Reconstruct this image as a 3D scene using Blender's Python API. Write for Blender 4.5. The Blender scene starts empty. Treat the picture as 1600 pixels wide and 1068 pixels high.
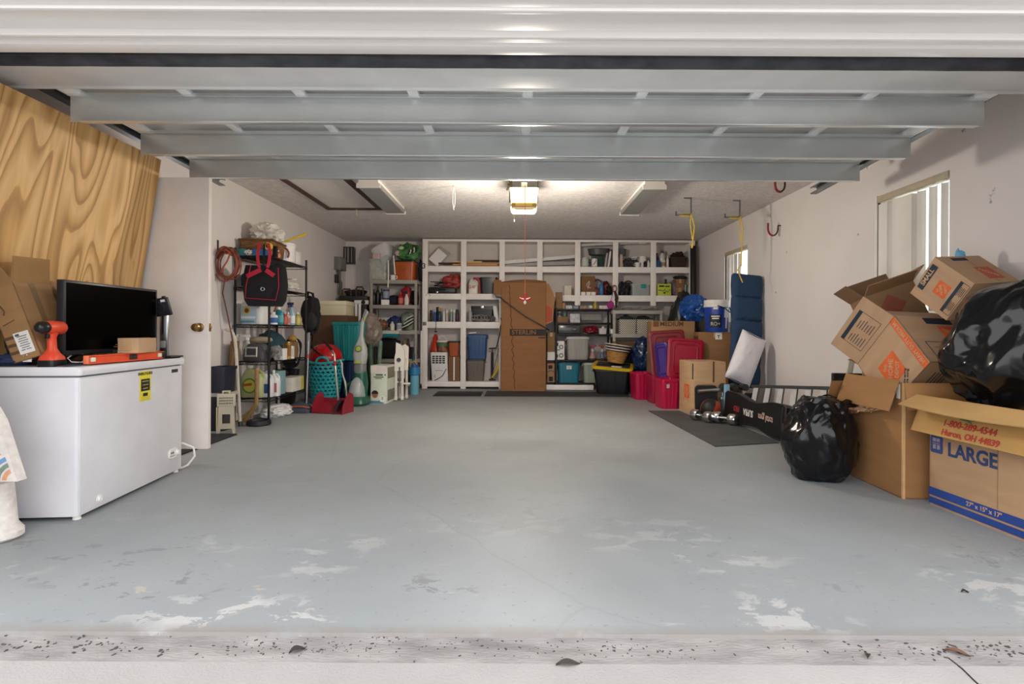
import bpy, math, random
from mathutils import Vector, Matrix, Euler, noise
import bmesh
scene = bpy.context.scene
PI = math.pi
rad = math.radians

# ---------------------------------------------------------------- camera, sky, exposure
cam_d = bpy.data.cameras.new('camera')
cam = bpy.data.objects.new('camera', cam_d)
scene.collection.objects.link(cam)
scene.camera = cam
cam_d.sensor_fit = 'HORIZONTAL'
cam_d.sensor_width = 36
cam_d.lens = 36 * 850 / 1600
cam_d.shift_x = -8 / 1600
cam_d.shift_y = -17 / 1600
cam_d.clip_start = 0.05
cam_d.clip_end = 200
cam.location = (0, 0, 1.0)
cam.rotation_euler = (rad(90), rad(-0.3), 0)

world = bpy.data.worlds.new('overcast_sky')
scene.world = world
world.use_nodes = True
wn = world.node_tree
bg = wn.nodes['Background']
bg.inputs['Color'].default_value = (0.985, 0.985, 1.0, 1)
bg.inputs['Strength'].default_value = 3.0
scene.view_settings.view_transform = 'Standard'
scene.view_settings.look = 'None'
scene.view_settings.gamma = 1.0
scene.view_settings.exposure = 0.0
scene.view_settings.use_curve_mapping = False
scene.cycles.diffuse_bounces = 8
scene.cycles.max_bounces = 14
LAMP_POWER = 112.0

# ---------------------------------------------------------------- helpers
C = scene.collection
rng = random.Random(7)

def lin(h):
    h = h.lstrip('#')
    c = [int(h[i:i + 2], 16) / 255 for i in (0, 2, 4)]
    return tuple(x / 12.92 if x <= .04045 else ((x + .055) / 1.055) ** 2.4 for x in c)

_mats = {}
def mat(hexc, rough=.6, metal=0., var=.07, scale=14., bump=0., bscale=None, stretch=(1, 1, 1), trans=0., alpha=1., emit=0., coat=0., name=None, ior=1.45):
    key = (hexc, rough, metal, var, scale, bump, bscale, stretch, trans, alpha, emit, coat, ior)
    if key in _mats: return _mats[key]
    m = bpy.data.materials.new(name or ('surface_' + hexc.strip('#')))
    m.use_nodes = True
    nt = m.node_tree; N = nt.nodes; L = nt.links
    b = N['Principled BSDF']
    c = lin(hexc)
    b.inputs['Roughness'].default_value = rough
    b.inputs['Metallic'].default_value = metal
    b.inputs['Transmission Weight'].default_value = trans
    b.inputs['Alpha'].default_value = alpha
    b.inputs['Coat Weight'].default_value = coat
    b.inputs['IOR'].default_value = ior
    tc = N.new('ShaderNodeTexCoord')
    mp = N.new('ShaderNodeMapping'); mp.inputs['Scale'].default_value = stretch
    L.new(tc.outputs['Object'], mp.inputs['Vector'])
    nz = N.new('ShaderNodeTexNoise'); nz.inputs['Scale'].default_value = scale; nz.inputs['Detail'].default_value = 5
    L.new(mp.outputs['Vector'], nz.inputs['Vector'])
    rp = N.new('ShaderNodeValToRGB')
    rp.color_ramp.elements[0].position = .3; rp.color_ramp.elements[1].position = .7
    rp.color_ramp.elements[0].color = (*[x * (1 - var) for x in c], 1)
    rp.color_ramp.elements[1].color = (*[min(1, x * (1 + var)) for x in c], 1)
    L.new(nz.outputs['Fac'], rp.inputs['Fac'])
    L.new(rp.outputs['Color'], b.inputs['Base Color'])
    if emit:
        L.new(rp.outputs['Color'], b.inputs['Emission Color']); b.inputs['Emission Strength'].default_value = emit
    if bump:
        n2 = N.new('ShaderNodeTexNoise'); n2.inputs['Scale'].default_value = bscale or scale * 4; n2.inputs['Detail'].default_value = 4
        L.new(mp.outputs['Vector'], n2.inputs['Vector'])
        bp = N.new('ShaderNodeBump'); bp.inputs['Strength'].default_value = bump; bp.inputs['Distance'].default_value = .01
        L.new(n2.outputs['Fac'], bp.inputs['Height']); L.new(bp.outputs['Normal'], b.inputs['Normal'])
    _mats[key] = m
    return m

def plastic(h, rough=.38): return mat(h, rough, var=.05, scale=8)
def paint(h, rough=.5): return mat(h, rough, var=.04, scale=6, bump=.05, bscale=60)
def cloth(h, rough=.9): return mat(h, rough, var=.12, scale=30, bump=.4, bscale=260)
def card(h='b08a62'): return mat(h, .82, var=.09, scale=3.2, bump=.12, bscale=40, stretch=(1, 1, 5))
def steel(h='c8cccd', rough=.3): return mat(h, rough, metal=1, var=.1, scale=9)
def clear(h='dfe4e2', alpha=.38, rough=.2): return mat(h, rough, var=.03, alpha=alpha)
def polybag(h='0b0c0f', rough=.16): return mat(h, rough, var=.2, scale=4, bump=.75, bscale=8)

class MB:
    def __init__(s, M=None): s.v = []; s.f = []; s.M = M or Matrix.Identity(4)
    def add(s, vs, fs, M=None):
        T = s.M @ M if M is not None else s.M
        k = len(s.v)
        s.v.extend([tuple(T @ Vector(p)) for p in vs])
        s.f.extend([tuple(i + k for i in f) for f in fs])
        return s
    def box(s, c, d, bev=0., M=None):
        x, y, z = (q / 2 for q in d)
        if bev <= 0:
            vs = [(c[0] + i * x, c[1] + j * y, c[2] + k * z) for i in (-1, 1) for j in (-1, 1) for k in (-1, 1)]
            return s.add(vs, [(0, 1, 3, 2), (4, 6, 7, 5), (0, 4, 5, 1), (2, 3, 7, 6), (0, 2, 6, 4), (1, 5, 7, 3)], M)
        bm = bmesh.new()
        bmesh.ops.create_cube(bm, size=1)
        for v in bm.verts: v.co = Vector((c[0] + v.co.x * d[0], c[1] + v.co.y * d[1], c[2] + v.co.z * d[2]))
        bmesh.ops.bevel(bm, geom=bm.edges[:], offset=min(bev, min(d) * .49), segments=2, affect='EDGES', profile=.5)
        bm.verts.index_update()
        s.add([v.co[:] for v in bm.verts], [[v.index for v in f.verts] for f in bm.faces], M)
        bm.free()
        return s
    def bx(s, x0, x1, y0, y1, z0, z1, bev=0., M=None):
        return s.box(((x0 + x1) / 2, (y0 + y1) / 2, (z0 + z1) / 2), (abs(x1 - x0), abs(y1 - y0), abs(z1 - z0)), bev, M)
    def cyl(s, p0, p1, r0, r1=None, n=12, M=None):
        r1 = r0 if r1 is None else r1
        p0 = Vector(p0); p1 = Vector(p1); d = (p1 - p0).normalized()
        a = d.orthogonal().normalized(); b = d.cross(a)
        vs = []
        for p, r in ((p0, r0), (p1, r1)):
            for i in range(n):
                t = 2 * PI * i / n
                vs.append(p + a * (r * math.cos(t)) + b * (r * math.sin(t)))
        fs = [(i, (i + 1) % n, n + (i + 1) % n, n + i) for i in range(n)]
        fs += [tuple(range(n - 1, -1, -1)), tuple(range(n, 2 * n))]
        return s.add(vs, fs, M)
    def lathe(s, prof, c=(0, 0, 0), n=18, sx=1., sy=1., M=None):
        vs = []; fs = []
        for r, z in prof:
            for i in range(n):
                t = 2 * PI * (i + .5) / n
                vs.append((c[0] + sx * r * math.cos(t), c[1] + sy * r * math.sin(t), c[2] + z))
        for j in range(len(prof) - 1):
            for i in range(n):
                k = (i + 1) % n
                fs.append((j * n + i, j * n + k, (j + 1) * n + k, (j + 1) * n + i))
        fs.append(tuple(range(n - 1, -1, -1)))
        fs.append(tuple((len(prof) - 1) * n + i for i in range(n)))
        return s.add(vs, fs, M)
    def loft(s, lev, k=4, c=(0, 0, 0), M=None, cap=True):
        """levels (width, depth, z, corner radius[, dx, dy]) skinned into one rounded-rectangle body"""
        vs = []; fs = []; n = 4 * (k + 1)
        for l in lev:
            w, d, z, r = l[:4]; ox, oy = (l[4], l[5]) if len(l) > 4 else (0, 0)
            r = min(r, w / 2 - 1e-4, d / 2 - 1e-4)
            for q, (sx, sy) in enumerate(((1, 1), (-1, 1), (-1, -1), (1, -1))):
                for i in range(k + 1):
                    t = PI / 2 * (q + i / k)
                    vs.append((c[0] + ox + sx * (w / 2 - r) + r * math.cos(t), c[1] + oy + sy * (d / 2 - r) + r * math.sin(t), c[2] + z))
        for j in range(len(lev) - 1):
            for i in range(n):
                m = (i + 1) % n
                fs.append((j * n + i, j * n + m, (j + 1) * n + m, (j + 1) * n + i))
        if cap:
            fs.append(tuple(range(n - 1, -1, -1)))
            fs.append(tuple((len(lev) - 1) * n + i for i in range(n)))
        return s.add(vs, fs, M)
    def tube(s, pts, r, n=7, closed=False, M=None):
        P = [Vector(p) for p in pts]; m = len(P); vs = []; fs = []
        rr = r if isinstance(r, (list, tuple)) else [r] * m
        a = None
        for i in range(m):
            if closed: t = P[(i + 1) % m] - P[i - 1]
            else: t = P[min(i + 1, m - 1)] - P[max(i - 1, 0)]
            t.normalize()
            if a is None: a = t.orthogonal().normalized()
            a = (a - t * a.dot(t)); a = a.normalized() if a.length > 1e-6 else t.orthogonal().normalized()
            b = t.cross(a)
            for j in range(n):
                q = 2 * PI * j / n
                vs.append(P[i] + (a * math.cos(q) + b * math.sin(q)) * rr[i])
        for i in range(m if closed else m - 1):
            k = (i + 1) % m
            for j in range(n):
                l = (j + 1) % n
                fs.append((i * n + j, i * n + l, k * n + l, k * n + j))
        if not closed: fs += [tuple(range(n - 1, -1, -1)), tuple((m - 1) * n + j for j in range(n))]
        return s.add(vs, fs, M)
    def prism(s, poly, t, M=None):
        """polygon in local XY extruded 0..t along local Z"""
        n = len(poly)
        vs = [(x, y, 0) for x, y in poly] + [(x, y, t) for x, y in poly]
        fs = [tuple(range(n - 1, -1, -1)), tuple(range(n, 2 * n))] + [(i, (i + 1) % n, n + (i + 1) % n, n + i) for i in range(n)]
        return s.add(vs, fs, M)
    def blob(s, c, R, amp=.1, freq=2.5, seed=0, sub=4, floor=None, ridge=False, M=None, sq=1.0, fine=0.):
        bm = bmesh.new(); bmesh.ops.create_icosphere(bm, subdivisions=sub, radius=1)
        off = Vector((seed * 3.7, seed * 1.3, -seed * 2.1)); vs = []
        for v in bm.verts:
            u = v.co.normalized(); q = u * freq + off
            if ridge:
                h = sum((1 - abs(noise.noise(q * 2 ** o + Vector((o * 9, 0, 0)))) * 2.2) * .55 ** o for o in range(3)) / 1.8 - .45
            else: h = noise.noise(q) + .5 * noise.noise(q * 2.1)
            if fine: h += fine * noise.noise(q * 5)
            k = 1 + amp * h
            p = Vector([math.copysign(abs(x) ** sq, x) for x in u]) * k if sq != 1.0 else u * k
            p = Vector((c[0] + p.x * R[0], c[1] + p.y * R[1], c[2] + p.z * R[2]))
            if floor is not None and p.z < floor: p.z = floor + .004 * (p.z - floor)
            vs.append(p)
        bm.verts.index_update()
        s.add(vs, [[v.index for v in f.verts] for f in bm.faces], M); bm.free()
        return s
    def sheet(s, fn, nu, nv, t=.003, M=None):
        """fn(u,v)->point; a surface of thickness t"""
        P = [[Vector(fn(i / nu, j / nv)) for j in range(nv + 1)] for i in range(nu + 1)]
        Nn = [[None] * (nv + 1) for _ in range(nu + 1)]
        for i in range(nu + 1):
            for j in range(nv + 1):
                a = P[min(i + 1, nu)][j] - P[max(i - 1, 0)][j]; b = P[i][min(j + 1, nv)] - P[i][max(j - 1, 0)]
                Nn[i][j] = a.cross(b).normalized()
        vs = [P[i][j] for i in range(nu + 1) for j in range(nv + 1)] + [P[i][j] + Nn[i][j] * t for i in range(nu + 1) for j in range(nv + 1)]
        w = nv + 1; o = (nu + 1) * w; fs = []
        for i in range(nu):
            for j in range(nv):
                a, b, c, d = i * w + j, (i + 1) * w + j, (i + 1) * w + j + 1, i * w + j + 1
                fs += [(a, d, c, b), (a + o, b + o, c + o, d + o)]
        rim = [i * w for i in range(nu + 1)] + [nu * w + j for j in range(1, nv + 1)] + [i * w + nv for i in range(nu - 1, -1, -1)] + [j for j in range(nv - 1, 0, -1)]
        for q in range(len(rim)):
            a, b = rim[q], rim[(q + 1) % len(rim)]
            fs.append((a, b, b + o, a + o))
        return s.add(vs, fs, M)

def obj(name, mb, m, parent=None, label=None, ang=38, kind=None):
    me = bpy.data.meshes.new(name)
    me.from_pydata(mb.v, [], mb.f)
    me.polygons.foreach_set('use_smooth', [True] * len(me.polygons))
    me.set_sharp_from_angle(angle=rad(ang))
    me.materials.append(m)
    o = bpy.data.objects.new(name, me); C.objects.link(o)
    if parent is not None: o.parent = parent
    if label: o['label'] = label
    if kind: o['kind'] = kind
    return o

def tag(o, label, cat, group=None):
    o['label'] = label; o['category'] = cat
    if group: o['group'] = group
    return o

def thing(name, label, cat, loc=(0, 0, 0), rz=0., group=None, rot=None):
    o = bpy.data.objects.new(name, None); C.objects.link(o)
    o.empty_display_size = .05
    o.location = loc; o.rotation_euler = rot if rot else (0, 0, rz)
    return tag(o, label, cat, group)

def struct(name, mb, m, parent=None):
    o = obj(name, mb, m, parent)
    if parent is None: o['kind'] = 'structure'
    return o

def sroot(name, loc=(0, 0, 0), rz=0.):
    o = bpy.data.objects.new(name, None); C.objects.link(o); o.location = loc; o.rotation_euler = (0, 0, rz); o['kind'] = 'structure'
    return o

def fm(o, x, y):
    x = Vector(x).normalized(); y = Vector(y).normalized(); z = x.cross(y).normalized()
    return Matrix(((x.x, y.x, z.x, o[0]), (x.y, y.y, z.y, o[1]), (x.z, y.z, z.z, o[2]), (0, 0, 0, 1)))
def front(x, y, z): return fm((x, y, z), (1, 0, 0), (0, 0, 1))          # a print that faces -Y
def leftf(x, y, z): return fm((x, y, z), (0, -1, 0), (0, 0, 1))         # a print that faces -X
def rightf(x, y, z): return fm((x, y, z), (0, 1, 0), (0, 0, 1))         # a print that faces +X

def lettering(parent, s, size, m, M, bold=.0, name='lettering', align='CENTER', sx=1., shear=0., line=.9):
    cu = bpy.data.curves.new('tmp', 'FONT')
    cu.body = s; cu.size = size; cu.align_x = align; cu.align_y = 'CENTER'
    cu.extrude = .0006; cu.offset = bold; cu.resolution_u = 3; cu.shear = shear; cu.space_line = line
    t = bpy.data.objects.new('tmp', cu); C.objects.link(t)
    dg = bpy.context.evaluated_depsgraph_get(); dg.update()
    me = bpy.data.meshes.new_from_object(t.evaluated_get(dg))
    bpy.data.objects.remove(t); bpy.data.curves.remove(cu)
    S = Matrix.Diagonal((sx, 1, 1, 1))
    me.transform(M @ S); me.name = name
    me.materials.clear(); me.materials.append(m)
    o = bpy.data.objects.new(name, me); C.objects.link(o); o.parent = parent
    return o

def plate(parent, name, w, h, m, M, t=.0012, off=(0, 0)):
    return obj(name, MB().box((off[0], off[1], t / 2), (w, h, t), 0, M), m, parent)

F_, CX_, CY_ = 850., 808., 517.
def X(px, d): return (px - CX_) * d / F_
def Z(py, d): return 1.0 - (py - CY_) * d / F_
def arc(cx, cy, r, a0, a1, n): return [(cx + r * math.cos(a0 + (a1 - a0) * i / n), cy + r * math.sin(a0 + (a1 - a0) * i / n)) for i in range(n + 1)]

# ---------------------------------------------------------------- shared materials
WHITE = paint('e6e2de'); BLACKP = plastic('141416', .4); BLACKM = mat('101113', .45, metal=.4)
CARD = card('a98664'); CARD_D = card('8e6c4b'); CARD_L = card('bd9a76'); TAPE = mat('b89668', .3, var=.05)
GALV = mat('b9c2c4', .34, metal=.9, var=.16, scale=5, bump=.05, bscale=30, stretch=(.6, 2, 2), name='galvanised_steel')
CHROME = steel('d8dadb', .12); GREYP = plastic('8a8b8c'); ORANGE_INK = mat('d2602c', .75, var=.08); NAVY_INK = mat('23303f', .75, var=.1)
RED_INK = mat('a5342a', .75); INK = mat('222222', .7); PAPER = mat('e8e6e1', .8, var=.03); BLUE_INK = mat('1f3f86', .7)
# ================================================================ the room
XL, XR, YB, ZC = -3.09, 3.15, 9.8, 2.6

def wall_mat(name, h, spots=True):
    m = bpy.data.materials.new(name); m.use_nodes = True
    nt = m.node_tree; N = nt.nodes; L = nt.links; b = N['Principled BSDF']; b.inputs['Roughness'].default_value = .75
    tc = N.new('ShaderNodeTexCoord'); c = lin(h)
    n1 = N.new('ShaderNodeTexNoise'); n1.inputs['Scale'].default_value = 1.3; n1.inputs['Detail'].default_value = 6
    L.new(tc.outputs['Object'], n1.inputs['Vector'])
    r1 = N.new('ShaderNodeValToRGB'); r1.color_ramp.elements[0].position = .3; r1.color_ramp.elements[1].position = .7
    r1.color_ramp.elements[0].color = (*[x * .93 for x in c], 1); r1.color_ramp.elements[1].color = (*c, 1)
    L.new(n1.outputs['Fac'], r1.inputs['Fac'])
    n2 = N.new('ShaderNodeTexNoise'); n2.inputs['Scale'].default_value = 9; n2.inputs['Detail'].default_value = 3
    L.new(tc.outputs['Object'], n2.inputs['Vector'])
    r2 = N.new('ShaderNodeValToRGB'); r2.color_ramp.elements[0].position = .745; r2.color_ramp.elements[1].position = .775
    L.new(n2.outputs['Fac'], r2.inputs['Fac'])
    mx = N.new('ShaderNodeMix'); mx.data_type = 'RGBA'
    mx.inputs['B'].default_value = (*[x * .45 for x in c], 1)
    L.new(r2.outputs['Color'], mx.inputs['Factor']); L.new(r1.outputs['Color'], mx.inputs['A'])
    L.new(mx.outputs['Result'], b.inputs['Base Color'])
    n3 = N.new('ShaderNodeTexNoise'); n3.inputs['Scale'].default_value = 45
    L.new(tc.outputs['Object'], n3.inputs['Vector'])
    bp = N.new('ShaderNodeBump'); bp.inputs['Strength'].default_value = .12; bp.inputs['Distance'].default_value = .01
    L.new(n3.outputs['Fac'], bp.inputs['Height']); L.new(bp.outputs['Normal'], b.inputs['Normal'])
    return m
WALL = wall_mat('painted_wall', 'e4ddda')

def ceiling_mat():
    m = bpy.data.materials.new('knockdown_ceiling'); m.use_nodes = True
    nt = m.node_tree; N = nt.nodes; L = nt.links; b = N['Principled BSDF']; b.inputs['Roughness'].default_value = .85
    tc = N.new('ShaderNodeTexCoord'); c = lin('e0dad6')
    n1 = N.new('ShaderNodeTexNoise'); n1.inputs['Scale'].default_value = 24; n1.inputs['Detail'].default_value = 3
    L.new(tc.outputs['Object'], n1.inputs['Vector'])
    r1 = N.new('ShaderNodeValToRGB'); r1.color_ramp.elements[0].position = .42; r1.color_ramp.elements[1].position = .6
    r1.color_ramp.elements[0].color = (*[x * .86 for x in c], 1); r1.color_ramp.elements[1].color = (*c, 1)
    L.new(n1.outputs['Fac'], r1.inputs['Fac']); L.new(r1.outputs['Color'], b.inputs['Base Color'])
    bp = N.new('ShaderNodeBump'); bp.inputs['Strength'].default_value = .5; bp.inputs['Distance'].default_value = .012
    L.new(r1.outputs['Color'], bp.inputs['Height']); L.new(bp.outputs['Normal'], b.inputs['Normal'])
    return m

def floor_mat():
    m = bpy.data.materials.new('painted_concrete_floor'); m.use_nodes = True
    nt = m.node_tree; N = nt.nodes; L = nt.links; b = N['Principled BSDF']
    tc = N.new('ShaderNodeTexCoord'); P = tc.outputs['Object']
    def nz(s, d=6, st=(1, 1, 1), dist=0., off=(0, 0, 0)):
        mp = N.new('ShaderNodeMapping'); mp.inputs['Scale'].default_value = st; mp.inputs['Location'].default_value = off
        L.new(P, mp.inputs['Vector'])
        n = N.new('ShaderNodeTexNoise'); n.inputs['Scale'].default_value = s; n.inputs['Detail'].default_value = d; n.inputs['Distortion'].default_value = dist; n.inputs['Roughness'].default_value = .5 if d < 8 else .68
        L.new(mp.outputs['Vector'], n.inputs['Vector']); return n.outputs['Fac']
    def ramp(f, a, z, c0=(0, 0, 0, 1), c1=(1, 1, 1, 1)):
        r = N.new('ShaderNodeValToRGB'); r.color_ramp.elements[0].position = a; r.color_ramp.elements[1].position = z
        r.color_ramp.elements[0].color = c0; r.color_ramp.elements[1].color = c1; L.new(f, r.inputs['Fac']); return r.outputs['Color']
    def mul(a, c, op='MULTIPLY'):
        q = N.new('ShaderNodeMath'); q.operation = op
        for i, x in enumerate((a, c)):
            if isinstance(x, (int, float)): q.inputs[i].default_value = x
            else: L.new(x, q.inputs[i])
        return q.outputs[0]
    def mix(f, A, Bc):
        q = N.new('ShaderNodeMix'); q.data_type = 'RGBA'; L.new(f, q.inputs['Factor']); L.new(A, q.inputs['A'])
        if isinstance(Bc, tuple): q.inputs['B'].default_value = Bc
        else: L.new(Bc, q.inputs['B'])
        return q.outputs['Result']
    sx = N.new('ShaderNodeSeparateXYZ'); L.new(P, sx.inputs[0])
    y = sx.outputs['Y']
    def mr(v, a, z, t0=0., t1=1.):
        q = N.new('ShaderNodeMapRange'); L.new(v, q.inputs[0])
        for i, x in zip((1, 2, 3, 4), (a, z, t0, t1)): q.inputs[i].default_value = x
        return q.outputs[0]
    base = ramp(nz(.9), .3, .7, (*lin('8a8f92'), 1), (*lin('9ca2a5'), 1))
    base = mix(mul(ramp(nz(2.2, 12), .4, .65), .6), base, (*lin('989999'), 1))
    wear = mr(y, 3.9, 1.9)                                          # paint is worn where cars cross the threshold
    # bare pale patches, dark stains, pale scuffs, scratches
    pat = mul(mul(ramp(nz(5.2, 12, (1, 1.5, 1), .35), .535, .555), ramp(nz(1.15, 4, (1, 1.3, 1), .3, (2.2, .4, 0)), .50, .60)), mr(y, 3.1, 2.0, .12, .9))
    base = mix(pat, base, (*lin('b6b6b4'), 1))
    pin = mul(ramp(nz(3.6, 9, (1, 1.6, 1), .4, (5, 2, 0)), .64, .67), mr(y, 2.6, 2.0, 0., .8))
    base = mix(pin, base, (*lin('b7a99d'), 1))
    st = mul(mul(ramp(nz(6.3, 10, (1, 1.4, 1), .4, (3, 9, 0)), .575, .60), ramp(nz(1.0, 3, (1, 1.3, 1), .3, (7.1, 2.4, 0)), .52, .60)), mr(y, 3.2, 2.1, .15, .7))
    base = mix(st, base, (*lin('76787a'), 1))
    big = mul(ramp(nz(.55, 5, (1, .7, 1), 1.0, (1.7, 4.1, 0)), .56, .72), .35)
    base = mix(big, base, (*lin('7f8283'), 1))
    scr = mul(ramp(nz(5, 9, (.5, 3, 1), .8), .66, .69), .35)
    base = mix(scr, base, (*lin('c0c1c0'), 1))
    spk = ramp(nz(38, 5), .64, .70)
    base = mix(mul(spk, .55), base, (*lin('7b7d7e'), 1))
    # fine cracks
    w = N.new('ShaderNodeTexVoronoi'); w.feature = 'DISTANCE_TO_EDGE'; w.inputs['Scale'].default_value = .42
    wmp = N.new('ShaderNodeMix'); wmp.data_type = 'RGBA'; wmp.inputs['Factor'].default_value = .12
    n9 = N.new('ShaderNodeTexNoise'); n9.inputs['Scale'].default_value = 3; n9.inputs['Detail'].default_value = 8
    L.new(P, n9.inputs['Vector']); L.new(P, wmp.inputs['A']); L.new(n9.outputs['Color'], wmp.inputs['B']); L.new(wmp.outputs['Result'], w.inputs['Vector'])
    cr = ramp(w.outputs['Distance'], .0, .0035, (1, 1, 1, 1), (0, 0, 0, 1))
    base = mix(mul(cr, .18), base, (*lin('6f7274'), 1))
    edge = mr(y, 1.86, 1.795)
    base = mix(mul(edge, ramp(nz(6, 10), .25, .5)), base, (*lin('8b8682'), 1))
    L.new(base, b.inputs['Base Color'])
    ro = mul(nz(2.2), .35); ro = mul(ro, .36, 'ADD'); ro = mul(ro, mul(pat, .25), 'ADD')
    L.new(ro, b.inputs['Roughness']); b.inputs['Specular IOR Level'].default_value = .38
    bp = N.new('ShaderNodeBump'); bp.inputs['Strength'].default_value = .12; bp.inputs['Distance'].default_value = .01
    L.new(nz(14, 8), bp.inputs['Height']); L.new(bp.outputs['Normal'], b.inputs['Normal'])
    return m

FLOOR = floor_mat()
f = MB(); f.add([(XL - .1, 1.80, .0), (XR + .1, 1.80, 0), (XR + .1, YB + .1, 0), (XL - .1, YB + .1, 0), (XL - .1, 1.792, -.05), (XR + .1, 1.792, -.05), (XR + .1, YB + .1, -.15), (XL - .1, YB + .1, -.15)],
      [(0, 1, 2, 3), (4, 5, 1, 0), (7, 6, 5, 4), (1, 5, 6, 2), (0, 3, 7, 4), (2, 6, 7, 3)])
struct('floor', f, FLOOR)
ROUGHC = mat('8f8c8a', .95, var=.28, scale=9, bump=.5, bscale=70, stretch=(.6, 1.5, 1))
struct('trim_1', MB().bx(-3.6, 3.6, 1.66, 1.80, -.12, -.013), ROUGHC)          # rough strip of concrete before the slab
DRIVE = mat('a19e9c', .85, var=.08, scale=3, bump=.3, bscale=120)
dr = MB()
dr.bx(-9, 9, -16, 1.68, -.2, -.014)
struct('floor_driveway', dr, DRIVE)

# walls: each with its openings left out
w = MB()
for a in ((XL - .15, XL, 1.86, 4.12, 0, ZC), (XL - .15, XL, 4.94, YB + .15, 0, ZC), (XL - .15, XL, 4.12, 4.94, 2.14, ZC), (XL - .15, XL, 4.12, 4.94, 0, .1)): w.bx(*a)
struct('wall_left', w, WALL)
W1 = (3.97, 4.76, 1.15, 2.19); W2 = (7.45, 8.25, 1.15, 2.20)
w = MB()
for a in ((1.86, W1[0], 0, ZC), (W1[1], W2[0], 0, ZC), (W2[1], YB + .15, 0, ZC), (W1[0], W1[1], 0, W1[2]), (W1[0], W1[1], W1[3], ZC), (W2[0], W2[1], 0, W2[2]), (W2[0], W2[1], W2[3], ZC)):
    w.bx(XR, XR + .15, *a)
struct('wall_right', w, WALL)
w = MB().bx(XL, XR, YB, YB + .15, 0, ZC); w.bx(XL + .0, -1.62, YB - .015, YB, 0, 2.42)
struct('wall_back', w, WALL)
struct('ceiling', MB().bx(XL - .15, XR + .15, 1.86, YB + .15, ZC, ZC + .12), ceiling_mat())
STUCCO = mat('dad6cf', .85, bump=.3, bscale=60)
w = MB()
w.bx(XL - 1.2, -2.47, 1.86, 2.24, -.1, ZC + .6); w.bx(2.47, XR + 1.2, 1.86, 2.24, -.1, ZC + .6); w.bx(-2.47, 2.47, 1.88, 2.24, 2.16, ZC + .6)
struct('wall_front', w, STUCCO)
ALU = mat('f0eeec', .3, metal=.0, var=.03, scale=3, bump=.03, bscale=20, stretch=(.2, 3, 3), coat=.3)
# capped header: flats, ridges and a lip
hb = MB()
for y0, y1, z0 in ((1.80, 1.876, 2.115), (1.876, 1.90, 2.105), (1.90, 2.06, 2.135), (2.06, 2.085, 2.112), (2.085, 2.145, 2.135), (2.145, 2.215, 2.122), (2.215, 2.235, 2.136)):
    hb.bx(-2.6, 2.6, y0, y1, z0, 2.17, .004)
struct('trim_2', hb, ALU)
for sx in (-1, 1):
    jb = MB(); jb.bx(sx * 2.47, sx * 2.45, 1.84, 2.24, -.02, 2.13, .003); jb.bx(sx * 2.45, sx * 2.43, 2.10, 2.16, -.02, 2.13, .003)
    struct('trim_3' if sx < 0 else 'trim_4', jb, ALU)

# step and door to the house, open into the garage
CASING = paint('e3dcd5')
d = sroot('door_1', (-2.90, 4.05, 0))
DOORM = paint('e6ddd6', .42)
MB_ = MB().bx(-.19, .613, -.02, .02, .115, 2.125, .003); obj('door_slab', MB_, DOORM, d)
BRASS = mat('9a7a4e', .32, metal=.85)
for sy, nm in ((-1, 'door_knob'), (1, 'door_knob')):
    obj(nm, MB().lathe([(.0, 0), (.033, 0), (.033, .006), (.012, .012), (.012, .03), (.024, .036), (.031, .05), (.027, .064), (.0, .068)], n=20, M=fm((.548, sy * .02, 1.015), (1, 0, 0), (0, 0, -sy))), BRASS, d, label='dark brass round knob')
obj('latch', MB().bx(.6125, .615, -.013, .013, .985, 1.045, .001).bx(.615, .623, -.007, .007, 1.004, 1.026, .002), BRASS, d)
for z in (.35, 1.1, 1.9): obj('hinge', MB().bx(-.20, -.188, -.03, -.018, z, z + .09).cyl((-.192, -.026, z), (-.192, -.026, z + .09), .006), BRASS, d)
tr = MB(); tr.bx(XL, XL + .015, 4.94, 5.01, .1, 2.21, .003); tr.bx(XL, XL + .015, 4.12, 4.94, 2.14, 2.21, .003); tr.bx(XL - .15, XL, 4.925, 4.94, .1, 2.14)
struct('trim_5', tr, CASING)
struct('trim_6', MB().bx(XL - .15, XL + .02, 4.12, 4.94, .1, .115, .004), mat('7d7267', .5))
struct('wall_hall', MB().bx(XL - 1.2, XL - 1.1, 3.2, 6, 0, 2.6), WALL)

# windows with corrugated storm panels leaning in them
SLATM = mat('e7e3dc', .45, var=.05, scale=4, bump=.06); TANM = mat('b9ad93', .55, var=.08)
GLASS = mat('eaf3f3', .03, var=0, trans=1., ior=1.1)
def window(nm, y0, y1, z0, z1, cuts):
    r = sroot(nm, (XR, 0, 0))
    fr = MB()
    for a in ((y0, y0 + .03, z0, z1), (y1 - .03, y1, z0, z1), (y0, y1, z0, z0 + .03), (y0, y1, z1 - .03, z1)): fr.bx(.09, .13, *a, .003)
    obj('window_frame', fr, mat('cfc8ba', .5), r)
    obj('glass_pane', MB().bx(.108, .112, y0 + .03, y1 - .03, z0 + .03, z1 - .03), GLASS, r)
    obj('head_rail', MB().bx(-.012, .05, y0, y1, z1 - .055, z1, .004), TANM, r)
    obj('side_strip', MB().bx(-.010, .03, y1, y1 + .025, z0, z1 + .01, .003), WHITE, r)
    for ya, yb, dx in cuts:                                    # one vertical panel fold each
        A = y1 + (y0 - y1) * ya; Bq = y1 + (y0 - y1) * yb
        def fn(u, v): 
            y = A + (Bq - A) * u
            return (.008 + dx * math.sin(u * PI) , y, z0 + .02 + (z1 - .07 - z0 - .02) * v)
        obj('shutter_slat', MB().sheet(fn, 6, 1, .003), SLATM, r)
    return r
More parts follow.
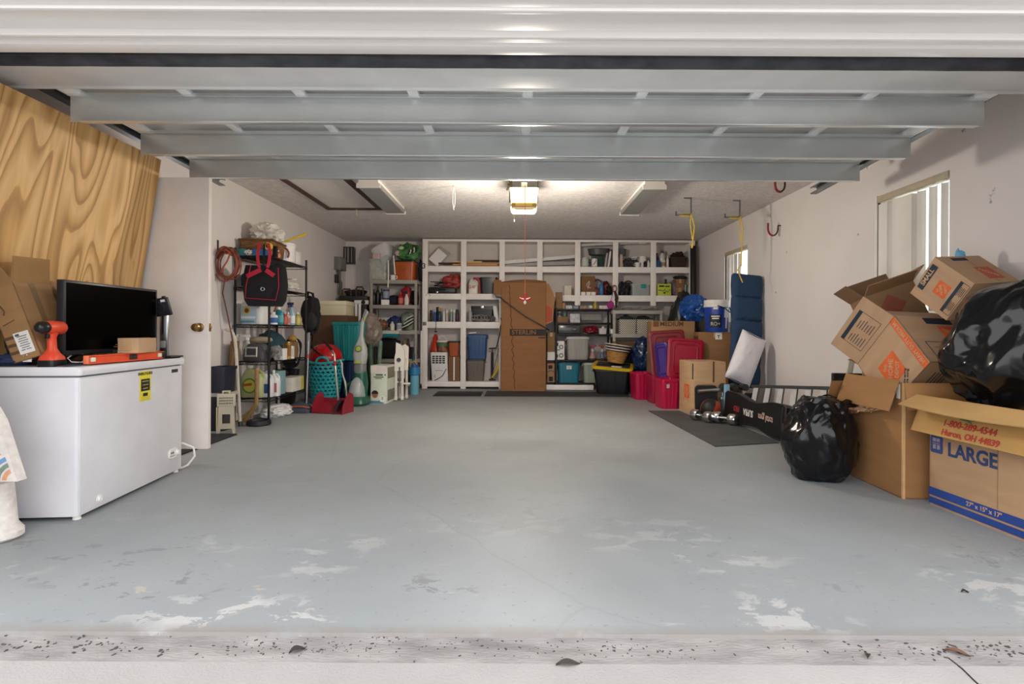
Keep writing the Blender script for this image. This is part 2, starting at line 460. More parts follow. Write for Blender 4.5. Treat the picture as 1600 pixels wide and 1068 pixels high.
window('window_1', *W1, [(.0, .145, .002), (.14, .228, .05), (.222, .335, -.004), (.328, .51, .004), (.50, .585, .06), (.578, .70, .03), (.735, .845, .02), (.885, .975, .03)])
window('window_2', *W2, [(.04, .2, .01), (.24, .38, .04), (.40, .55, .0), (.57, .70, .04)])
# ================================================================ overhead door, tracks, opener, ceiling things
GD = thing('garage_door', 'raised white sectional garage door with galvanised struts, overhead', 'garage door', (.05, 2.70, 2.31))
PANEL = mat('c9cdce', .42, metal=.2, var=.06, scale=4)
RAILM = mat('e9eaea', .45, metal=.1, var=.07, scale=3, bump=.04, bscale=15)
for i in range(4):
    mb = MB().bx(-2.554, 2.554, i * .5 + (.0 if i else .0), i * .5 + .496, .0, .045, .004)
    mb.bx(-2.554, 2.554, i * .5 + .44, i * .5 + .496, -.012, .0, .003)
    obj('door_section', mb, PANEL, GD)
mb = MB().bx(-2.82, 2.82, -.012, .205, -.016, -.0005, .003); mb.bx(-2.82, 2.82, .20, .215, -.028, -.002, .003)
obj('bottom_rail', mb, RAILM, GD)
RUB = mat('4a4b52', .65, var=.35, scale=16, bump=.3, bscale=60, stretch=(.5, 1, 1))
mb = MB().sheet(lambda u, v: (-2.82 + 5.64 * u, -.016 - .035 * math.sin(v * PI) + .004 * noise.noise(Vector((u * 40, v * 3, 0))), -.014 + .075 * v), 60, 6, .004)
obj('rubber_seal', mb, RUB, GD)
sx_ = [-2.49 + i * 4.98 / 8 for i in range(9)]
for i in range(4):
    for x in sx_:
        wd = .045 if abs(x) > 2.4 else .028
        y0 = .25 if i == 0 else i * .5 + .005
        obj('stile', MB().bx(x - wd, x + wd, y0 - (.03 if i == 0 else 0), i * .5 + .44, -.024, -.0005, .003), mat('f0f2f2', .4, metal=.1), GD)
        if i < 3: obj('hinge', MB().bx(x - .022, x + .022, i * .5 + .455, i * .5 + .55, -.026, -.012, .003).cyl((x - .03, i * .5 + .498, -.024), (x + .03, i * .5 + .498, -.024), .008, n=8), GALV, GD)
STRUT = mat('e6eaea', .3, metal=.68, var=.12, scale=3, bump=.04, bscale=18, stretch=(.5, 1, 1))
for y in (.30, .86, 1.39):
    mb = MB()
    mb.bx(-2.52, 2.52, y, y + .003, -.170, -.016); mb.bx(-2.52, 2.52, y - .022, y, -.020, -.016, .001)
    mb.bx(-2.52 + .07, 2.52 - .05, y - .028, y + .01, -.176, -.170, .001); mb.bx(-2.52, 2.52, y - .024, y - .021, -.034, -.018)
    s = obj('strut', mb, STRUT, GD)
    mb = MB()
    for x in sx_:
        for q in (-.012, .012): mb.cyl((x + q, y - .012, -.030), (x + q, y - .012, -.018), .006, n=6)
    b = obj('bolt', mb, CHROME, s); b['kind'] = 'stuff'
for sx in (-1, 1):
    for y in (.08, .5, 1.0, 1.5, 1.92):
        obj('roller', MB().cyl((sx * 2.50, y, .022), (sx * 2.57, y, .022), .006, n=8).cyl((sx * 2.553, y, .022), (sx * 2.575, y, .022), .022, n=12), GALV, GD)
TRACKM = mat('7c8488', .38, metal=.85, var=.15)
for sx, z, lab in ((-1, 2.345, 'galvanised door track on the plywood side of the garage'), (1, 2.345, 'galvanised door track on the window side of the garage')):
    t = thing('door_track', lab, 'track', (sx * 2.62 + .05 * 0, 2.3, 0))
    pts = [(0, .03, .05), (0, .03, 1.9)] + [(0, .03 + .36 - .36 * math.cos(a), 1.9 + (z - 1.9) * math.sin(a)) for a in [PI / 2 * k / 8 for k in range(1, 9)]] + [(0, .62, z), (0, 2.52, z - (.045 if sx < 0 else .09))]
    mb = MB()
    for off in ((0, 0), ):
        prev = None
        def fn(u, v, pts=pts):
            k = min(int(u * (len(pts) - 1)), len(pts) - 2); q = u * (len(pts) - 1) - k
            p = Vector(pts[k]).lerp(Vector(pts[k + 1]), q)
            tt = (Vector(pts[k + 1]) - Vector(pts[k])).normalized(); nn = Vector((0, -tt.z, tt.y))
            prof = [(-.028, -.022), (-.028, -.028), (.024, -.028), (.030, -.01), (.030, .012), (.024, .028), (-.028, .028), (-.028, .018)]
            a, b = prof[int(round(v * 7))]
            return p + Vector((sx * a * -1, 0, 0)) * -1 + nn * b
        mb.sheet(fn, len(pts) - 1, 7, .003)
    obj('channel', mb, TRACKM, t)
    mb = MB().bx(-.02, .02, 1.4, 1.44, z + .03, ZC, 0); mb.bx(-.02, .02, 2.44, 2.48, z + .03, ZC, 0)
    obj('hanger', mb, TRACKM, t)
    obj('bracket', MB().bx(-.05 if sx < 0 else -.01, .01 if sx < 0 else .05, -.055, .06, .3, .36).bx(-.04, .04, -.06, .06, 1.4, 1.46), TRACKM, t)

# opener with its lit lens
op = thing('garage_door_opener', 'lit garage door opener hanging from the ceiling in mid garage', 'door opener', (.062, 5.5, 2.21))
IV = mat('e3dcc0', .45); LENS = mat('ffeeb4', .4, emit=2.6, var=.02)
obj('lens', MB().loft([(.255, .10, .075, .03), (.265, .11, .10, .03), (.285, .12, .215, .03), (.29, .12, .222, .03)], c=(0, -.02, 0)), LENS, op)
obj('housing', MB().loft([(.24, .3, .045, .03), (.27, .32, .06, .03), (.28, .32, .215, .03), (.25, .3, .225, .03)], c=(0, .195, 0)), IV, op)
mb = MB()
for i in range(10): mb.box((-.085 + i * .019, -.072, .088), (.007, .006, .01))
obj('vent_slot', mb, mat('7d6a33', .6), op, kind='stuff')
obj('control_panel', MB().bx(-.125, .125, -.06, .04, .03, .075, .008), mat('a48d45', .5), op)
obj('panel_inset', MB().bx(-.085, .085, -.066, -.058, .038, .068, .003), mat('d8bf68', .5), op)
obj('lens_rim', MB().loft([(.20, .09, .0, .03), (.25, .11, .015, .03), (.25, .11, .03, .03)], c=(0, -.01, 0)), mat('efe4b8', .4), op)
ANG = mat('6f6a58', .4, metal=.8)
for x in (-.15, .145):
    mb = MB()
    mb.bx(x - .002, x + .002, .13, .165, .12, .39); mb.bx(x - .002, x + .03 if x < 0 else x + .002, .13, .134, .12, .39)
    obj('hanging_strap', mb, ANG, op)
obj('knob', MB().tube([(-.16, .02, .28), (-.13, -.03, .27), (-.15, -.05, .24), (-.17, -.02, .21)], .012), ANG, op)
obj('rail', MB().bx(-.018, .018, -3.14, .1, .232, .262, .003), GALV, op)
obj('trolley', MB().bx(-.03, .03, -.32, -.15, .205, .24, .004), ANG, op)
obj('pull_chain', MB().cyl((-.1, -.03, -.09), (-.1, -.03, .02), .0016, n=5).blob((-.1, -.03, -.1), (.006, .006, .014), 0, sub=2), mat('e8dca8', .4), op)
pl = bpy.data.lights.new('opener_lamp', 'POINT'); pl.energy = LAMP_POWER; pl.color = (1.0, .90, .77); pl.shadow_soft_size = .12
plo = bpy.data.objects.new('opener_lamp', pl); C.objects.link(plo); plo.location = (.062, 5.62, 2.09)

rc = thing('release_cord', 'red release cord with a red handle hanging below the door opener', 'pull cord', (.075, 5.33, 1.31))
obj('cord', MB().cyl((0, 0, .02), (-.005, -.06, 1.098), .0032, n=6), mat('d7785c', .7), rc)
obj('handle', MB().tube([(-.055, 0, .012), (-.03, 0, .0), (0, 0, -.004), (.03, 0, .0), (.055, 0, .012)], .011).cyl((0, 0, -.005), (0, 0, .06), .012), mat('c8262b', .4), rc)
obj('tag', MB().blob((0, -.012, -.03), (.014, .008, .02), .1, sub=2), WHITE, rc)

LENSOFF = mat('8b8b88', .35, var=.05); FIX = paint('e6e0d8')
for x, lab in ((-1.575, 'unlit fluorescent ceiling fixture beside the brown attic hatch'), (1.44, 'unlit fluorescent ceiling fixture nearer the windows')):
    t = thing('ceiling_light', lab, 'ceiling light', (x, 5.74, ZC), 0, 'fluorescent ceiling fixtures')
    obj('end_cap', MB().prism([(-.105, 0), (.105, 0), (.105, -.045), (.125, -.06), (.125, -.1), (-.125, -.1), (-.125, -.06), (-.105, -.045)], .02, fm((0, .0, 0), (1, 0, 0), (0, 0, 1))), FIX, t)
    obj('end_cap', MB().prism([(-.105, 0), (.105, 0), (.105, -.045), (.125, -.06), (.125, -.1), (-.125, -.1), (-.125, -.06), (-.105, -.045)], .02, fm((0, 1.30, 0), (1, 0, 0), (0, 0, 1))), FIX, t)
    obj('housing', MB().bx(-.10, .10, .0, 1.28, -.045, 0, .002), FIX, t)
    obj('diffuser', MB().loft([(.225, 1.275, -.094, .01), (.24, 1.275, -.085, .01), (.24, 1.275, -.05, .01), (.2, 1.275, -.045, .01)], c=(0, .64, 0)), LENSOFF, t)

at_ = thing('attic_hatch', 'brown-framed attic hatch with white panel in the ceiling', 'attic hatch', (-2.14, 5.3, ZC))
BRN = mat('4a342a', .6, var=.15)
for n_, a in (('frame_board', (-.37, -.30, 0, 1.87)), ('frame_board', (.30, .37, 0, 1.87)), ('frame_board', (-.30, .30, 1.78, 1.87)), ('frame_board', (-.30, .30, 0, .09))):
    obj(n_, MB().bx(*a, -.02, 0, .003), BRN, at_)
obj('panel', MB().bx(-.30, .30, .09, 1.78, -.008, 0), paint('d9d4cf'), at_)
obj('pull_string', MB().tube([(.03, 1.80, -.005), (.032, 1.82, -.04), (.028, 1.83, -.08)], .004).blob((.028, 1.83, -.085), (.008, .008, .014), 0, sub=2), mat('cbb98a', .7), at_)
ps = thing('pull_string', 'thin white double string hanging from the bare ceiling', 'string', (X(708, 6.0), 6.0, ZC))
obj('strand', MB().tube([(0, 0, 0), (-.012, 0, -.1), (-.01, 0, -.2), (.002, 0, -.27)], .003).tube([(0, 0, 0), (.014, 0, -.1), (.012, 0, -.2), (.004, 0, -.24)], .003), WHITE, ps)
obj('screw', MB().cyl((0, 0, -.012), (0, 0, 0), .008), GALV, ps)

YROPE = mat('d6b83c', .8, var=.15, scale=60)
def hook_rope(x, y, drop, lab, tail):
    t = thing('ceiling_hook', lab, 'hook', (x, y, ZC))
    obj('hook', MB().bx(-.09, .0, -.01, .01, -.012, 0).bx(-.012, .0, -.01, .01, -.20, 0).bx(-.19, 0, -.01, .01, -.215, -.20, .002).bx(-.19, -.178, -.01, .01, -.215, -.165), steel('8b8f92', .35), t)
    mb = MB()
    for k in range(3): mb.tube([(-.16 + k * .04, 0, -.205), (-.1 + k * .03, -.016, -.225), (-.02, -.01, -.22), (-.0, .018, -.19), (-.1, .014, -.195)], .006)
    mb.tube([(-.006, -.012, -.2), (.03, -.02, -.35), (.02, -.01, -.46), (.012, 0, -drop)], .0065)
    mb.tube([(-.006, -.012, -.2), (-.02, -.02, -.32), (.0, -.01, -.44), (.012, 0, -.5)], .006)
    obj('rope', mb, YROPE, t)
    obj('rope_tail', MB().tube(tail, .0065), YROPE, t)
hook_rope(2.07, 6.48, .60, 'steel ceiling hook whose yellow rope drops to the white cabinet corner', [(.012, 0, -.55), (.025, 0, -.57), (.0, 0, -.60), (.02, 0, -.53)])
hook_rope(2.70, 6.6, .80, 'steel ceiling hook whose yellow rope hangs over the blue cushion', [(.012, 0, -.78), (-.02, .02, -.84), (.0, 0, -.92), (.02, -.03, -1.0)])
RHOOK = mat('8d2a28', .45)
t = thing('bike_hook', 'red rubber-coated hook screwed into the bare upper window wall', 'hook', (XR, 6.52, 2.28))
pts = [(-.0, 0, .02), (-.03, -.0, .01)] + [(-.03 - .06 + .06 * math.cos(a) - .0, -.0, -.0 + .10 * math.sin(a)) for a in [-PI * k / 10 for k in range(11)]]
pts = [(0, 0, 0), (-.03, 0, 0)] + [(-.09 + .06 * math.cos(-PI * k / 10), -.0, -.03 + .09 * math.sin(-PI * k / 10)) for k in range(11)] + [(-.15, 0, .03)]
obj('hook', MB().tube(pts, .009), mat('3a2626', .5), t); obj('coating', MB().tube(pts[7:], .012), RHOOK, t)
t = thing('bike_hook', 'red rubber-coated hook hanging from the ceiling just behind the raised door', 'hook', (2.63, 5.46, ZC))
obj('hook', MB().tube([(.05, 0, 0), (.05, 0, -.1)] + [(.05 * math.cos(-PI * k / 10), 0, -.12 + .07 * math.sin(-PI * k / 10)) for k in range(11)] + [(-.05, 0, -.06)], .009), mat('3a2626', .5), t)
obj('coating', MB().tube([(.05 * math.cos(-PI * k / 10), 0, -.12 + .07 * math.sin(-PI * k / 10)) for k in range(4, 11)] + [(-.05, 0, -.06)], .0125), RHOOK, t)
# ================================================================ left side: freezer and what stands on it
fz = thing('chest_freezer', 'white chest freezer with a yellow energy label on its front', 'freezer', (-2.604, 3.321, 0), rad(5))
FZ = paint('d9d8dc', .35)
L2 = 1.034 / 2
obj('body', MB().loft([(.555, 1.03, .022, .02), (.56, 1.034, .03, .022), (.56, 1.034, .745, .022)], k=5), FZ, fz)
obj('front_panel', MB().bx(.278, .284, -L2 + .006, L2 - .055, .04, .735, .002), FZ, fz)
obj('lid_gasket', MB().loft([(.545, 1.02, .743, .02), (.545, 1.02, .757, .02)]), mat('77787a', .6), fz)
obj('lid', MB().loft([(.575, 1.045, .756, .02), (.58, 1.05, .765, .022), (.58, 1.05, .79, .022), (.565, 1.035, .80, .02)], k=5, c=(.003, 0, 0)), FZ, fz)
for x in (-.25, .25):
    for y in (-.48, .48): obj('foot', MB().cyl((x, y, 0), (x, y, .03), .02, .016), WHITE, fz)
YEL = mat('e2d23a', .6, var=.03)
el = plate(fz, 'energy_label', .118, .185, YEL, rightf(.2842, .06, .645), .001)
lettering(el, 'ENERGYGUIDE', .0225, INK, rightf(.2856, .06, .722), .0006)
mb = MB()
for y0, z0, ww, hh in ((.06, .652, .092, .075), (.06, .592, .05, .02)): mb.box((0, 0, 0), (ww, hh, .0008), 0, rightf(.2856, y0, z0))
obj('label_print', mb, INK, el)
mb = MB()
for k in range(3): mb.box((0, 0, 0), (.07 - .01 * k, .004, .0008), 0, rightf(.2864, .06, .675 - .022 * k))
for k in range(3): mb.box((0, 0, 0), (.085, .003, .0008), 0, rightf(.2858, .06, .575 - .008 * k))
obj('label_lines', mb, mat('b9ae4a', .6), el)
plate(fz, 'name_badge', .075, .022, mat('2a2a2c', .4), rightf(.2842, .40, .715), .002)
cp = obj('control_panel', MB().loft([(.12, .07, 0, .03), (.112, .062, .008, .028)], M=rightf(.284, .385, .15)), WHITE, fz)
obj('dial', MB().lathe([(.022, 0), (.022, .006), (.016, .012), (.014, .02), (0, .02)], M=rightf(.292, .418, .15)), WHITE, cp)
mb = MB()
for y in (.352, .372): mb.box((0, 0, 0), (.01, .012, .002), 0, rightf(.2925, y, .158))
mb.box((0, 0, 0), (.055, .003, .001), 0, rightf(.2925, .362, .137))
obj('indicator', mb, INK, cp)
obj('drain_plug', MB().lathe([(.024, 0), (.024, .006), (.017, .007), (.015, .014), (.006, .015), (0, .011)], M=rightf(.2815, -.36, .068)), WHITE, fz)
obj('power_cord', MB().tube([(.2, .51, .19), (.27, .55, .185), (.33, .57, .15), (.34, .565, .09), (.30, .55, .03), (.26, .54, .012), (.0, .53, .01)], .0075), WHITE, fz)
tag(obj('freezer_mat', MB().bx(-2.845, -2.37, 2.86, 3.83, .8005, .806, .002), cloth('3a3c42')), 'thin dark grey mat lying over the white freezer lid', 'mat')

# plywood sheet, rotary-cut grain
def plywood_mat():
    m = bpy.data.materials.new('plywood'); m.use_nodes = True
    nt = m.node_tree; N = nt.nodes; L = nt.links; b = N['Principled BSDF']; b.inputs['Roughness'].default_value = .55
    tc = N.new('ShaderNodeTexCoord')
    def nz(sc, d, st, dist=0.):
        mp = N.new('ShaderNodeMapping'); mp.inputs['Scale'].default_value = st; L.new(tc.outputs['Object'], mp.inputs['Vector'])
        n = N.new('ShaderNodeTexNoise'); n.inputs['Scale'].default_value = sc; n.inputs['Detail'].default_value = d; n.inputs['Distortion'].default_value = dist; n.inputs['Roughness'].default_value = .45
        L.new(mp.outputs['Vector'], n.inputs['Vector']); return n.outputs['Fac']
    def math_(op, a, c):
        q = N.new('ShaderNodeMath'); q.operation = op
        for i, x in enumerate((a, c)):
            if isinstance(x, (int, float)): q.inputs[i].default_value = x
            else: L.new(x, q.inputs[i])
        return q.outputs[0]
    field = math_('MULTIPLY', nz(1.0, 1.4, (3.0, 3.0, .55), .6), 15.)
    wob = math_('MULTIPLY', nz(9, 3, (1, 1, .3)), .35)
    fr = math_('FRACT', math_('ADD', field, wob), 0)
    r = N.new('ShaderNodeValToRGB'); cr = r.color_ramp
    cr.elements[0].position = 0.; cr.elements[0].color = (*lin('eabb78'), 1)
    cr.elements[1].position = 1.; cr.elements[1].color = (*lin('e6b570'), 1)
    e = cr.elements.new(.35); e.color = (*lin('eec285'), 1)
    e = cr.elements.new(.66); e.color = (*lin('dcab68'), 1)
    e = cr.elements.new(.88); e.color = (*lin('bb8b50'), 1)
    e = cr.elements.new(.965); e.color = (*lin('c6965a'), 1)
    L.new(fr, r.inputs['Fac'])
    g = N.new('ShaderNodeMix'); g.data_type = 'RGBA'; g.blend_type = 'MULTIPLY'; g.inputs['Factor'].default_value = .35
    r2 = N.new('ShaderNodeValToRGB'); r2.color_ramp.elements[0].position = .3; r2.color_ramp.elements[0].color = (.55, .5, .42, 1); r2.color_ramp.elements[1].position = .65
    L.new(nz(30, 4, (1, 1, .05)), r2.inputs['Fac'])
    L.new(r.outputs['Color'], g.inputs['A']); L.new(r2.outputs['Color'], g.inputs['B'])
    v = N.new('ShaderNodeTexVoronoi'); v.inputs['Scale'].default_value = 1.9; L.new(tc.outputs['Object'], v.inputs['Vector'])
    r3 = N.new('ShaderNodeValToRGB'); r3.color_ramp.elements[0].position = .022; r3.color_ramp.elements[1].position = .034
    r3.color_ramp.elements[0].color = (1, 1, 1, 1); r3.color_ramp.elements[1].color = (0, 0, 0, 1)
    L.new(v.outputs['Distance'], r3.inputs['Fac'])
    k = N.new('ShaderNodeMix'); k.data_type = 'RGBA'; k.inputs['B'].default_value = (*lin('3c2616'), 1)
    L.new(r3.outputs['Color'], k.inputs['Factor']); L.new(g.outputs['Result'], k.inputs['A'])
    L.new(k.outputs['Result'], b.inputs['Base Color'])
    return m
a_ = math.atan2(.23, 1.47)
ply = thing('plywood_sheet', 'large plywood sheet with knots leaning above the chest freezer', 'plywood', (-2.86, 4.0, .802), rot=(0, a_, 0))
ym = plywood_mat()
obj('face_veneer', MB().bx(.008, .012, -1.28, 0, 0, 1.46), ym, ply)
obj('core', MB().bx(-.004, .008, -1.28, 0, 0, 1.46), mat('a87a48', .7, var=.2, scale=40, stretch=(1, 1, .1)), ply)

tv = thing('television', 'black flat television standing on the chest freezer', 'television', (-2.475, 3.33, .806))
bz = obj('bezel', MB().bx(-.022, .018, -.385, .385, .048, .462, .006), plastic('232427', .35), tv)
obj('back_shell', MB().loft([(.70, .38, 0, .03), (.55, .25, .035, .05)], M=fm((-.022, 0, .255), (0, -1, 0), (0, 0, 1))), BLACKP, tv)
obj('screen', MB().bx(.0175, .0195, -.367, .367, .075, .447), mat('010101', .25, var=0, ior=1.12), tv)
for s in (-1, 1): obj('stand_foot', MB().tube([(-.09, s * .25, .006), (0, s * .25, .052), (.09, s * .25, .006)], .007), BLACKP, tv)
obj('badge', MB().bx(.018, .0205, -.02, .02, .056, .064), mat('6b6b6d', .4), bz)

lv = thing('spirit_level', 'long orange spirit level lying along the front edge of the freezer', 'level', (-2.352, 3.29, .8065), rad(1.2))
OR = mat('e0512c', .45, var=.08)
obj('beam', MB().bx(-.012, .012, -.32, .32, 0, .006, .001).bx(-.012, .012, -.32, .32, .042, .048, .001).bx(-.005, .005, -.32, .32, 0, .048), OR, lv)
for y in (-.29, .29): obj('vial', MB().bx(-.009, .013, y - .016, y + .016, .012, .036, .003), mat('d8e6d0', .2), lv)
obj('vial', MB().bx(-.009, .0135, .005, .065, .010, .040, .003), mat('2f2a28', .4), lv, label='dark centre vial housing')
obj('end_cap', MB().bx(-.013, .013, .32, .34, 0, .048, .004), BLACKP, lv); obj('end_cap', MB().bx(-.013, .013, -.335, -.32, 0, .048, .004), mat('e77a55', .5), lv)

def carton(name, label, loc, size, rz=0., m=None, cat='box', group=None, rot=None, tape=True, seam=True):
    w_, d_, h_ = size; m = m or CARD
    t = thing(name, label, cat, loc, rz, group, rot)
    obj('body', MB().loft([(w_, d_, 0, .004), (w_, d_, h_ * .5, .005, random.Random(label).uniform(-.003, .003), 0), (w_, d_, h_, .004)], k=2), m, t)
    if tape: obj('tape', MB().bx(-.022, .022, -d_ / 2 - .0012, d_ / 2 + .0012, h_ - .0003, h_ + .001).bx(-.022, .022, -d_ / 2 - .0012, -d_ / 2, h_ - .07, h_ + .001), TAPE, t)
    if seam: obj('flap_seam', MB().bx(-w_ / 2 + .006, w_ / 2 - .006, -.0015, .0015, h_, h_ + .0006), CARD_D, t)
    return t
sb = carton('small_carton', 'small tan carton resting on the orange spirit level', (-2.372, 3.40, .855), (.115, .23, .09), rad(10), CARD_L)
mb = MB()
for k in range(5): mb.box((-.018 + (.012 if k in (1, 2) else 0) * -1, .018 - k * .012, 0), (.05 + .02 * (k % 3), .0025, .0006), 0, front(0, -.1155, .045))
obj('printed_lines', mb, mat('a4714c', .8), sb)

dr_ = thing('cordless_drill', 'orange cordless drill standing upright on the freezer corner', 'drill', (-2.465, 2.885, .8), rad(10))
DRO = mat('dd4a2c', .4, var=.08)
obj('battery', MB().loft([(.085, .12, 0, .02), (.088, .122, .01, .02), (.085, .12, .035, .02)]), BLACKP, dr_)
obj('handle', MB().loft([(.082, .115, .034, .02), (.08, .11, .05, .025), (.055, .075, .07, .02, 0, .0), (.036, .05, .095, .018, 0, .0), (.034, .046, .15, .018, 0, -.004), (.05, .07, .19, .02, 0, -.006)]), DRO, dr_)
obj('motor_body', MB().lathe([(.0, 0), (.028, .004), (.036, .02), (.036, .12), (.03, .14), (0, .145)], M=fm((0, .085, .205), (1, 0, 0), (0, 0, 1)) ), DRO, dr_)
obj('chuck', MB().lathe([(.03, 0), (.034, .01), (.032, .035), (.02, .055), (.012, .06), (0, .06)], M=fm((0, -.055, .205), (1, 0, 0), (0, 0, 1))), plastic('1d1b1b', .3), dr_)
obj('trigger', MB().box((0, -.038, .165), (.018, .02, .035), .005), BLACKP, dr_)

tb = thing('tilted_carton', 'worn brown carton tipped against the plywood on the freezer', 'box', (-2.515, 2.98, .865), rot=(rad(3), rad(-18), rad(6)))
CW = card('9c774f')
obj('body', MB().bx(-.14, 0, -.12, .14, .0, .004).bx(-.14, -.136, -.12, .14, 0, .40).bx(-.004, 0, -.12, .14, 0, .40).bx(-.14, 0, -.12, -.116, 0, .40).bx(-.14, 0, .136, .14, 0, .40), CW, tb)
obj('flap', MB().bx(-.14, 0, -.004, 0, 0, .12, 0, Matrix.Translation((0, -.116, .40)) @ Matrix.Rotation(rad(30), 4, 'X')), CW, tb)
obj('flap', MB().bx(0, .004, -.12, .14, 0, .14, 0, Matrix.Translation((-.004, 0, .40)) @ Matrix.Rotation(rad(20), 4, 'Y')), card('9c7648'), tb)
obj('flap', MB().bx(-.004, 0, -.12, .14, 0, .14, 0, Matrix.Translation((-.136, 0, .40)) @ Matrix.Rotation(rad(12), 4, 'Y')), CW, tb)
obj('tape', MB().bx(.0002, .0015, -.02, .02, .02, .40), mat('7a6040', .35), tb)
sl_ = plate(tb, 'shipping_label', .075, .115, PAPER, front(-.055, -.1205, .09))
mb = MB()
for k in range(7): mb.box((0, .035 - k * .012, 0), (.05 - .01 * (k % 2), .004, .0006), 0, front(-.055, -.1219, .09))
mb.box((-.02, .045, 0), (.02, .012, .0006), 0, front(-.055, -.1219, .09))
obj('label_print', mb, mat('55565a', .7), sl_)
mb = MB()
for k in range(3): mb.box((0, 0, 0), (.05, .016, .0006), 0, front(-.112, -.1205, .05 + k * .04))
mb.tube([(-.12, -.121, .33), (-.1, -.121, .30), (-.09, -.121, .27), (-.1, -.121, .25)], .003); mb.tube([(-.12, -.121, .2), (-.06, -.121, .215)], .002)
obj('printed_mark', mb, mat('5b452f', .8), tb)
pn = thing('cardboard_panel', 'broad creased cardboard panel standing between the plywood and the television', 'cardboard', (-2.72, 3.10, .806), rot=(0, rad(6), rad(-4)))
obj('sheet', MB().sheet(lambda u, v: (.012 * math.sin(u * 5) + .02 * v * u, -.0 + .36 * u, .47 * v - .03 * u * v), 14, 10, .005), card('a07b55'), pn)
obj('tape', MB().sheet(lambda u, v: (.0105 + .012 * math.sin((.2 + .3 * u) * 5) + .012, .0 + .16 * u, .40 - .15 * u + .04 * v), 8, 2, .001), mat('6d563b', .3), pn)
tag(obj('tool_bag', MB().blob((-2.70, 2.90, .832), (.10, .07, .035), .25, 2.2, 3, 4, floor=.802), cloth('25355c', .7)), 'navy blue cloth bag under the tipped carton on the freezer', 'bag')
tag(obj('backpack', MB().blob((-2.745, 3.02, .93), (.04, .10, .12), .2, 2, 9, 4, floor=.806), cloth('2e2f38', .8)), 'dark grey padded bag behind the tipped carton', 'bag')
def crump(u, v): return (-2.64 + .09 * u + .01 * noise.noise(Vector((u * 5, v * 5, 1))), 2.86 + .025 * noise.noise(Vector((u * 6, v * 6, 7))), .825 + (.13 - .06 * u) * v)
tag(obj('crumpled_paper', MB().sheet(crump, 9, 9, .001), PAPER), 'crumpled white paper sheet beside the tipped carton', 'paper')
t = thing('charging_cable', 'thin white cable looped on the freezer in front of the television', 'cable', (-2.42, 3.02, .808))
obj('wire', MB().tube([(-.04, .06, .05), (-.055, .02, .055), (-.05, -.03, .03), (-.02, -.04, .01), (.02, .0, .006), (.05, .06, .006), (.06, .12, .006)], .0028), WHITE, t)
obj('plug', MB().box((.06, .135, .007), (.014, .03, .012), .003), WHITE, t)
tag(obj('plastic_wrapper', MB().blob((-2.40, 3.07, .815), (.035, .06, .012), .4, 3, 2, 4, floor=.807), clear('d5d8da', .55, .12)), 'clear crinkled plastic wrapper beside the end of the orange level', 'wrapper')
sp = thing('device_stand', 'silver post stand holding a square black panel beside the television', 'stand', (-2.44, 3.765, .806))
obj('base', MB().bx(-.09, .09, -.07, .07, 0, .012, .004), BLACKP, sp)
obj('post', MB().bx(-.028, .028, -.014, .014, .012, .30, .006), steel('c6c9cb', .3), sp)
obj('post_slot', MB().bx(-.010, .004, -.0155, -.0135, .16, .29), BLACKP, sp)
M_ = Matrix.Translation((-.02, -.02, .345)) @ Matrix.Rotation(rad(-8), 4, 'Y') @ Matrix.Rotation(rad(14), 4, 'X')
pnl = obj('panel', MB().box((0, 0, 0), (.14, .022, .125), .005, M_), plastic('1b1c20', .45), sp)
obj('ring', MB().tube([(.036 * math.cos(2 * PI * k / 24), -.012, .036 * math.sin(2 * PI * k / 24)) for k in range(24)], .0035, closed=True, M=M_), plastic('2c2e33', .3), pnl)
obj('sticker', MB().box((.038, -.0117, .043), (.03, .001, .016), 0, M_), PAPER, pnl)
obj('clip', MB().box((-.06, 0, .064), (.02, .02, .014), .003, M_).box((.045, 0, .066), (.02, .02, .014), .003, M_), BLACKP, pnl)
obj('knob', MB().box((.0, -.02, .09), (.035, .012, .05), .004), GREYP, sp)

# pastel printed fabric bundle at the left edge
fb = thing('fabric_bundle', 'pastel rainbow-print fabric bundle beside the chest freezer', 'fabric bundle', (-2.62, 2.58, 0))
PF = cloth('ddd6d0')
obj('body', MB().lathe([(.24, 0), (.262, .015), (.262, .04), (.235, .07), (.222, .2), (.215, .27), (.12, .295), (0, .30)], n=28, sy=.55), PF, fb)
obj('flap', MB().prism([(.335, .30), (.245, .575), (.13, .77), (-.24, .78), (-.24, .29)], .05, fm((0, -.04, 0), (1, 0, 0), (0, 0, 1))), PF, fb)
for r_, col in ((.115, '6f9ac4'), (.085, '7f9389'), (.055, 'd99d76')):
    pts = arc(.322, .305, r_, PI * .62, PI, 12); p2 = arc(.322, .305, r_ - .02, PI * .62, PI, 12)
    obj('rainbow_band', MB().prism([(x, y) for x, y in pts + p2[::-1]], .001, fm((0, -.0905, 0), (1, 0, 0), (0, 0, 1))), cloth(col), fb)
obj('printed_shape', MB().prism([(.265, .42), (.22, .46), (.17, .45), (.17, .40)], .001, fm((0, -.0905, 0), (1, 0, 0), (0, 0, 1))), cloth('d79c83'), fb)
def lf(u, v):
    a = -PI / 2 + .45 + .32 * u * (math.sin(v * PI) + .15); z = .08 + .24 * v; r = .236 - .05 * v
    return (r * math.cos(a), .55 * r * math.sin(a), z)
obj('printed_shape', MB().sheet(lf, 6, 10, .001), cloth('8fb6c0'), fb)
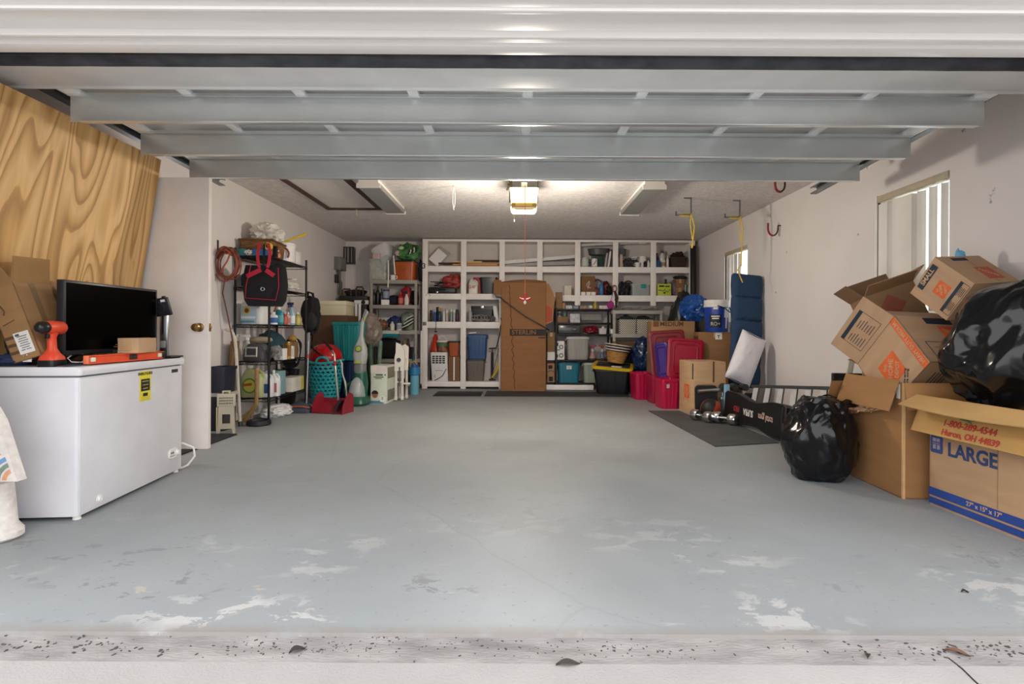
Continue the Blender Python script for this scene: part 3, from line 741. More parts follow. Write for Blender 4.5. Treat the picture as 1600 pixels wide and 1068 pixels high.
# ================================================================ builders for the small goods
def bottle(name, label, loc, r, h, col, cap='e8e6e2', band=None, cat='bottle', neck=.42, rz=0., group=None, rot=None, sq=1., capr=.45):
    t = thing(name, label, cat, loc, rz, group, rot)
    hb = h * .66
    obj('body', MB().lathe([(r * .92, 0), (r, h * .02), (r, hb), (r * .85, hb + h * .07), (r * neck, hb + h * .16), (r * neck, h * .9)], n=16, sy=sq), plastic(col, .3), t)
    obj('cap', MB().lathe([(r * capr, h * .86), (r * capr * 1.05, h * .87), (r * capr, h), (0, h)], n=12), plastic(cap), t)
    if band: obj('label_band', MB().lathe([(r * 1.01, h * .14), (r * 1.015, h * .15), (r * 1.015, h * .54), (r * 1.01, h * .55)], n=16, sy=sq), plastic(band, .5), t)
    return t
def spray_can(label, loc, r, h, col, cap, group=None, name='spray_can'):
    t = thing(name, label, 'spray can', loc, 0, group)
    obj('body', MB().lathe([(r * .95, 0), (r, .006), (r, h * .72), (r * .7, h * .80), (r * .55, h * .81)], n=14), mat(col, .3, metal=.2), t)
    obj('cap', MB().lathe([(r * .86, h * .76), (r * .86, h * .97), (r * .8, h), (0, h)], n=14), plastic(cap), t)
    return t
def trigger_bottle(name, label, loc, r, h, col, head='ffffff', band=None, rz=0.):
    t = thing(name, label, 'spray bottle', loc, rz)
    obj('body', MB().lathe([(r * .95, 0), (r, .006), (r, h * .45), (r * .62, h * .62), (r * .36, h * .72), (r * .36, h * .78)], n=16, sy=.72), plastic(col, .25), t)
    obj('trigger_head', MB().lathe([(r * .42, h * .77), (r * .42, h * .83), (r * .3, h * .86)], n=12).box((-r * .25, 0, h * .92), (r * 1.7, r * .55, h * .11), .006).box((-r * .75, 0, h * .82), (r * .22, r * .4, h * .14), .004), plastic(head), t)
    if band: obj('label_band', MB().lathe([(r * 1.01, h * .08), (r * 1.012, h * .4)], n=16, sy=.72), plastic(band, .5), t)
    return t
def jug(name, label, loc, w_, d_, h_, col, cap, band=None, rz=0., cat='jug', alpha=None, bw=.8):
    t = thing(name, label, cat, loc, rz)
    m = plastic(col, .3) if alpha is None else clear(col, alpha, .25)
    obj('body', MB().loft([(w_ * .94, d_ * .94, 0, d_ * .25), (w_, d_, h_ * .03, d_ * .3), (w_, d_, h_ * .55, d_ * .3), (w_ * .86, d_ * .8, h_ * .70, d_ * .3, -w_ * .05, 0), (w_ * .42, d_ * .5, h_ * .82, d_ * .2, -w_ * .17, 0), (w_ * .26, w_ * .26, h_ * .87, w_ * .12, -w_ * .19, 0), (w_ * .26, w_ * .26, h_ * .92, w_ * .12, -w_ * .19, 0)], k=4), m, t)
    obj('handle', MB().tube([(-w_ * .02, 0, h_ * .83), (w_ * .2, 0, h_ * .84), (w_ * .40, 0, h_ * .74), (w_ * .45, 0, h_ * .6), (w_ * .42, 0, h_ * .48)], d_ * .13, 8), m, t)
    obj('cap', MB().lathe([(w_ * .155, h_ * .90), (w_ * .155, h_), (w_ * .14, h_ * 1.005), (0, h_ * 1.005)], c=(-w_ * .19, 0, 0), n=14), plastic(cap), t)
    if band: obj('label_band', MB().box((-w_ * .02, -d_ * .5 - .001, h_ * .33), (w_ * bw, .003, h_ * .36), .001), plastic(band, .5), t)
    return t
def can(name, label, loc, r, h, col, band=None, lid='b9bcbd', cat='can', group=None, handle=False):
    t = thing(name, label, cat, loc, 0, group)
    obj('body', MB().lathe([(r * .97, 0), (r, .004), (r, .01), (r * .975, .014), (r * .975, h * .93), (r, h * .95), (r, h)], n=20), mat(col, .35, metal=.3), t)
    obj('lid', MB().lathe([(r * .95, h - .001), (r * .93, h + .004), (r * .8, h + .001), (0, h + .001)], n=20), steel(lid), t)
    if band: obj('label_band', MB().lathe([(r * .985, h * .16), (r * .99, h * .17), (r * .99, h * .82), (r * .985, h * .83)], n=20), plastic(band, .55), t)
    if handle: obj('handle', MB().tube([(r * math.cos(a), -.3 * r * math.sin(a) - .02, h * .8 - r * .9 * math.sin(a)) for a in [PI * k / 10 for k in range(11)]], .003), CHROME, t)
    return t
def tote(name, label, loc, w_, d_, h_, col, lid=None, rz=0., alpha=None, cat='storage tote', group=None, taper=.86, ribs=True, rot=None, filled=None, handles=True):
    t = thing(name, label, cat, loc, rz, group, rot)
    m = mat(col, .32, var=.05, scale=5) if alpha is None else clear(col, alpha, .22)
    q = taper; r = min(w_, d_) * .13
    lev = [(w_ * q, d_ * q, 0, r), (w_ * q * 1.01, d_ * q * 1.01, .01, r), (w_ * .955, d_ * .955, h_ * .90, r), (w_, d_, h_ * .905, r), (w_, d_, h_ * .97, r), (w_ * .99, d_ * .99, h_ * .975, r), (w_ * .94, d_ * .94, h_ * .975, r * .9), (w_ * .93, d_ * .93, h_ * .9, r * .9), (w_ * (q - .02), d_ * (q - .02), .012, r * .9)]
    obj('body', MB().loft(lev, k=5), m, t)
    if ribs:
        mb = MB()
        for s in (-1, 1):
            for x in (-.30, -.1, .1, .30):
                mb.loft([(.02, .012, .03, .005, x * w_ * q, s * d_ * q * .5), (.02, .012, h_ * .88, .005, x * w_, s * d_ * .475)], k=2)
        obj('rib', mb, m, t, kind='stuff')
    if handles:
        for s in (-1, 1): obj('handle', MB().box((s * w_ * .5, 0, h_ * .88), (.03, d_ * .35, h_ * .07), .006), m, t)
    if filled:
        obj('contents', MB().blob((0, 0, h_ * .42), (w_ * .40, d_ * .38, h_ * .38), .25, 2.5, len(label), 4, floor=.02, sq=.6), cloth(filled), t)
    if lid:
        lm = mat(lid, .35, var=.05)
        obj('lid', MB().loft([(w_ * 1.03, d_ * 1.03, h_ * .93, r), (w_ * 1.035, d_ * 1.035, h_ * .985, r), (w_ * 1.0, d_ * 1.0, h_ * 1.0, r), (w_ * .9, d_ * .88, h_ * 1.0, r), (w_ * .88, d_ * .86, h_ * 1.025, r), (w_ * .8, d_ * .78, h_ * 1.03, r)], k=5), lm, t)
    return t
def lump(name, label, c, R, m, cat, amp=.2, freq=2.2, seed=1, floor=None, sub=4, ridge=False, sq=1.):
    return tag(obj(name, MB().blob(c, R, amp, freq, seed, sub, floor, ridge, sq=sq), m), label, cat)
def basket_weave(h, h2='6b4626'): return mat(h, .7, var=.45, scale=9, bump=.9, bscale=22, stretch=(1, 1, 6))

# ================================================================ black wire shelf by the left wall
WX0, WX1, WY0, WY1 = -3.06, -2.69, 5.90, 6.93
BW = mat('0e0f10', .35, metal=.3)
ws = thing('wire_shelf', 'black wire shelving unit on four posts along the left wall', 'shelving', ((WX0 + WX1) / 2, (WY0 + WY1) / 2, 0))
hx, hy = (WX1 - WX0) / 2, (WY1 - WY0) / 2
for sx in (-1, 1):
    for sy in (-1, 1):
        p = obj('post', MB().cyl((sx * hx, sy * hy, .02), (sx * hx, sy * hy, 1.88), .0125).cyl((sx * hx, sy * hy, 1.88), (sx * hx, sy * hy, 1.888), .014), BW, ws)
        obj('foot', MB().cyl((sx * hx, sy * hy, 0), (sx * hx, sy * hy, .02), .016, .013), BW, p)
WZ = (.25, .65, 1.055, 1.46, 1.80)
for z in WZ:
    mb = MB()
    for dz in (0, -.03):
        mb.tube([(-hx, -hy, z + dz), (hx, -hy, z + dz), (hx, hy, z + dz), (-hx, hy, z + dz)], .0042, 5, closed=True)
    for i in range(1, 34): mb.cyl((-hx, -hy + i * 2 * hy / 34, z), (hx, -hy + i * 2 * hy / 34, z), .002, n=4)
    for x in (-.06, .06): mb.cyl((x, -hy, z - .005), (x, hy, z - .005), .003, n=4)
    for sx in (-1, 1):
        mb.tube([(sx * hx, -hy + i * 2 * hy / 40, z - (.03 if i % 2 else .0)) for i in range(41)], .002, 4)
    for sy in (-1, 1):
        mb.tube([(-hx + i * 2 * hx / 14, sy * hy, z - (.03 if i % 2 else .0)) for i in range(15)], .002, 4)
    for sx in (-1, 1):
        for sy in (-1, 1): mb.cyl((sx * hx, sy * hy, z - .035), (sx * hx, sy * hy, z + .006), .017, .015, n=10)
    obj('wire_deck', mb, BW, ws)
def S(k, px, d, x=None): return (X(px, d) if x is None else x, d, WZ[k] + .0045)

# top deck
t = thing('wicker_basket', 'brown wicker basket on top of the wire shelf', 'basket', (-2.88, 6.16, WZ[4] + .005), rad(4))
obj('body', MB().loft([(.30, .34, 0, .03), (.33, .38, .02, .03), (.35, .42, .17, .03), (.36, .43, .18, .03), (.33, .40, .18, .03), (.30, .36, .02, .03)]), basket_weave('8a5f3c'), t)
obj('rim', MB().tube([(.178 * sx * (1 if k else 1), .213 * sy, .18) for k, (sx, sy) in enumerate(((1, 1), (-1, 1), (-1, -1), (1, -1)))], .012, 6, closed=True), basket_weave('6f4a2c'), t)
lump('plastic_bag', 'crumpled whitish plastic bag heaped above the wicker basket', (-2.86, 6.22, 2.09), (.16, .17, .12), mat('d8d2c9', .35, var=.06, bump=.5, bscale=14), 'plastic bag', .45, 2.0, 4, ridge=True)
carton('blue_box', 'flat bright blue box at the front of the top wire shelf', (-2.80, 5.97, WZ[4] + .005), (.17, .12, .07), rad(6), mat('2b6da8', .5), tape=False)
carton('teal_box', 'small teal box by the wall on the top wire shelf', (-2.995, 5.985, WZ[4] + .005), (.09, .13, .075), 0, mat('3d8f96', .5), tape=False)
t = thing('spotted_pouch', 'white pouch with black spots on the top wire shelf', 'pouch', (-2.925, 5.93, WZ[4] + .005))
obj('body', MB().blob((0, 0, .035), (.055, .035, .034), .1, 2, 5, 3), cloth('e6e3df'), t)
mb = MB()
for k in range(7): mb.blob((-.035 + .012 * k, -.034 + .004 * abs(k - 3), .02 + .022 * (k % 3)), (.008, .004, .007), 0, sub=1)
obj('spot', mb, INK, t, kind='stuff')
t = thing('tape_roll', 'yellow and black tape roll leaning in front of the wicker basket', 'tape', (-2.715, 5.93, WZ[4] + .08))
obj('roll', MB().lathe([(.035, -.02), (.04, -.018), (.04, .018), (.035, .02)], M=fm((0, 0, .03), (1, 0, 0), (0, 0, 1))), plastic('e1c53a'), t)
obj('core', MB().lathe([(.022, -.021), (.022, .021)], M=fm((0, 0, .03), (1, 0, 0), (0, 0, 1))), BLACKP, t)
carton('torch_box', 'black box with pale stripes beside the yellow tape', (-2.70, 6.03, WZ[4] + .005), (.07, .05, .12), 0, BLACKP, tape=False)
t = thing('white_tub', 'white round tub with a brown ring printed on its face', 'tub', (-2.80, 6.52, WZ[4] + .005))
obj('body', MB().lathe([(.11, 0), (.12, .01), (.13, .20), (.135, .205), (.135, .225), (.12, .228), (0, .228)], n=22), WHITE, t)
obj('printed_ring', MB().tube([(.076 * math.cos(a) + .03, -.128 + .02 * abs(math.cos(a)), .09 + .076 * math.sin(a)) for a in [PI * (-.2 + 1.05 * k / 14) for k in range(15)]], .011, 6), mat('8d4a3a', .5), t)
carton('white_carton', 'white carton at the far end of the top wire shelf', (-2.80, 6.80, WZ[4] + .005), (.13, .16, .17), 0, WHITE, tape=False)
carton('white_carton', 'taller white carton tucked between tub and far post of the wire shelf', (-2.94, 6.74, WZ[4] + .005), (.12, .14, .25), 0, WHITE, tape=False)
t = thing('dustpan_scoop', 'yellow long-handled scoop lying over the white tub', 'scoop', (-2.86, 6.68, 2.075), rot=(0, rad(-20), rad(12)))
obj('handle', MB().tube([(-.06, 0, 0), (.10, 0, .01), (.28, 0, .02)], [.014, .014, .019]), plastic('dcc23c'), t)
obj('scoop', MB().loft([(.14, .11, -.01, .03, -.11, 0), (.16, .13, .03, .03, -.11, 0)]), plastic('dcc23c'), t)
bottle('orange_bottle', 'small terracotta bottle at the front edge of the top wire shelf', (-2.705, 6.14, WZ[4] + .005), .03, .09, 'a4553a', band='c98a63')

# hanging black tote
hb_ = thing('tote_bag', 'black tote bag with red straps hung on the wire shelf end', 'bag', (-2.67, 5.77, 1.25), rad(8))
BLKC = cloth('17171a')
obj('body', MB().loft([(.33, .15, 0, .05), (.40, .18, .06, .06), (.44, .17, .22, .06), (.42, .13, .36, .05), (.40, .05, .43, .02)], k=5), BLKC, hb_)
RST = cloth('b3263a')
obj('strap', MB().sheet(lambda u, v: (-.055 + .03 * u - .05 * math.sin(v * PI) * .4, -.075 + .02 * v, .40 + .26 * v), 2, 8, .004), RST, hb_)
obj('strap', MB().sheet(lambda u, v: (.025 + .03 * u + .05 * math.sin(v * PI) * .4, -.075 + .02 * v, .40 + .26 * v), 2, 8, .004), RST, hb_)
obj('strap', MB().sheet(lambda u, v: (-.01 + .02 * u, -.07 + .02 * v, .40 + .25 * v), 2, 4, .004), BLKC, hb_)
obj('strap', MB().box((-.09, -.092, .34), (.16, .006, .045), 0, Matrix.Identity(4) @ Matrix.Translation((-.09, -.092, .34)) @ Matrix.Rotation(rad(-28), 4, 'Y') @ Matrix.Translation((.09, .092, -.34))), RST, hb_)
obj('strap', MB().box((.07, -.092, .345), (.10, .006, .045), 0, Matrix.Translation((.07, -.092, .345)) @ Matrix.Rotation(rad(35), 4, 'Y') @ Matrix.Translation((-.07, .092, -.345))), RST, hb_)
obj('piping', MB().tube([(-.12, -.09, .42), (-.165, -.096, .2), (-.17, -.096, .08), (.13, -.096, .06), (.16, -.095, .2), (.15, -.088, .40)], .004), RST, hb_)
obj('ring', MB().tube([(.018 * math.cos(2 * PI * k / 16), -.096, .175 + .018 * math.sin(2 * PI * k / 16)) for k in range(16)], .004, closed=True), CHROME, hb_)
obj('hanger_hook', MB().tube([(.0, -.05, .63), (0, .0, .67), (0, .12, .66), (0, .15, .62)], .004), BLACKM, hb_)

# second deck
tag(obj('denim_fabric', MB().blob((-2.99, 6.06, WZ[3] + .085), (.05, .11, .082), .12, 2, 2, 4, floor=WZ[3] + .005, sq=.6), cloth('28344c')), 'dark navy folded fabric on the second wire shelf down', 'fabric')
lump('white_rag', 'white cloth heaped at the far end of the second wire shelf down', (-2.83, 6.72, WZ[3] + .06), (.12, .16, .07), cloth('d6d1cb'), 'cloth', .35, 2, 3, floor=WZ[3] + .005)
t = thing('hair_clippers', 'black and chrome tool lying on the white cloth of the wire shelf', 'tool', (-2.79, 6.72, WZ[3] + .135), rad(20))
obj('body', MB().loft([(.05, .03, 0, .012), (.05, .03, .14, .012)], M=fm((-.07, 0, 0), (0, 0, 1), (0, 1, 0)) @ Matrix.Identity(4)), BLACKP, t)
obj('blade', MB().box((.0, 0, .03), (.12, .02, .01), .003), CHROME, t)

# third deck
lj = thing('litter_jug', 'large white jug with pale blue label and a round orange picture', 'jug', S(2, 398, 6.02), rad(-8))
obj('body', MB().loft([(.25, .15, 0, .04), (.265, .165, .02, .05), (.265, .165, .20, .05), (.25, .15, .235, .05), (.22, .12, .25, .05)], k=6), plastic('dfe0dd', .35), lj)
obj('handle_hole', MB().box((.085, -.0815, .19), (.05, .004, .03), .0015), plastic('bfc0bd'), lj)
obj('label_band', MB().box((-.02, -.0815, .105), (.19, .004, .19), .0015), plastic('a9c3cf', .5), lj)
obj('round_picture', MB().cyl((-.04, -.0845, .15), (-.04, -.0825, .15), .043, n=24), plastic('d7b24a'), lj)
obj('round_picture', MB().cyl((-.04, -.086, .15), (-.04, -.084, .15), .026, n=20), plastic('6d4526'), lj)
obj('label_lines', MB().box((-.03, -.0842, .075), (.15, .002, .026), 0).box((.045, -.0848, .075), (.03, .002, .022), 0), plastic('e6ecee'), lj)
obj('label_lines', MB().box((-.03, -.0842, .03), (.16, .002, .02), 0), plastic('5f9bb8'), lj)
trigger_bottle('red_spray_bottle', 'dark red bottle right behind the front wire shelf post', S(2, 417, 6.12, -2.80), .04, .22, '7a2a2a', '5d2020')
bottle('blue_white_bottle', 'white detergent bottle with a round blue label', S(2, 428, 6.08, -2.725), .048, .14, 'dfe3e6', 'd9dde0', '3a63a3', sq=.6)
bottle('teal_bottle', 'teal detergent bottle with white cap leaning on the white one', S(2, 437, 6.25, -2.74), .055, .20, '2f7f8c', 'e6e8e6', '56a9b5', sq=.6)
trigger_bottle('orange_spray_bottle', 'amber spray bottle behind the teal detergent', S(2, 441, 6.42, -2.84), .05, .29, 'b98a55', 'e9e4da', 'c9713d')
bottle('red_bottle', 'slim red bottle between teal and pale bottles on the wire shelf', S(2, 446, 6.38, -2.725), .032, .15, 'a8483a', 'c7c2bb', 'b5604f')
bottle('pink_bottle', 'pale pink bottle beside the slim red bottle', S(2, 452, 6.47, -2.725), .027, .15, 'c9aaa2', 'e8e5e0', 'b0786c')
trigger_bottle('blue_spray_bottle', 'pale blue spray bottle with navy trigger on the wire shelf', S(2, 459, 6.60, -2.74), .045, .28, '9db7cf', '27345e', 'dfe7ee')
bottle('glass_bottle', 'clear slim bottle behind the blue spray bottle', S(2, 455, 6.70, -2.90), .03, .24, 'b9c2c2', 'd9d9d7')
bottle('yellow_bottle', 'small yellow-green bottle with white cap next to the far post', S(2, 467, 6.77, -2.735), .038, .16, 'b2a652', 'eceae4', 'c4b868')
bottle('beige_bottle', 'squat beige bottle hard against the far wire shelf post', S(2, 474, 6.86, -2.75), .035, .13, 'b0a17e', '9c8f72')

# fourth deck
trigger_bottle('white_spray_bottle', 'cloudy spray bottle with white trigger by the left wall', S(1, 391, 6.03, -2.99), .055, .30, 'b9bdb5', 'eceae6')
t = thing('handheld_vacuum', 'dark grey handheld vacuum with a pale square frame', 'vacuum', S(1, 404, 5.99, -2.86), rad(-10))
obj('body', MB().loft([(.26, .15, 0, .05), (.28, .17, .03, .06), (.27, .16, .13, .06), (.18, .12, .19, .05)], k=5), plastic('4b4b4d'), t)
obj('frame', MB().tube([(-.075, -.09, .06), (.055, -.09, .06), (.055, -.085, .15), (-.075, -.085, .15)], .012, 6, closed=True), plastic('c4c1b6'), t)
obj('nozzle', MB().tube([(.13, 0, .1), (.2, -.02, .14), (.26, -.02, .1)], [.03, .028, .02]), plastic('6f6f6f'), t)
lump('blue_rag', 'dark teal fabric piled at the back of the fourth wire deck', (-2.87, 6.34, WZ[1] + .20), (.13, .14, .13), cloth('27414c'), 'cloth', .35, 2.2, 8, floor=WZ[1] + .005)
lump('beige_pack', 'beige soft pack lying above the handheld vacuum', (-2.90, 6.16, WZ[1] + .235), (.13, .06, .04), cloth('b5a48e'), 'pack', .1, 2, 3)
lump('clear_bag', 'clear plastic bag next to the handheld vacuum', (-2.735, 6.2, WZ[1] + .09), (.05, .06, .085), clear('a9a9a8', .5, .12), 'plastic bag', .3, 3, 6, floor=WZ[1] + .006)
carton('white_box', 'plain white box on the fourth wire deck', S(1, 436, 6.33, -2.745), (.10, .12, .13), 0, WHITE, tape=False)
can('gold_tin', 'tall gold tin on the fourth wire deck', S(1, 447, 6.46, -2.715), .028, .20, 'b88f3a', '8d5a24', 'e3e0da', cat='tin')
can('white_tin', 'white tin right beside the gold tin', S(1, 455, 6.56, -2.72), .034, .15, 'ddd9d0', 'c9c4b8', cat='tin')
carton('open_brown_box', 'small brown box at the far end of the fourth wire deck', (-2.86, 6.74, WZ[1] + .005), (.20, .24, .20), 0, CARD_D)
lump('brass_bulb', 'amber glass float lying on the small brown box', (-2.80, 6.78, WZ[1] + .245), (.05, .05, .04), mat('b98a3f', .25), 'ornament', .1, 2, 2)

# lowest deck
gj = jug('bleach_jug', 'big pale green jug with yellow and green round label', S(0, 387, 6.04, -2.915), .25, .15, .36, 'b4b986', 'e3e2da', None, rad(-6))
for r_, c_, dy in ((.085, '5f8f4a', .0), (.068, 'c8c75a', -.001)): obj('round_label', MB().cyl((-.01, -.0765 + dy, .13), (-.01, -.075 + dy, .13), r_, n=24), plastic(c_, .5), gj)
obj('label_lines', MB().box((-.01, -.0785, .145), (.10, .001, .028), 0, Matrix.Rotation(rad(-8), 4, 'Y')), plastic('c0582e'), gj)
jug('blue_label_jug', 'white cleaner jug with a square dark blue label', S(0, 410, 6.06, -2.775), .12, .10, .29, 'dfe0e4', '8c90a8', '2d5791')
jug('red_label_jug', 'white cleaner jug with a narrow red label behind the post', S(0, 424, 6.16, -2.735), .10, .10, .29, 'dfdedd', 'e8e6e2', 'b35a6a')
carton('teal_carton', 'teal and white carton standing on the lowest wire deck', S(0, 436, 6.33, -2.80), (.14, .17, .27), rad(-4), mat('7da3a9', .55), tape=False)
carton('white_small_carton', 'small white carton behind the jugs on the lowest wire deck', S(0, 407, 6.3, -2.96), (.13, .12, .27), 0, PAPER, tape=False)
yb = carton('yellow_edge_box', 'white box with yellow side at the far end of the lowest wire deck', (-2.78, 6.70, WZ[0] + .005), (.17, .36, .17), 0, mat('d5d0c4', .6), tape=False)
obj('printed_side', MB().bx(-.0855, .0862, .10, .1805, .003, .168), plastic('c3b53f', .6), yb)
lump('dark_shoes', 'black shoe stacked behind the yellow-sided box', (-2.9, 6.62, WZ[0] + .22), (.09, .16, .05), BLACKP, 'shoe', .25, 2.4, 9)

# on the floor by the wire shelf
t = thing('pet_bowl', 'black rubber bowl on the floor before the wire shelf', 'bowl', (-2.71, 5.72, 0))
obj('body', MB().lathe([(.105, 0), (.125, .012), (.115, .05), (.105, .055), (.095, .05), (.085, .02), (0, .016)], n=26), plastic('1a1a1c', .5), t)
t = thing('whisk_broom', 'wooden handled hand broom standing in front of the jugs', 'brush', (-2.83, 5.80, .0), rot=(rad(-6), rad(4), 0))
obj('handle', MB().tube([(.03, 0, .20), (.01, 0, .40), (-.01, 0, .57), (-.015, 0, .585)], [.021, .019, .022, .012]), mat('9c7a4d', .6, var=.15), t)
mb = MB()
for k in range(26):
    a = rng.uniform(-1, 1); b_ = rng.uniform(-1, 1)
    mb.cyl((.03 + .015 * a, .012 * b_, .21), (-.05 + .085 * a - .03, .03 * b_, .004), .0035, n=4)
obj('bristle', mb, mat('a5865a', .8), t, kind='stuff')
lump('white_sheet', 'white cloth bundle on the floor under the wire shelf', (-2.80, 6.36, .05), (.14, .26, .08), mat('dcdbdd', .8, var=.04, bump=.4, bscale=14), 'cloth', .35, 2.3, 5, floor=.002, ridge=True)
t = thing('lobby_broom', 'upright broom with a silver pole and grey head', 'broom', (-2.57, 6.60, 0))
obj('pole', MB().cyl((.02, 0, .11), (.035, .02, .95), .011), steel('a9aeb2', .3), t)
obj('collar', MB().cyl((.028, .01, .66), (.0285, .0105, .70), .016), plastic('b3362c'), t)
obj('grip', MB().cyl((.034, .018, .86), (.036, .021, .97), .014), GREYP, t)
obj('head', MB().loft([(.30, .16, 0, .05), (.31, .17, .03, .06), (.24, .11, .09, .05), (.10, .06, .125, .03)], c=(-.06, 0, 0)), plastic('3d4450', .6), t)
obj('edge_band', MB().tube([(-.20 + .28 * k / 8, -.062 - .014 * math.sin(PI * k / 8), .065 + .02 * math.sin(PI * k / 8)) for k in range(9)], .011), plastic('a5583d'), t)

# wall between the door and the wire shelf
ec = thing('extension_cord', 'coiled red-brown extension cord hanging on the left wall', 'cord', (-2.985, 5.60, 1.68))
mb = MB(); r2 = random.Random(3)
for k in range(11):
    R0 = r2.uniform(.125, .165); ox, oz, oy = r2.uniform(-.02, .02), r2.uniform(-.025, .015), r2.uniform(-.045, .045); ph = r2.uniform(0, 6); ti = r2.uniform(-.25, .25)
    mb.tube([(ox * .5 + R0 * .75 * math.cos(a), oy + ti * R0 * math.sin(a + ph) * .5, oz + R0 * (1 + .08 * math.sin(2 * a + ph)) * math.sin(a)) for a in [2 * PI * q / 30 for q in range(30)]], .0068, 5, closed=True)
obj('coil', mb, mat('8c4a38', .55, var=.15), ec)
obj('knot', MB().tube([(.02 + .03 * math.cos(q), -.02 + .05 * math.sin(q), .12 + .01 * math.sin(3 * q) - .0) for q in [2 * PI * k / 16 for k in range(16)]], .008, 6, closed=True).tube([(.03 + .03 * math.cos(q), -.02 + .055 * math.sin(q), .10 + .012 * math.cos(2 * q)) for q in [2 * PI * k / 16 for k in range(16)]], .008, 6, closed=True), mat('a3513c', .55), ec)
obj('end', MB().tube([(.05, -.05, .09), (.03, -.06, .02), (-.02, -.05, -.05), (-.03, -.045, -.1)], .008), mat('a3513c', .55), ec)
obj('tail', MB().tube([(-.02, 0, -.13), (-.06, .02, -.3), (-.03, .05, -.5), (.0, .08, -.72), (.03, .1, -.95), (.02, .1, -1.1)], .0065), mat('6d4034', .55), ec)
obj('wall_hook', MB().bx(-.11, -.095, -.01, .01, .05, .24).bx(-.11, .02, -.008, .008, .135, .148), mat('55585b', .4, metal=.7), ec)
t = thing('wall_hook', 'small black bracket on the left wall above the wire shelf', 'hook', (XL, 6.42, 2.13))
obj('plate', MB().bx(0, .012, -.02, .03, -.08, .08, .002), BLACKM, t); obj('peg', MB().tube([(.01, 0, -.02), (.07, 0, -.03), (.08, 0, .0)], .006), BLACKM, t)
for z0, z1, lab in ((.0, .34, 'navy plastic bin on the floor behind the house door'), (.375, .63, 'navy plastic bin stacked on the lower one behind the house door')):
    t = thing('plastic_bin', lab, 'bin', (-2.965, 5.47, z0))
    obj('body', MB().loft([(.16, .22, 0, .02), (.175, .24, z1 - z0 - .03, .02), (.19, .26, z1 - z0 - .03, .02), (.19, .26, z1 - z0, .02), (.165, .23, z1 - z0, .02), (.15, .21, .02, .02)]), plastic('1d2333', .45), t)
    if z0 == 0: obj('lid', MB().loft([(.20, .27, z1, .02), (.20, .27, z1 + .034, .02)]), plastic('b6b3ad'), t)
t = thing('folding_step_stool', 'folded beige plastic step stool standing upright', 'step stool', (-2.785, 5.22, .0), rad(18)); t.scale = (.78, .9, 1)
BE = plastic('b9b19d', .45)
def frame_poly(mb, outer, holes, t_, M): mb.prism(outer, t_, M); return mb
mb = MB(); M_ = front(0, .02, 0)
mb.prism([(-.10, 0), (-.075, 0), (-.065, .05), (.065, .05), (.075, 0), (.10, 0), (.092, .10), (-.092, .10)], .04, M_)
mb.prism([(-.092, .10), (-.045, .10), (-.045, .19), (-.088, .19)], .04, M_); mb.prism([(.045, .10), (.092, .10), (.088, .19), (.045, .19)], .04, M_)
mb.prism([(-.088, .19), (.088, .19), (.085, .265), (-.085, .265)], .04, M_)
obj('leg_panel', mb, BE, t)
obj('leg_recess', MB().bx(-.045, .045, .0, .012, .10, .19), plastic('3a3832'), t)
obj('top_panel', MB().box((0, 0, .325), (.205, .05, .125), .012).bx(-.045, -.028, -.02, .02, .38, .41, .003).bx(.028, .045, -.02, .02, .38, .41, .003).bx(-.045, .045, -.02, .02, .402, .415, .003), BE, t)
mb = MB()
for r_ in range(3):
    for c_ in range(9): mb.box((-.07 + c_ * .0175, -.0255, .295 + r_ * .026), (.009, .003, .012), 0)
obj('grip_slot', mb, plastic('2d2b27'), t, kind='stuff')
obj('hinge_edge', MB().bx(-.108, -.096, -.025, .03, .01, .26, .003), plastic('c9bf8e'), t)
t = thing('walking_cane', 'white painted cane with a curved top leaning behind the step stool', 'cane', (-2.95, 5.66, 0))
obj('shaft', MB().tube([(.09, -.03, .01), (.05, 0, .4), (.01, .03, .80), (-.01, .04, .92), (-.04, .04, .985), (-.10, .04, 1.0), (-.105, .04, .99)], .017, 8), mat('cdc6b8', .5, var=.15), t)
obj('tip', MB().cyl((.094, -.032, 0), (.086, -.028, .05), .02), plastic('3a3734'), t)
t = thing('cardboard_panel', 'flattened brown cardboard leaning on the left wall by the wire shelf', 'cardboard', (-3.045, 5.58, 0), rot=(0, rad(3), 0))
obj('sheet', MB().bx(-.004, .0, .12, .30, 0, .88), card('7d6045'), t); obj('sheet', MB().bx(.004, .008, .14, .29, 0, .80), card('8c6d4e'), t)
tag(obj('door_mat', MB().bx(-3.06, -2.66, 4.14, 5.18, .001, .012, .004), cloth('242528')), 'black doormat on the floor by the house door', 'mat')
# ================================================================ back left corner
t = thing('utility_box', 'grey utility box with conduit on the left wall near the corner', 'utility box', (XL, 9.3, 2.02))
obj('box', MB().bx(0, .12, -.14, .14, 0, .22, .006), mat('7d7b78', .5, metal=.3), t)
obj('cover', MB().bx(.12, .126, -.12, .12, .02, .2, .004), mat('8b8986', .5, metal=.3), t)
obj('conduit', MB().tube([(.06, -.05, .0), (.06, -.05, -.16), (.08, -.03, -.22), (.06, .0, -.40), (.08, .02, -.42)], .028), mat('57554f', .6), t)
obj('outlet', MB().bx(.0, .05, -.12, -.02, -.22, -.08, .004), mat('2a2927', .5), t)
t = thing('vented_box', 'dark slotted box fixed high in the back left corner', 'box', (-3.0, 9.70, 2.18))
obj('body', MB().bx(-.09, .09, -.06, .085, 0, .30, .005), plastic('2c2a2a'), t)
for x, w_ in ((-.05, .02), (.0, .03), (.06, .015)): obj('slat', MB().bx(x - w_ / 2, x + w_ / 2, -.07, -.06, .02, .28), mat('8c8780', .4), t)
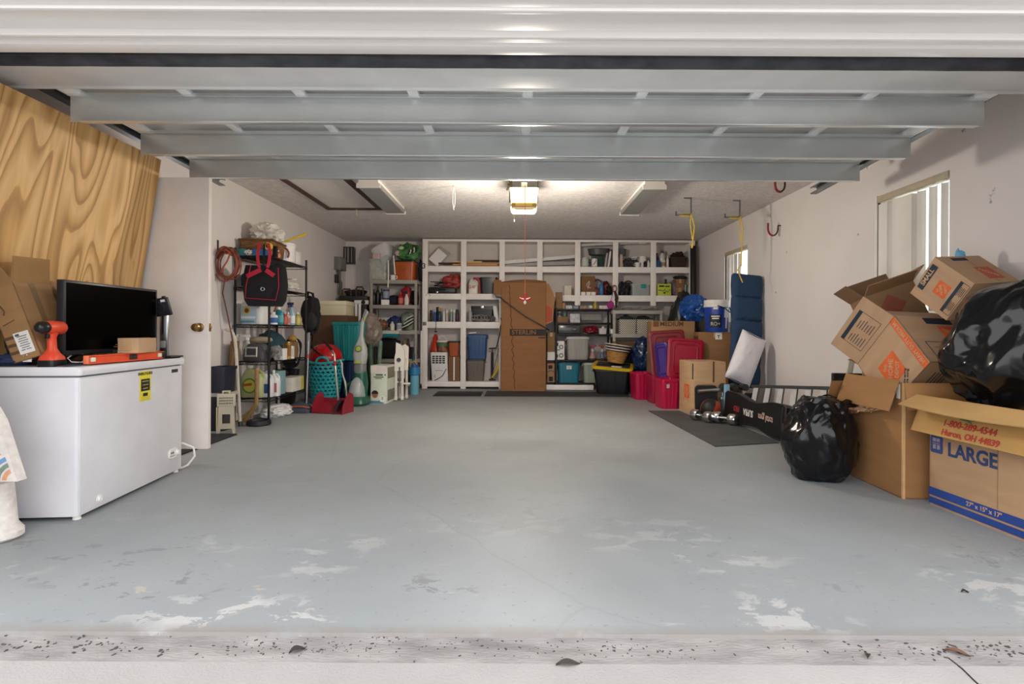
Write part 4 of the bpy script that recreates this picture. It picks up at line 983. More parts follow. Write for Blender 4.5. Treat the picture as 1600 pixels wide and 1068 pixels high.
cb = carton('brown_wardrobe_box', 'tall dark brown carton under the cream box in the corner', (-2.77, 8.32, 0), (.52, .50, 1.22), 0, card('5e4330'), tape=False)
t = thing('cream_box', 'cream lidded box on top of the tall dark brown carton', 'box', (-2.77, 8.30, 1.222))
obj('body', MB().bx(-.22, .22, -.2, .2, 0, .19, .004), paint('cfc7a8'), t); obj('lid', MB().bx(-.228, .228, -.208, .208, .15, .215, .005), paint('d8d0b2'), t)
t = thing('tool_chest', 'tall black tool chest with two wire handles in the corner', 'chest', (-2.78, 9.38, 0))
obj('body', MB().bx(-.22, .24, -.2, .25, .03, 1.52, .02), plastic('232022', .5), t); obj('lid', MB().bx(-.23, .25, -.21, .26, 1.5, 1.58, .02), plastic('2e2b2a', .5), t)
HN = plastic('4c3027', .4)
obj('handle', MB().tube([(-.20, -.1, 1.57), (-.20, -.1, 1.67), (-.18, -.1, 1.70), (-.08, -.1, 1.70), (-.06, -.1, 1.67), (-.06, -.1, 1.57)], .014), HN, t)
obj('handle', MB().tube([(.03, -.1, 1.57), (.03, -.1, 1.71), (.05, -.1, 1.74), (.13, -.1, 1.74), (.15, -.1, 1.71), (.15, -.1, 1.57)], .014), HN, t)
obj('caster', MB().cyl((-.18, -.14, .03), (-.14, -.14, .03), .03), BLACKP, t); obj('caster', MB().cyl((.14, -.14, .03), (.18, -.14, .03), .03), BLACKP, t)
t = thing('cable_reel', 'heap of dark garden hose resting on the tall black tool chest', 'hose', (-2.80, 9.42, 1.58))
mb = MB()
for k in range(5): mb.tube([((.15 + .01 * k) * math.cos(a), (.11) * math.sin(a), .025 + .018 * k + .01 * math.sin(2 * a + k)) for a in [2 * PI * q / 24 for q in range(24)]], .013, 6, closed=True)
obj('coil', mb, plastic('302d2a'), t)
t = thing('plumbing_pipe', 'white plastic elbow pipe standing before the black tool chest', 'pipe', (X(556, 8.95), 8.95, 0))
obj('pipe', MB().cyl((0, 0, 0), (0, 0, 1.46), .024).cyl((.06, .0, .0), (.06, 0, 1.44), .022).cyl((-.02, 0, 1.46), (.20, 0, 1.46), .036), WHITE, t)
obj('end', MB().cyl((.13, -.04, 1.46), (.13, .02, 1.46), .034), BLACKP, t)
lump('draped_bag', 'taupe plastic bag draped behind the teal tote', (-2.38, 8.85, .98), (.18, .17, .28), mat('8d8177', .3, bump=.5, bscale=12), 'plastic bag', .28, 1.8, 7, ridge=True)
t = tag(obj('draped_pillar', MB().bx(-2.52, -2.26, 8.75, 9.0, 0, .74, .02), plastic('1b1b1e')), 'black crate underneath the taupe draped bag', 'crate')
tote('navy_tote', 'navy tote underneath the teal tote in the corner', (-2.42, 7.86, 0), .44, .28, .57, '1f2f52', None)
tt = tote('teal_tote', 'teal lidless tote on a navy tote in the corner', (-2.42, 7.86, .57), .43, .29, .56, '1f7f82', None, rad(-5), taper=.8, ribs=True)
bk = thing('backpack', 'black backpack hung at the far wire shelf post', 'backpack', (-2.72, 7.18, .98))
obj('body', MB().blob((0, 0, .22), (.12, .11, .26), .2, 2, 3, 4), cloth('1d1d20'), bk); obj('pocket', MB().blob((.03, -.09, .14), (.08, .05, .12), .15, 2, 8, 3), cloth('2c2b2d'), bk)
obj('strap', MB().tube([(-.05, 0, .44), (-.03, -.02, .52), (.02, 0, .50), (.05, -.04, .40), (.10, -.08, .2), (.09, -.06, .02)], .017), cloth('141416'), bk)
t = thing('racket_case', 'black rounded case with white piping below the backpack', 'case', (-2.965, 7.14, .50), rot=(0, rad(8), 0))
obj('body', MB().loft([(.20, .40, 0, .1), (.20, .40, .07, .1)], k=8, M=fm((0, 0, .2), (1, 0, 0), (0, 0, 1))), cloth('1a1a1c'), t)
obj('piping', MB().tube([(.10 * math.cos(a), -.07, .2 + .2 * math.sin(a)) for a in [-.6 + 2.2 * k / 14 for k in range(15)]], .007), WHITE, t)
obj('stand', MB().bx(-.1, .1, -.05, .05, -.5, .0, .01), BLACKP, t)

# teal laundry basket with oval holes
lb = thing('laundry_basket', 'tall teal laundry basket pierced with oval holes', 'laundry basket', (-2.62, 7.45, 0))
TEAL = plastic('23a0a8', .28)
def bpt(u, v):
    r = .185 + .055 * v; a = 2 * PI * u; z = .06 + .50 * v
    return (r * math.cos(a), r * .86 * math.sin(a), z)
nu, nv = 22, 10; vs = []; fs = []
for j in range(nv):
    for i in range(nu):
        i0 = i + (.5 if j % 2 else 0); k = len(vs); m_ = 8
        out = [(0, 0), (.5, 0), (1, 0), (1, .5), (1, 1), (.5, 1), (0, 1), (0, .5)]
        for a, b_ in out: vs.append(bpt((i0 + a) / nu, (j + b_) / nv))
        for q in range(8):
            th = -3 * PI / 4 + q * PI / 4
            vs.append(bpt((i0 + .5 + .36 * math.cos(th)) / nu, (j + .5 + .27 * math.sin(th)) / nv))
        for q in range(8): fs.append((k + q, k + (q + 1) % 8, k + 8 + (q + 1) % 8, k + 8 + q))
mb = MB().add(vs, fs)
o = obj('wall', mb, TEAL, lb); md = o.modifiers.new('thick', 'SOLIDIFY'); md.thickness = .004
obj('base', MB().lathe([(.165, 0), (.182, .004), (.187, .062), (.180, .062), (.17, .01), (0, .01)], n=40, sy=.86), TEAL, lb)
obj('rim', MB().tube([(.243 * math.cos(a), .243 * .86 * math.sin(a), .575 + .02 * math.cos(2 * a)) for a in [2 * PI * k / 40 for k in range(40)]], .017, 7, closed=True), TEAL, lb)
obj('handle', MB().tube([(.03 + .085 * math.cos(a), -.215, .565 + .075 * math.sin(a)) for a in [PI * k / 10 for k in range(11)]], .014), TEAL, lb)
rb = thing('red_ball', 'large glossy red ball sitting in the teal laundry basket', 'ball', (-2.62, 7.45, .62))
obj('body', MB().lathe([(.226 * math.sin(PI * k / 20), -.2 * math.cos(PI * k / 20)) for k in range(1, 20)], n=36, sy=.84), plastic('a8161c', .2), rb)
obj('band', MB().tube([(-.15 + .19 * k / 10, -.18 * math.sin(PI * (.28 + .25 * k / 10)) , .155 - .135 * k / 10) for k in range(11)], .013), plastic('2a1214'), rb)

# upright red dustpan
dp = thing('lobby_dustpan', 'dark red upright dustpan with a long silver handle', 'dustpan', (-2.235, 6.62, 0), rad(-12))
RD = plastic('8b2030', .35)
obj('pan', MB().sheet(lambda u, v: ((u - .5) * .40, -.13 + .26 * v, .008 + .10 * v * v), 6, 8, .006), RD, dp)
for s, ww in ((-1, .2), (1, .2)):
    obj('side_wall', MB().prism([(-.14, 0), (.12, 0), (.13, .15), (.10, .22), (.03, .245), (-.06, .20), (-.13, .10)], .006, fm((s * ww, 0, 0), (0, 1, 0), (0, 0, 1))), RD, dp)
obj('mid_wall', MB().prism([(-.10, 0), (.12, 0), (.13, .12), (.05, .15), (-.06, .08)], .05, fm((.05, 0, 0), (0, 1, 0), (0, 0, 1))), plastic('3a2026'), dp)
obj('back_wall', MB().bx(-.2, .2, .12, .128, 0, .16), RD, dp)
obj('pole', MB().tube([(.03, .07, .14), (-.02, .10, .42), (-.06, .12, .70), (-.10, .14, .75), (-.20, .17, .82)], .012), steel('b9b3ac', .3), dp)
obj('collar', MB().cyl((-.04, .112, .56), (-.048, .115, .62), .019), RD, dp)
obj('grip', MB().tube([(-.10, .14, .75), (-.20, .17, .84), (-.25, .18, .88)], .017), plastic('33171b'), dp)
t = thing('twisted_cord', 'twisted white cord hanging over the laundry basket rim', 'cord', (-2.37, 7.30, .0))
obj('strand', MB().tube([(.0, 0, .60), (.02, -.02, .57), (.04, -.03, .42), (.07, -.03, .30), (.09, -.02, .18), (.08, 0, .01)], .009).tube([(.0, .01, .60), (.03, -.01, .55), (.035, -.02, .42), (.08, -.02, .30), (.085, -.01, .18), (.10, 0, .01)], .007), mat('c9c4bc', .6), t)

# steam mop / upright cleaner
sv = thing('carpet_cleaner', 'upright carpet cleaner in grey and green with a clear tank', 'carpet cleaner', (-2.13, 7.30, 0), rad(-6))
GRN = plastic('1c5747', .32); GR = plastic('a9aaa6', .35); LIME = plastic('a9b94a', .3)
obj('base', MB().loft([(.27, .34, .01, .1), (.29, .36, .03, .11), (.27, .33, .08, .11), (.20, .25, .13, .09)], k=7), GRN, sv)
obj('clear_tank', MB().lathe([(.105, 0), (.112, .03), (.10, .14), (.07, .22), (.03, .265), (0, .275)], c=(0, -.04, .10), n=24, sy=.85), clear('cfd6d4', .5, .08), sv)
obj('tank_core', MB().lathe([(.05, 0), (.05, .08), (.03, .16), (0, .17)], c=(0, -.02, .11), n=14), mat('b9b4aa', .4), sv)
obj('lower_body', MB().loft([(.18, .16, .12, .07, 0, .08), (.20, .18, .28, .07, 0, .08), (.17, .16, .42, .06, 0, .08), (.16, .15, .46, .06, 0, .08)], k=6), GRN, sv)
obj('upper_tank', MB().loft([(.16, .14, .42, .06, 0, .07), (.165, .14, .52, .06, 0, .07), (.15, .13, .56, .06, 0, .07)], k=6), clear('8e8f8c', .7, .15), sv)
obj('body', MB().loft([(.16, .14, .55, .06, 0, .07), (.19, .15, .66, .06, 0, .07), (.17, .13, .76, .05, .0, .08), (.09, .08, .86, .03, 0, .09), (.055, .05, .93, .02, .0, .10), (.05, .045, 1.10, .02, .005, .12), (.045, .04, 1.17, .018, .02, .13)], k=6), GR, sv)
obj('grip', MB().tube([(.02, .12, 1.13), (.06, .10, 1.20), (.085, .10, 1.25), (.05, .13, 1.275), (.02, .14, 1.2), (.015, .13, 1.10)], .017), GR, sv)
obj('grip_trigger', MB().tube([(.04, .11, 1.14), (.055, .10, 1.185), (.06, .11, 1.21)], .012), LIME, sv)
obj('dial', MB().lathe([(.035, 0), (.035, .01), (.03, .016), (0, .017)], n=20, M=front(0, .005, .75)), LIME, sv)
obj('dial_ring', MB().tube([(.04 * math.cos(2 * PI * k / 20), .004, .75 + .04 * math.sin(2 * PI * k / 20)) for k in range(20)], .006, closed=True), plastic('6d6e68'), sv)
obj('latch', MB().box((0, -.005, .57), (.10, .03, .03), .008), LIME, sv)
obj('hose', MB().tube([(-.13, .05, .06), (-.18, .0, .18), (-.16, .02, .26), (-.08, .08, .32)], .02), GRN, sv)

# green rolls
for x, y, h_, r_, tilt, lab in ((X(580, 8.35), 8.35, .80, .045, -2, 'green leaf-patterned roll nearest the carpet cleaner'), (X(589, 8.5), 8.5, .84, .036, 3, 'paler green leaf-patterned roll nearest the grey plastic shelf')):
    t = thing('fabric_roll', lab, 'roll', (x, y, 0), rot=(rad(-4), rad(tilt), 0))
    gm = mat('3f5f47' if r_ > .04 else '6f8a7c', .5, var=.55, scale=16, stretch=(1, 1, .35))
    obj('roll', MB().lathe([(r_ * .9, 0), (r_, .01), (r_ * .85, h_ * .3), (r_, h_ * .6), (r_, h_ * .96), (r_ * .7, h_), (0, h_)], n=14), gm, t)
    obj('tie', MB().tube([(r_ * 1.0 * math.cos(2 * PI * k / 14), r_ * 1.0 * math.sin(2 * PI * k / 14), h_ * .3) for k in range(14)], .006, closed=True), plastic('24352b'), t)

# diaper box with printed picture
nb = carton('nappy_box', 'pale green printed baby carton standing on the floor', (X(594, 7.45), 7.66, 0), (.225, .44, .52), rad(-4), mat('cfd4c4', .5, var=.04), tape=False)
obj('top_panel', MB().bx(-.112, .112, -.222, -.2205, .42, .518), mat('d8cfc6', .5), nb)
mb = MB()
mb.box((.01, -.2212, .392), (.10, .001, .022), 0).box((.0, -.2212, .362), (.14, .001, .014), 0).box((.0, -.2212, .342), (.09, .001, .010), 0).box((.09, -.2212, .392), (.02, .001, .02), 0)
obj('printed_bar', mb, mat('4d5a4c', .6), nb)
obj('printed_band', MB().box((-.02, -.2212, .02), (.18, .001, .036), 0).box((.03, -.2212, .046), (.05, .001, .02), 0), mat('4f7f96', .6), nb)
obj('printed_face', MB().lathe([(.044, 0), (.044, .001)], n=24, sy=1.15, M=front(-.05, -.2208, .125)), mat('9c6a50', .6), nb)
obj('printed_hair', MB().prism(arc(-.05, .132, .048, 0, PI, 14), .001, front(0, -.2216, 0)), mat('241a18', .7), nb)
mb = MB()
for x in (-.066, -.034): mb.box((x, -.2226, .124), (.013, .001, .007), 0)
mb.box((-.05, -.2226, .10), (.026, .001, .006), 0)
obj('printed_feature', mb, mat('4a2c24', .6), nb)
obj('printed_disc', MB().cyl((.055, -.2208, .065), (.055, -.2218, .065), .047, n=24), WHITE, nb)
lettering(nb, '5', .05, mat('2c4a55', .6), front(.055, -.2222, .07), .001)
obj('side_print', MB().bx(.1125, .1140, -.18, .18, .03, .49), mat('7b776a', .6, var=.3, scale=14), nb)

# folded white high chair
hc = thing('folded_high_chair', 'folded white high chair standing by the grey plastic shelf', 'high chair', (X(627, 7.85), 7.85, 0), rad(10))
HC = paint('d9d2c8', .4)
for x in (-.07, .02): obj('leg', MB().tube([(x, -.05, .02), (x, -.04, .55)], .022, 8).box((x, -.05, .03), (.05, .08, .05), .01), HC, hc)
for x in (-.03, .075): obj('leg', MB().tube([(x, .12, .02), (x, .06, .60)], .02, 8).box((x, .12, .03), (.045, .07, .05), .01), HC, hc)
obj('side_panel', MB().prism([(-.09, .42), (.04, .42), (.045, .70), (.0, .80), (-.07, .83), (-.075, .68), (-.09, .62)], .05, front(0, -.02, 0)), HC, hc)
obj('side_panel', MB().prism([(.0, .42), (.10, .42), (.105, .76), (.06, .80), (.0, .78)], .05, front(0, .10, 0)), HC, hc)
obj('hub', MB().cyl((-.03, -.085, .58), (-.03, -.06, .58), .03, n=18), plastic('2c2a29'), hc)
obj('slot', MB().bx(-.03, -.01, -.072, -.068, .2, .48), plastic('4a4744'), hc)
obj('seat', MB().bx(-.05, .05, -.01, .04, .30, .72, .015), HC, hc)
obj('foot_rest', MB().box((.085, -.03, .24), (.10, .12, .02), .006, Matrix.Identity(4)), HC, hc)
obj('cross_bar', MB().cyl((-.07, -.046, .26), (.02, -.046, .26), .014), HC, hc)

t = thing('water_jug', 'light blue drink canister with a darker blue lid', 'canister', (X(648, 8.55), 8.55, 0))
obj('body', MB().lathe([(.066, 0), (.07, .01), (.07, .30), (.074, .30)], n=20), plastic('6fb1cc', .3), t)
obj('collar', MB().lathe([(.074, .30), (.085, .31), (.085, .42), (.07, .425), (0, .425)], n=20), plastic('2b7fb0', .3), t)
obj('lid', MB().lathe([(.06, .42), (.06, .47), (0, .475)], n=16), plastic('3a4fa0'), t)
obj('strap', MB().tube([(-.06, -.02, .43), (-.05, -.03, .5), (.0, -.03, .52), (.05, -.03, .47)], .01), plastic('c7a33b'), t)
bottle('teal_flask', 'small teal flask behind the blue drink canister', (X(646, 8.85), 8.85, 0), .05, .62, '23666c', '1c4f54')

# grey plastic shelf unit
def plastic_shelf(name, label, x0, x1, y0, y1, zs, col, ztop):
    t = thing(name, label, 'shelving', ((x0 + x1) / 2, (y0 + y1) / 2, 0)); m = plastic(col, .5); w_, d_ = (x1 - x0), (y1 - y0)
    for z in zs:
        obj('shelf', MB().loft([(w_, d_, z - .062, .03), (w_, d_, z - .002, .03), (w_ - .01, d_ - .01, z, .03)], k=4), m, t)
    for sx in (-1, 1):
        for sy in (-1, 1):
            mb = MB()
            prev = 0
            for z in zs: mb.cyl((sx * (w_ / 2 - .035), sy * (d_ / 2 - .035), prev), (sx * (w_ / 2 - .035), sy * (d_ / 2 - .035), z - .062), .026, .029, n=12); prev = z
            obj('post', mb, m, t)
    return t
plastic_shelf('plastic_shelf', 'grey plastic shelf stacked with goods left of the white cabinet', -2.50, -1.68, 9.15, 9.60, (.52, 1.0, 1.43, 1.85), '9a938a', 1.9)
z4 = 1.851
ct = tote('clear_bin', 'clear bin of white parts on the grey plastic shelf top', (X(592, 9.28), 9.34, z4), .33, .34, .36, 'cfd3cb', None, 0, .32, taper=.92, handles=False)
for k, (x, y, z, s, rz) in enumerate(((-.08, -.07, .25, .09, .3), (-.03, -.08, .17, .11, .7), (.04, -.09, .10, .13, .5), (.09, -.05, .2, .08, 1.), (-.06, -.06, .07, .1, .2))):
    obj('contents', MB().box((0, 0, 0), (s, .06, s * .8), .012, Matrix.Translation((x, y, z)) @ Matrix.Rotation(rz, 4, 'Y')), mat('d6d0bd', .5) if k != 3 else plastic('3a2c22'), ct)
wb = thing('white_helmet_basket', 'white tilted open basket on the clear bin', 'basket', (X(600, 9.3), 9.32, z4 + .40), rot=(rad(-30), rad(-28), 0))
obj('body', MB().loft([(.16, .16, -.03, .06), (.26, .24, .02, .08), (.34, .30, .16, .1), (.35, .31, .17, .1), (.32, .28, .16, .1), (.24, .22, .03, .08), (.15, .15, -.01, .06)], k=6), mat('d5d3d4', .5, bump=.3, bscale=120), wb)
obj('lining', MB().loft([(.15, .15, .0, .06), (.23, .21, .04, .08)], k=6), plastic('2f4a60'), wb)
carton('printed_packet', 'little pink-and-white packet in front of the tilted basket', (X(588, 9.2), 9.2, z4 + .353), (.12, .06, .10), 0, mat('cbb0b0', .6), tape=False)
t = thing('white_strap', 'white strap dangling down the grey plastic shelf', 'strap', (X(605, 9.14), 9.135, 1.72))
obj('ribbon', MB().sheet(lambda u, v: (.02 * u + .01 * math.sin(v * 3), -.008 * math.sin(v * PI), .46 * v), 1, 10, .004), WHITE, t); obj('ribbon', MB().sheet(lambda u, v: (.09 + .02 * u + .03 * (1 - v), 0, .22 + .32 * v), 1, 8, .004), WHITE, t)
t = thing('white_mug', 'small white mug on the edge of the grey plastic shelf top', 'mug', (X(613, 9.18), 9.20, z4))
obj('body', MB().lathe([(.035, 0), (.042, .01), (.042, .085), (.038, .085), (.035, .012), (0, .012)], n=18), WHITE, t); obj('handle', MB().tube([(.04, 0, .07), (.07, 0, .065), (.07, 0, .03), (.04, 0, .02)], .007), WHITE, t)
ob = tote('orange_bin', 'rust orange bin with a dark lid on the grey plastic shelf', (X(632, 9.25), 9.36, z4), .36, .36, .33, 'b0521c', '1c1c22', taper=.88, ribs=False)
obj('front_panel', MB().loft([(.20, .012, 0, .004), (.18, .010, .26, .004)], k=2, c=(.0, -.165, .02)), mat('a64c1a', .35), ob)
obj('emblem', MB().cyl((.0, -.178, .18), (.0, -.172, .18), .025, n=16), plastic('8a4a2a'), ob)
gb = thing('gift_bag', 'green foliage-print bag with a zebra patch on the orange bin', 'bag', (X(637, 9.3), 9.34, z4 + .345))
obj('body', MB().blob((0, 0, .14), (.21, .15, .15), .3, 2.2, 4, 4, floor=0), mat('3f6e3a', .5, var=.8, scale=12), gb)
for k in range(5): obj('zebra_stripe', MB().tube([(.02 + .03 * k, -.145 - .004 * k, .09 + .012 * k), (.04 + .03 * k, -.152, .14), (.03 + .03 * k, -.13, .21)], .009), mat('e7e5dc' if k % 2 else '16161a', .6), gb)
obj('flower', MB().blob((-.15, -.1, .12), (.06, .04, .05), .3, 3, 2, 3), mat('d9b7ae', .6), gb); obj('flower', MB().blob((-.1, -.1, .2), (.05, .04, .035), .3, 3, 5, 3), mat('c9d7a8', .6), gb)
lump('dark_bag', 'black bag squeezed between orange bin and white cabinet', (X(656, 9.4), 9.47, z4 + .18), (.045, .10, .20), cloth('1d1d2b'), 'bag', .2, 2, 6, floor=z4 + .002)
z3 = 1.431
for k, (px, h_, r_, c_, lab) in enumerate(((584, .27, .033, '1d1c1e', 'black bottle leftmost on the grey shelf middle row'), (590, .32, .035, '18171a', 'taller black bottle second from the left on the grey shelf'), (596, .28, .03, '232227', 'black bottle third from the left on the grey shelf'))):
    bottle('black_bottle', lab, (X(px, 9.27), 9.27, z3), r_, h_, c_, '2b2b2f')
can('blue_can', 'dark blue can lying against the black bottles', (X(603, 9.25), 9.25, z3 + .09), .055, .17, '39435f', '8d97b0')
carton('white_box', 'small white box under the dark blue can', (X(602, 9.25), 9.25, z3), (.13, .12, .088), rad(8), PAPER, tape=False)
bottle('red_bottle', 'tall red bottle in the middle row of the grey shelf', (X(626, 9.25), 9.25, z3), .045, .22, '9b1f26', 'a83036', 'c96a66')
lump('red_plaid_bag', 'red patterned gift bag behind the tall red bottle', (X(634, 9.38), 9.42, z3 + .18), (.10, .06, .165), mat('9c2a2c', .5, var=.5, scale=30), 'bag', .15, 2, 3, floor=z3 + .002)
trigger_bottle('black_cream_bottle', 'cream bottle with black trigger beside the tall red bottle', (X(635, 9.22), 9.22, z3), .038, .24, 'd8d0c4', '1c1c1e')
lump('dark_case', 'black soft case at the far end of the grey shelf middle row', (X(646, 9.35), 9.44, z3 + .13), (.07, .09, .13), cloth('161a1a'), 'case', .12, 2, 2, floor=z3 + .002, sq=.7)
lump('dark_pouch', 'dark blue-grey pouch in the middle of the grey shelf', (X(615, 9.4), 9.42, z3 + .09), (.09, .08, .09), cloth('22282f'), 'pouch', .12, 2, 5, floor=z3 + .002, sq=.8)
z2 = 1.001
lump('brown_toy', 'tan and brown soft bundle at the left of the grey shelf lower row', (X(594, 9.25), 9.33, z2 + .09), (.11, .09, .09), mat('8b6146', .7, var=.5, scale=14), 'soft toy', .35, 2.4, 4, floor=z2 + .002)
lump('blue_bag', 'navy printed bag across the grey shelf lower row', (X(615, 9.25), 9.40, z2 + .13), (.13, .09, .12), mat('27356b', .5, var=.6, scale=9), 'bag', .3, 2.2, 7, floor=z2 + .002)
carton('white_tray', 'white tray box behind the tan bundle on the grey shelf', (X(600, 9.45), 9.53, z2), (.24, .07, .22), 0, PAPER, tape=False)
bottle('white_bottle', 'cream bottle in front of the navy printed bag', (X(613, 9.2), 9.20, z2), .04, .15, 'd6d2c0', 'b9c7a8')
can('striped_can', 'silver striped can near the zebra bag on the grey shelf', (X(624, 9.22), 9.2, z2), .05, .12, 'c9c9cc', '8a8f9c')
zg = thing('zebra_bag', 'white and green zebra-striped bag on the grey shelf', 'bag', (X(637, 9.25), 9.33, z2))
obj('body', MB().blob((0, 0, .16), (.12, .10, .16), .12, 2, 3, 4, floor=.002, sq=.75), mat('77806f', .6, var=.5, scale=10), zg)
for k in range(6): obj('stripe', MB().tube([(-.105 + .015 * k, -.10, .02 + .03 * k), (0, -.11, .06 + .03 * k), (.10, -.10, .13 + .025 * k)], .009), mat('dfe0d2' if k % 2 else '1d241c', .6), zg)
t = thing('teal_tray', 'teal tray poking out under the grey shelf lower row', 'tray', (X(605, 9.0), 9.09, .895))
obj('body', MB().loft([(.34, .05, 0, .01), (.36, .08, .05, .01)]), plastic('127f8c'), t)
obj('bracket', MB().bx(-.16, .16, .03, .06, .05, .10), plastic('cfcabd'), t)
lump('duffel', 'black duffel heaped on the floor underneath the grey shelf', (-2.09, 9.36, .22), (.27, .13, .21), cloth('141417'), 'bag', .15, 2, 4, floor=.002, sq=.75)
z1 = .521
bottle('amber_bottle', 'amber bottle on the bottom tier of the grey shelf', (X(632, 9.25), 9.27, z1), .04, .36, '8a6a2c', '6d5a3a', 'a88a46')
bottle('maroon_bottle', 'maroon bottle on the bottom tier of the grey shelf', (X(638, 9.25), 9.25, z1), .035, .34, '4a1f22', '2a2526')
can('grey_can', 'dark grey can at the right end of the grey shelf bottom tier', (X(646, 9.25), 9.26, z1), .06, .2, '3d3d3a')
lump('black_case', 'black case filling the left of the grey shelf bottom tier', (X(605, 9.3), 9.34, z1 + .17), (.22, .14, .17), cloth('16171a'), 'case', .1, 2, 9, floor=z1 + .002, sq=.6)
# ================================================================ white built-in cabinet on the back wall
CABY = 9.40
cw = thing('white_cabinet', 'white wooden open cabinet spanning the back wall', 'cabinet', (0, CABY, 0))
CW_ = paint('f1ebe5', .5); k_ = CABY / F_
posts = [664, 724, 784, 843, 902, 961, 1020, 1080.5]
px_ = [(p - CX_) * k_ for p in posts]
hw = .046
ztop = 2.575
for i, x in enumerate(px_):
    zb = .0 if i < 3 else (1.45 if i > 3 else .0)
    if i == 7: zb = 1.45
    obj('post', MB().bx(x - hw, x + hw, -.02, .02, zb, ztop, .003), CW_, cw)
    if i in (0, 7): obj('side_panel', MB().bx(x - .009, x + .009, .02, .395, zb + .04, ztop - .01), CW_, cw)
obj('top_rail', MB().bx(px_[0] - hw, px_[7] + hw, -.021, .02, ztop - .035, ztop + .005, .003), CW_, cw)
obj('top_board', MB().bx(px_[0] - hw, px_[7] + hw, .0, .395, ztop - .02, ztop + .005), CW_, cw)
def tier(i0, i1, z, h_=.10):
    for i in range(i0, i1):
        obj('rail', MB().bx(px_[i] + hw, px_[i + 1] - hw, -.017, .018, z - h_, z, .003), CW_, cw)
        obj('shelf_board', MB().bx(px_[i] + .009, px_[i + 1] - .009, .018, .395, z - .02, z), CW_, cw)
tier(0, 7, 2.115); tier(0, 2, 1.64); tier(3, 7, 1.625, .105); tier(0, 2, 1.155, .11); tier(0, 2, .126, .09)
obj('shelf_board', MB().bx(px_[2] + .009, px_[3] - .009, .018, .395, 1.605, 1.625), CW_, cw)
obj('base_rail', MB().bx(.495, 1.30, -.19, -.16, .01, .095, .003), CW_, cw)
obj('back_panel', MB().bx(px_[0], px_[7], .385, .395, .04, ztop), paint('cfc6c0'), cw)
obj('hinge_plate', MB().bx(px_[0] - .035, px_[0] + .03, -.026, -.02, 1.09, 1.15, .002), mat('6f6d69', .4, metal=.6), cw)
lettering(cw, '3', .13, mat('3d2f26', .7), front(px_[0] - .02, -.0205, 2.11), .002)
obj('pencil_mark', MB().tube([(px_[0] + .02, -.0215, 1.60), (px_[0] + .05, -.0215, 1.665), (px_[0] + .09, -.0215, 1.60)], .005, 5), mat('a9713d', .7), cw)
obj('plank_strip', MB().bx(px_[0] - .075, px_[0] - hw - .002, -.01, .01, .08, 1.0, .002), CW_, cw)

YI = CABY + .12
def cx(px, d=YI): return X(px, d)
T1, T2, T3, T4 = 2.116, 1.641, 1.156, .127
T2R = 1.626
# top row
for k, (px, rot_, s, lab) in enumerate(((683, 40, (.20, .26), 'white tile board tipped at the top left of the cabinet'), (687, 36, (.23, .28), 'grey tile board behind the white one at the top left of the cabinet'))):
    t = thing('tile_board', lab, 'board', (cx(px), YI + .03 + .05 * k, T1 + .172 + .03 * k), rot=(rad(-8), rad(rot_), 0))
    obj('panel', MB().box((0, 0, 0), (s[0], .012, s[1]), .002), WHITE if k == 0 else mat('a5a19c', .6), t)
planks = [(X(735, YI), .95, 0, 'a8764e', 'lowest long brown plank'), (X(742, YI), .78, .026, 'c49a66', 'pale tan plank on the lowest brown one'), (X(752, YI), .70, .052, 'b78a58', 'tan plank third from the bottom of the plank stack'), (X(728, YI), .55, .078, 'd3b27c', 'yellowish plank near the top of the plank stack'), (X(762, YI), .5, .104, '4a3a30', 'dark brown plank topping the plank stack'), (X(700, YI), .34, .050, '3a2c26', 'short black-brown plank beside the tile boards')]
for x, l_, z, c_, lab in planks:
    tag(obj('wooden_plank', MB().bx(x - l_ / 2, x + l_ / 2, YI - .04 + z * .3, YI + .06 + z * .3, T1 + z, T1 + z + .024, .002), mat(c_, .65, var=.2, scale=8, stretch=(.2, 2, 2))), lab + ' in the cabinet', 'plank', 'planks in the top cabinet row')
for k, (xa, xb, za, zb, c_, lab) in enumerate(((788, 898, .05, .16, 'd9d7d2', 'long pale gutter strip slanting across two cabinet bays'), (790, 900, .015, .05, '9d9c99', 'grey gutter strip lying flat under the slanting one'), (845, 930, .065, .10, '6d6b69', 'dark grey strip between the pale gutter strips'), (790, 905, .0, .0, 'd6d2cb', 'lowest white strip of the gutter bundle'))):
    t = thing('gutter_strip', lab, 'strip', (0, YI + .05 * k + .02, T1 + .022))
    xa_, xb_ = X(xa, YI), X(xb, YI)
    M_ = Matrix.Translation((xa_, 0, za)) @ Matrix.Rotation(-math.atan2(zb - za, xb_ - xa_), 4, 'Y'); L_ = math.hypot(xb_ - xa_, zb - za)
    obj('channel', MB().bx(0, L_, -.02, -.016, -.02, .035, 0, M_).bx(0, L_, -.02, .03, -.02, -.016, 0, M_).bx(0, L_, .026, .03, -.02, .05, 0, M_), mat(c_, .4), t)
t = thing('fluorescent_tube', 'boxed white tube lying high across the cabinet top row', 'tube', (0, YI + .0, T1 + .315), rot=(0, rad(-3), 0))
xa_ = X(907, YI); xb_ = X(1008, YI)
obj('tube', MB().cyl((xa_, 0, .02), (xb_ - .12, 0, .02), .026, n=14), mat('c9c8c6', .3), t); obj('end', MB().box((xb_ - .06, 0, .02), (.13, .06, .06), .004), WHITE, t)
t = thing('wash_tub', 'dark grey round tub under the white tube in the cabinet', 'tub', (X(936, YI), YI + .1, T1 + .225), 0)
obj('body', MB().lathe([(.15, 0), (.17, .01), (.19, .10), (.20, .105), (.20, .115), (.18, .115), (.16, .012), (0, .012)], n=26, sy=.75), plastic('4d4f50'), t)
t = thing('roasting_pan', 'dark grey pan behind the post next to the round tub', 'pan', (X(968, YI), YI + .11, T1 + .225))
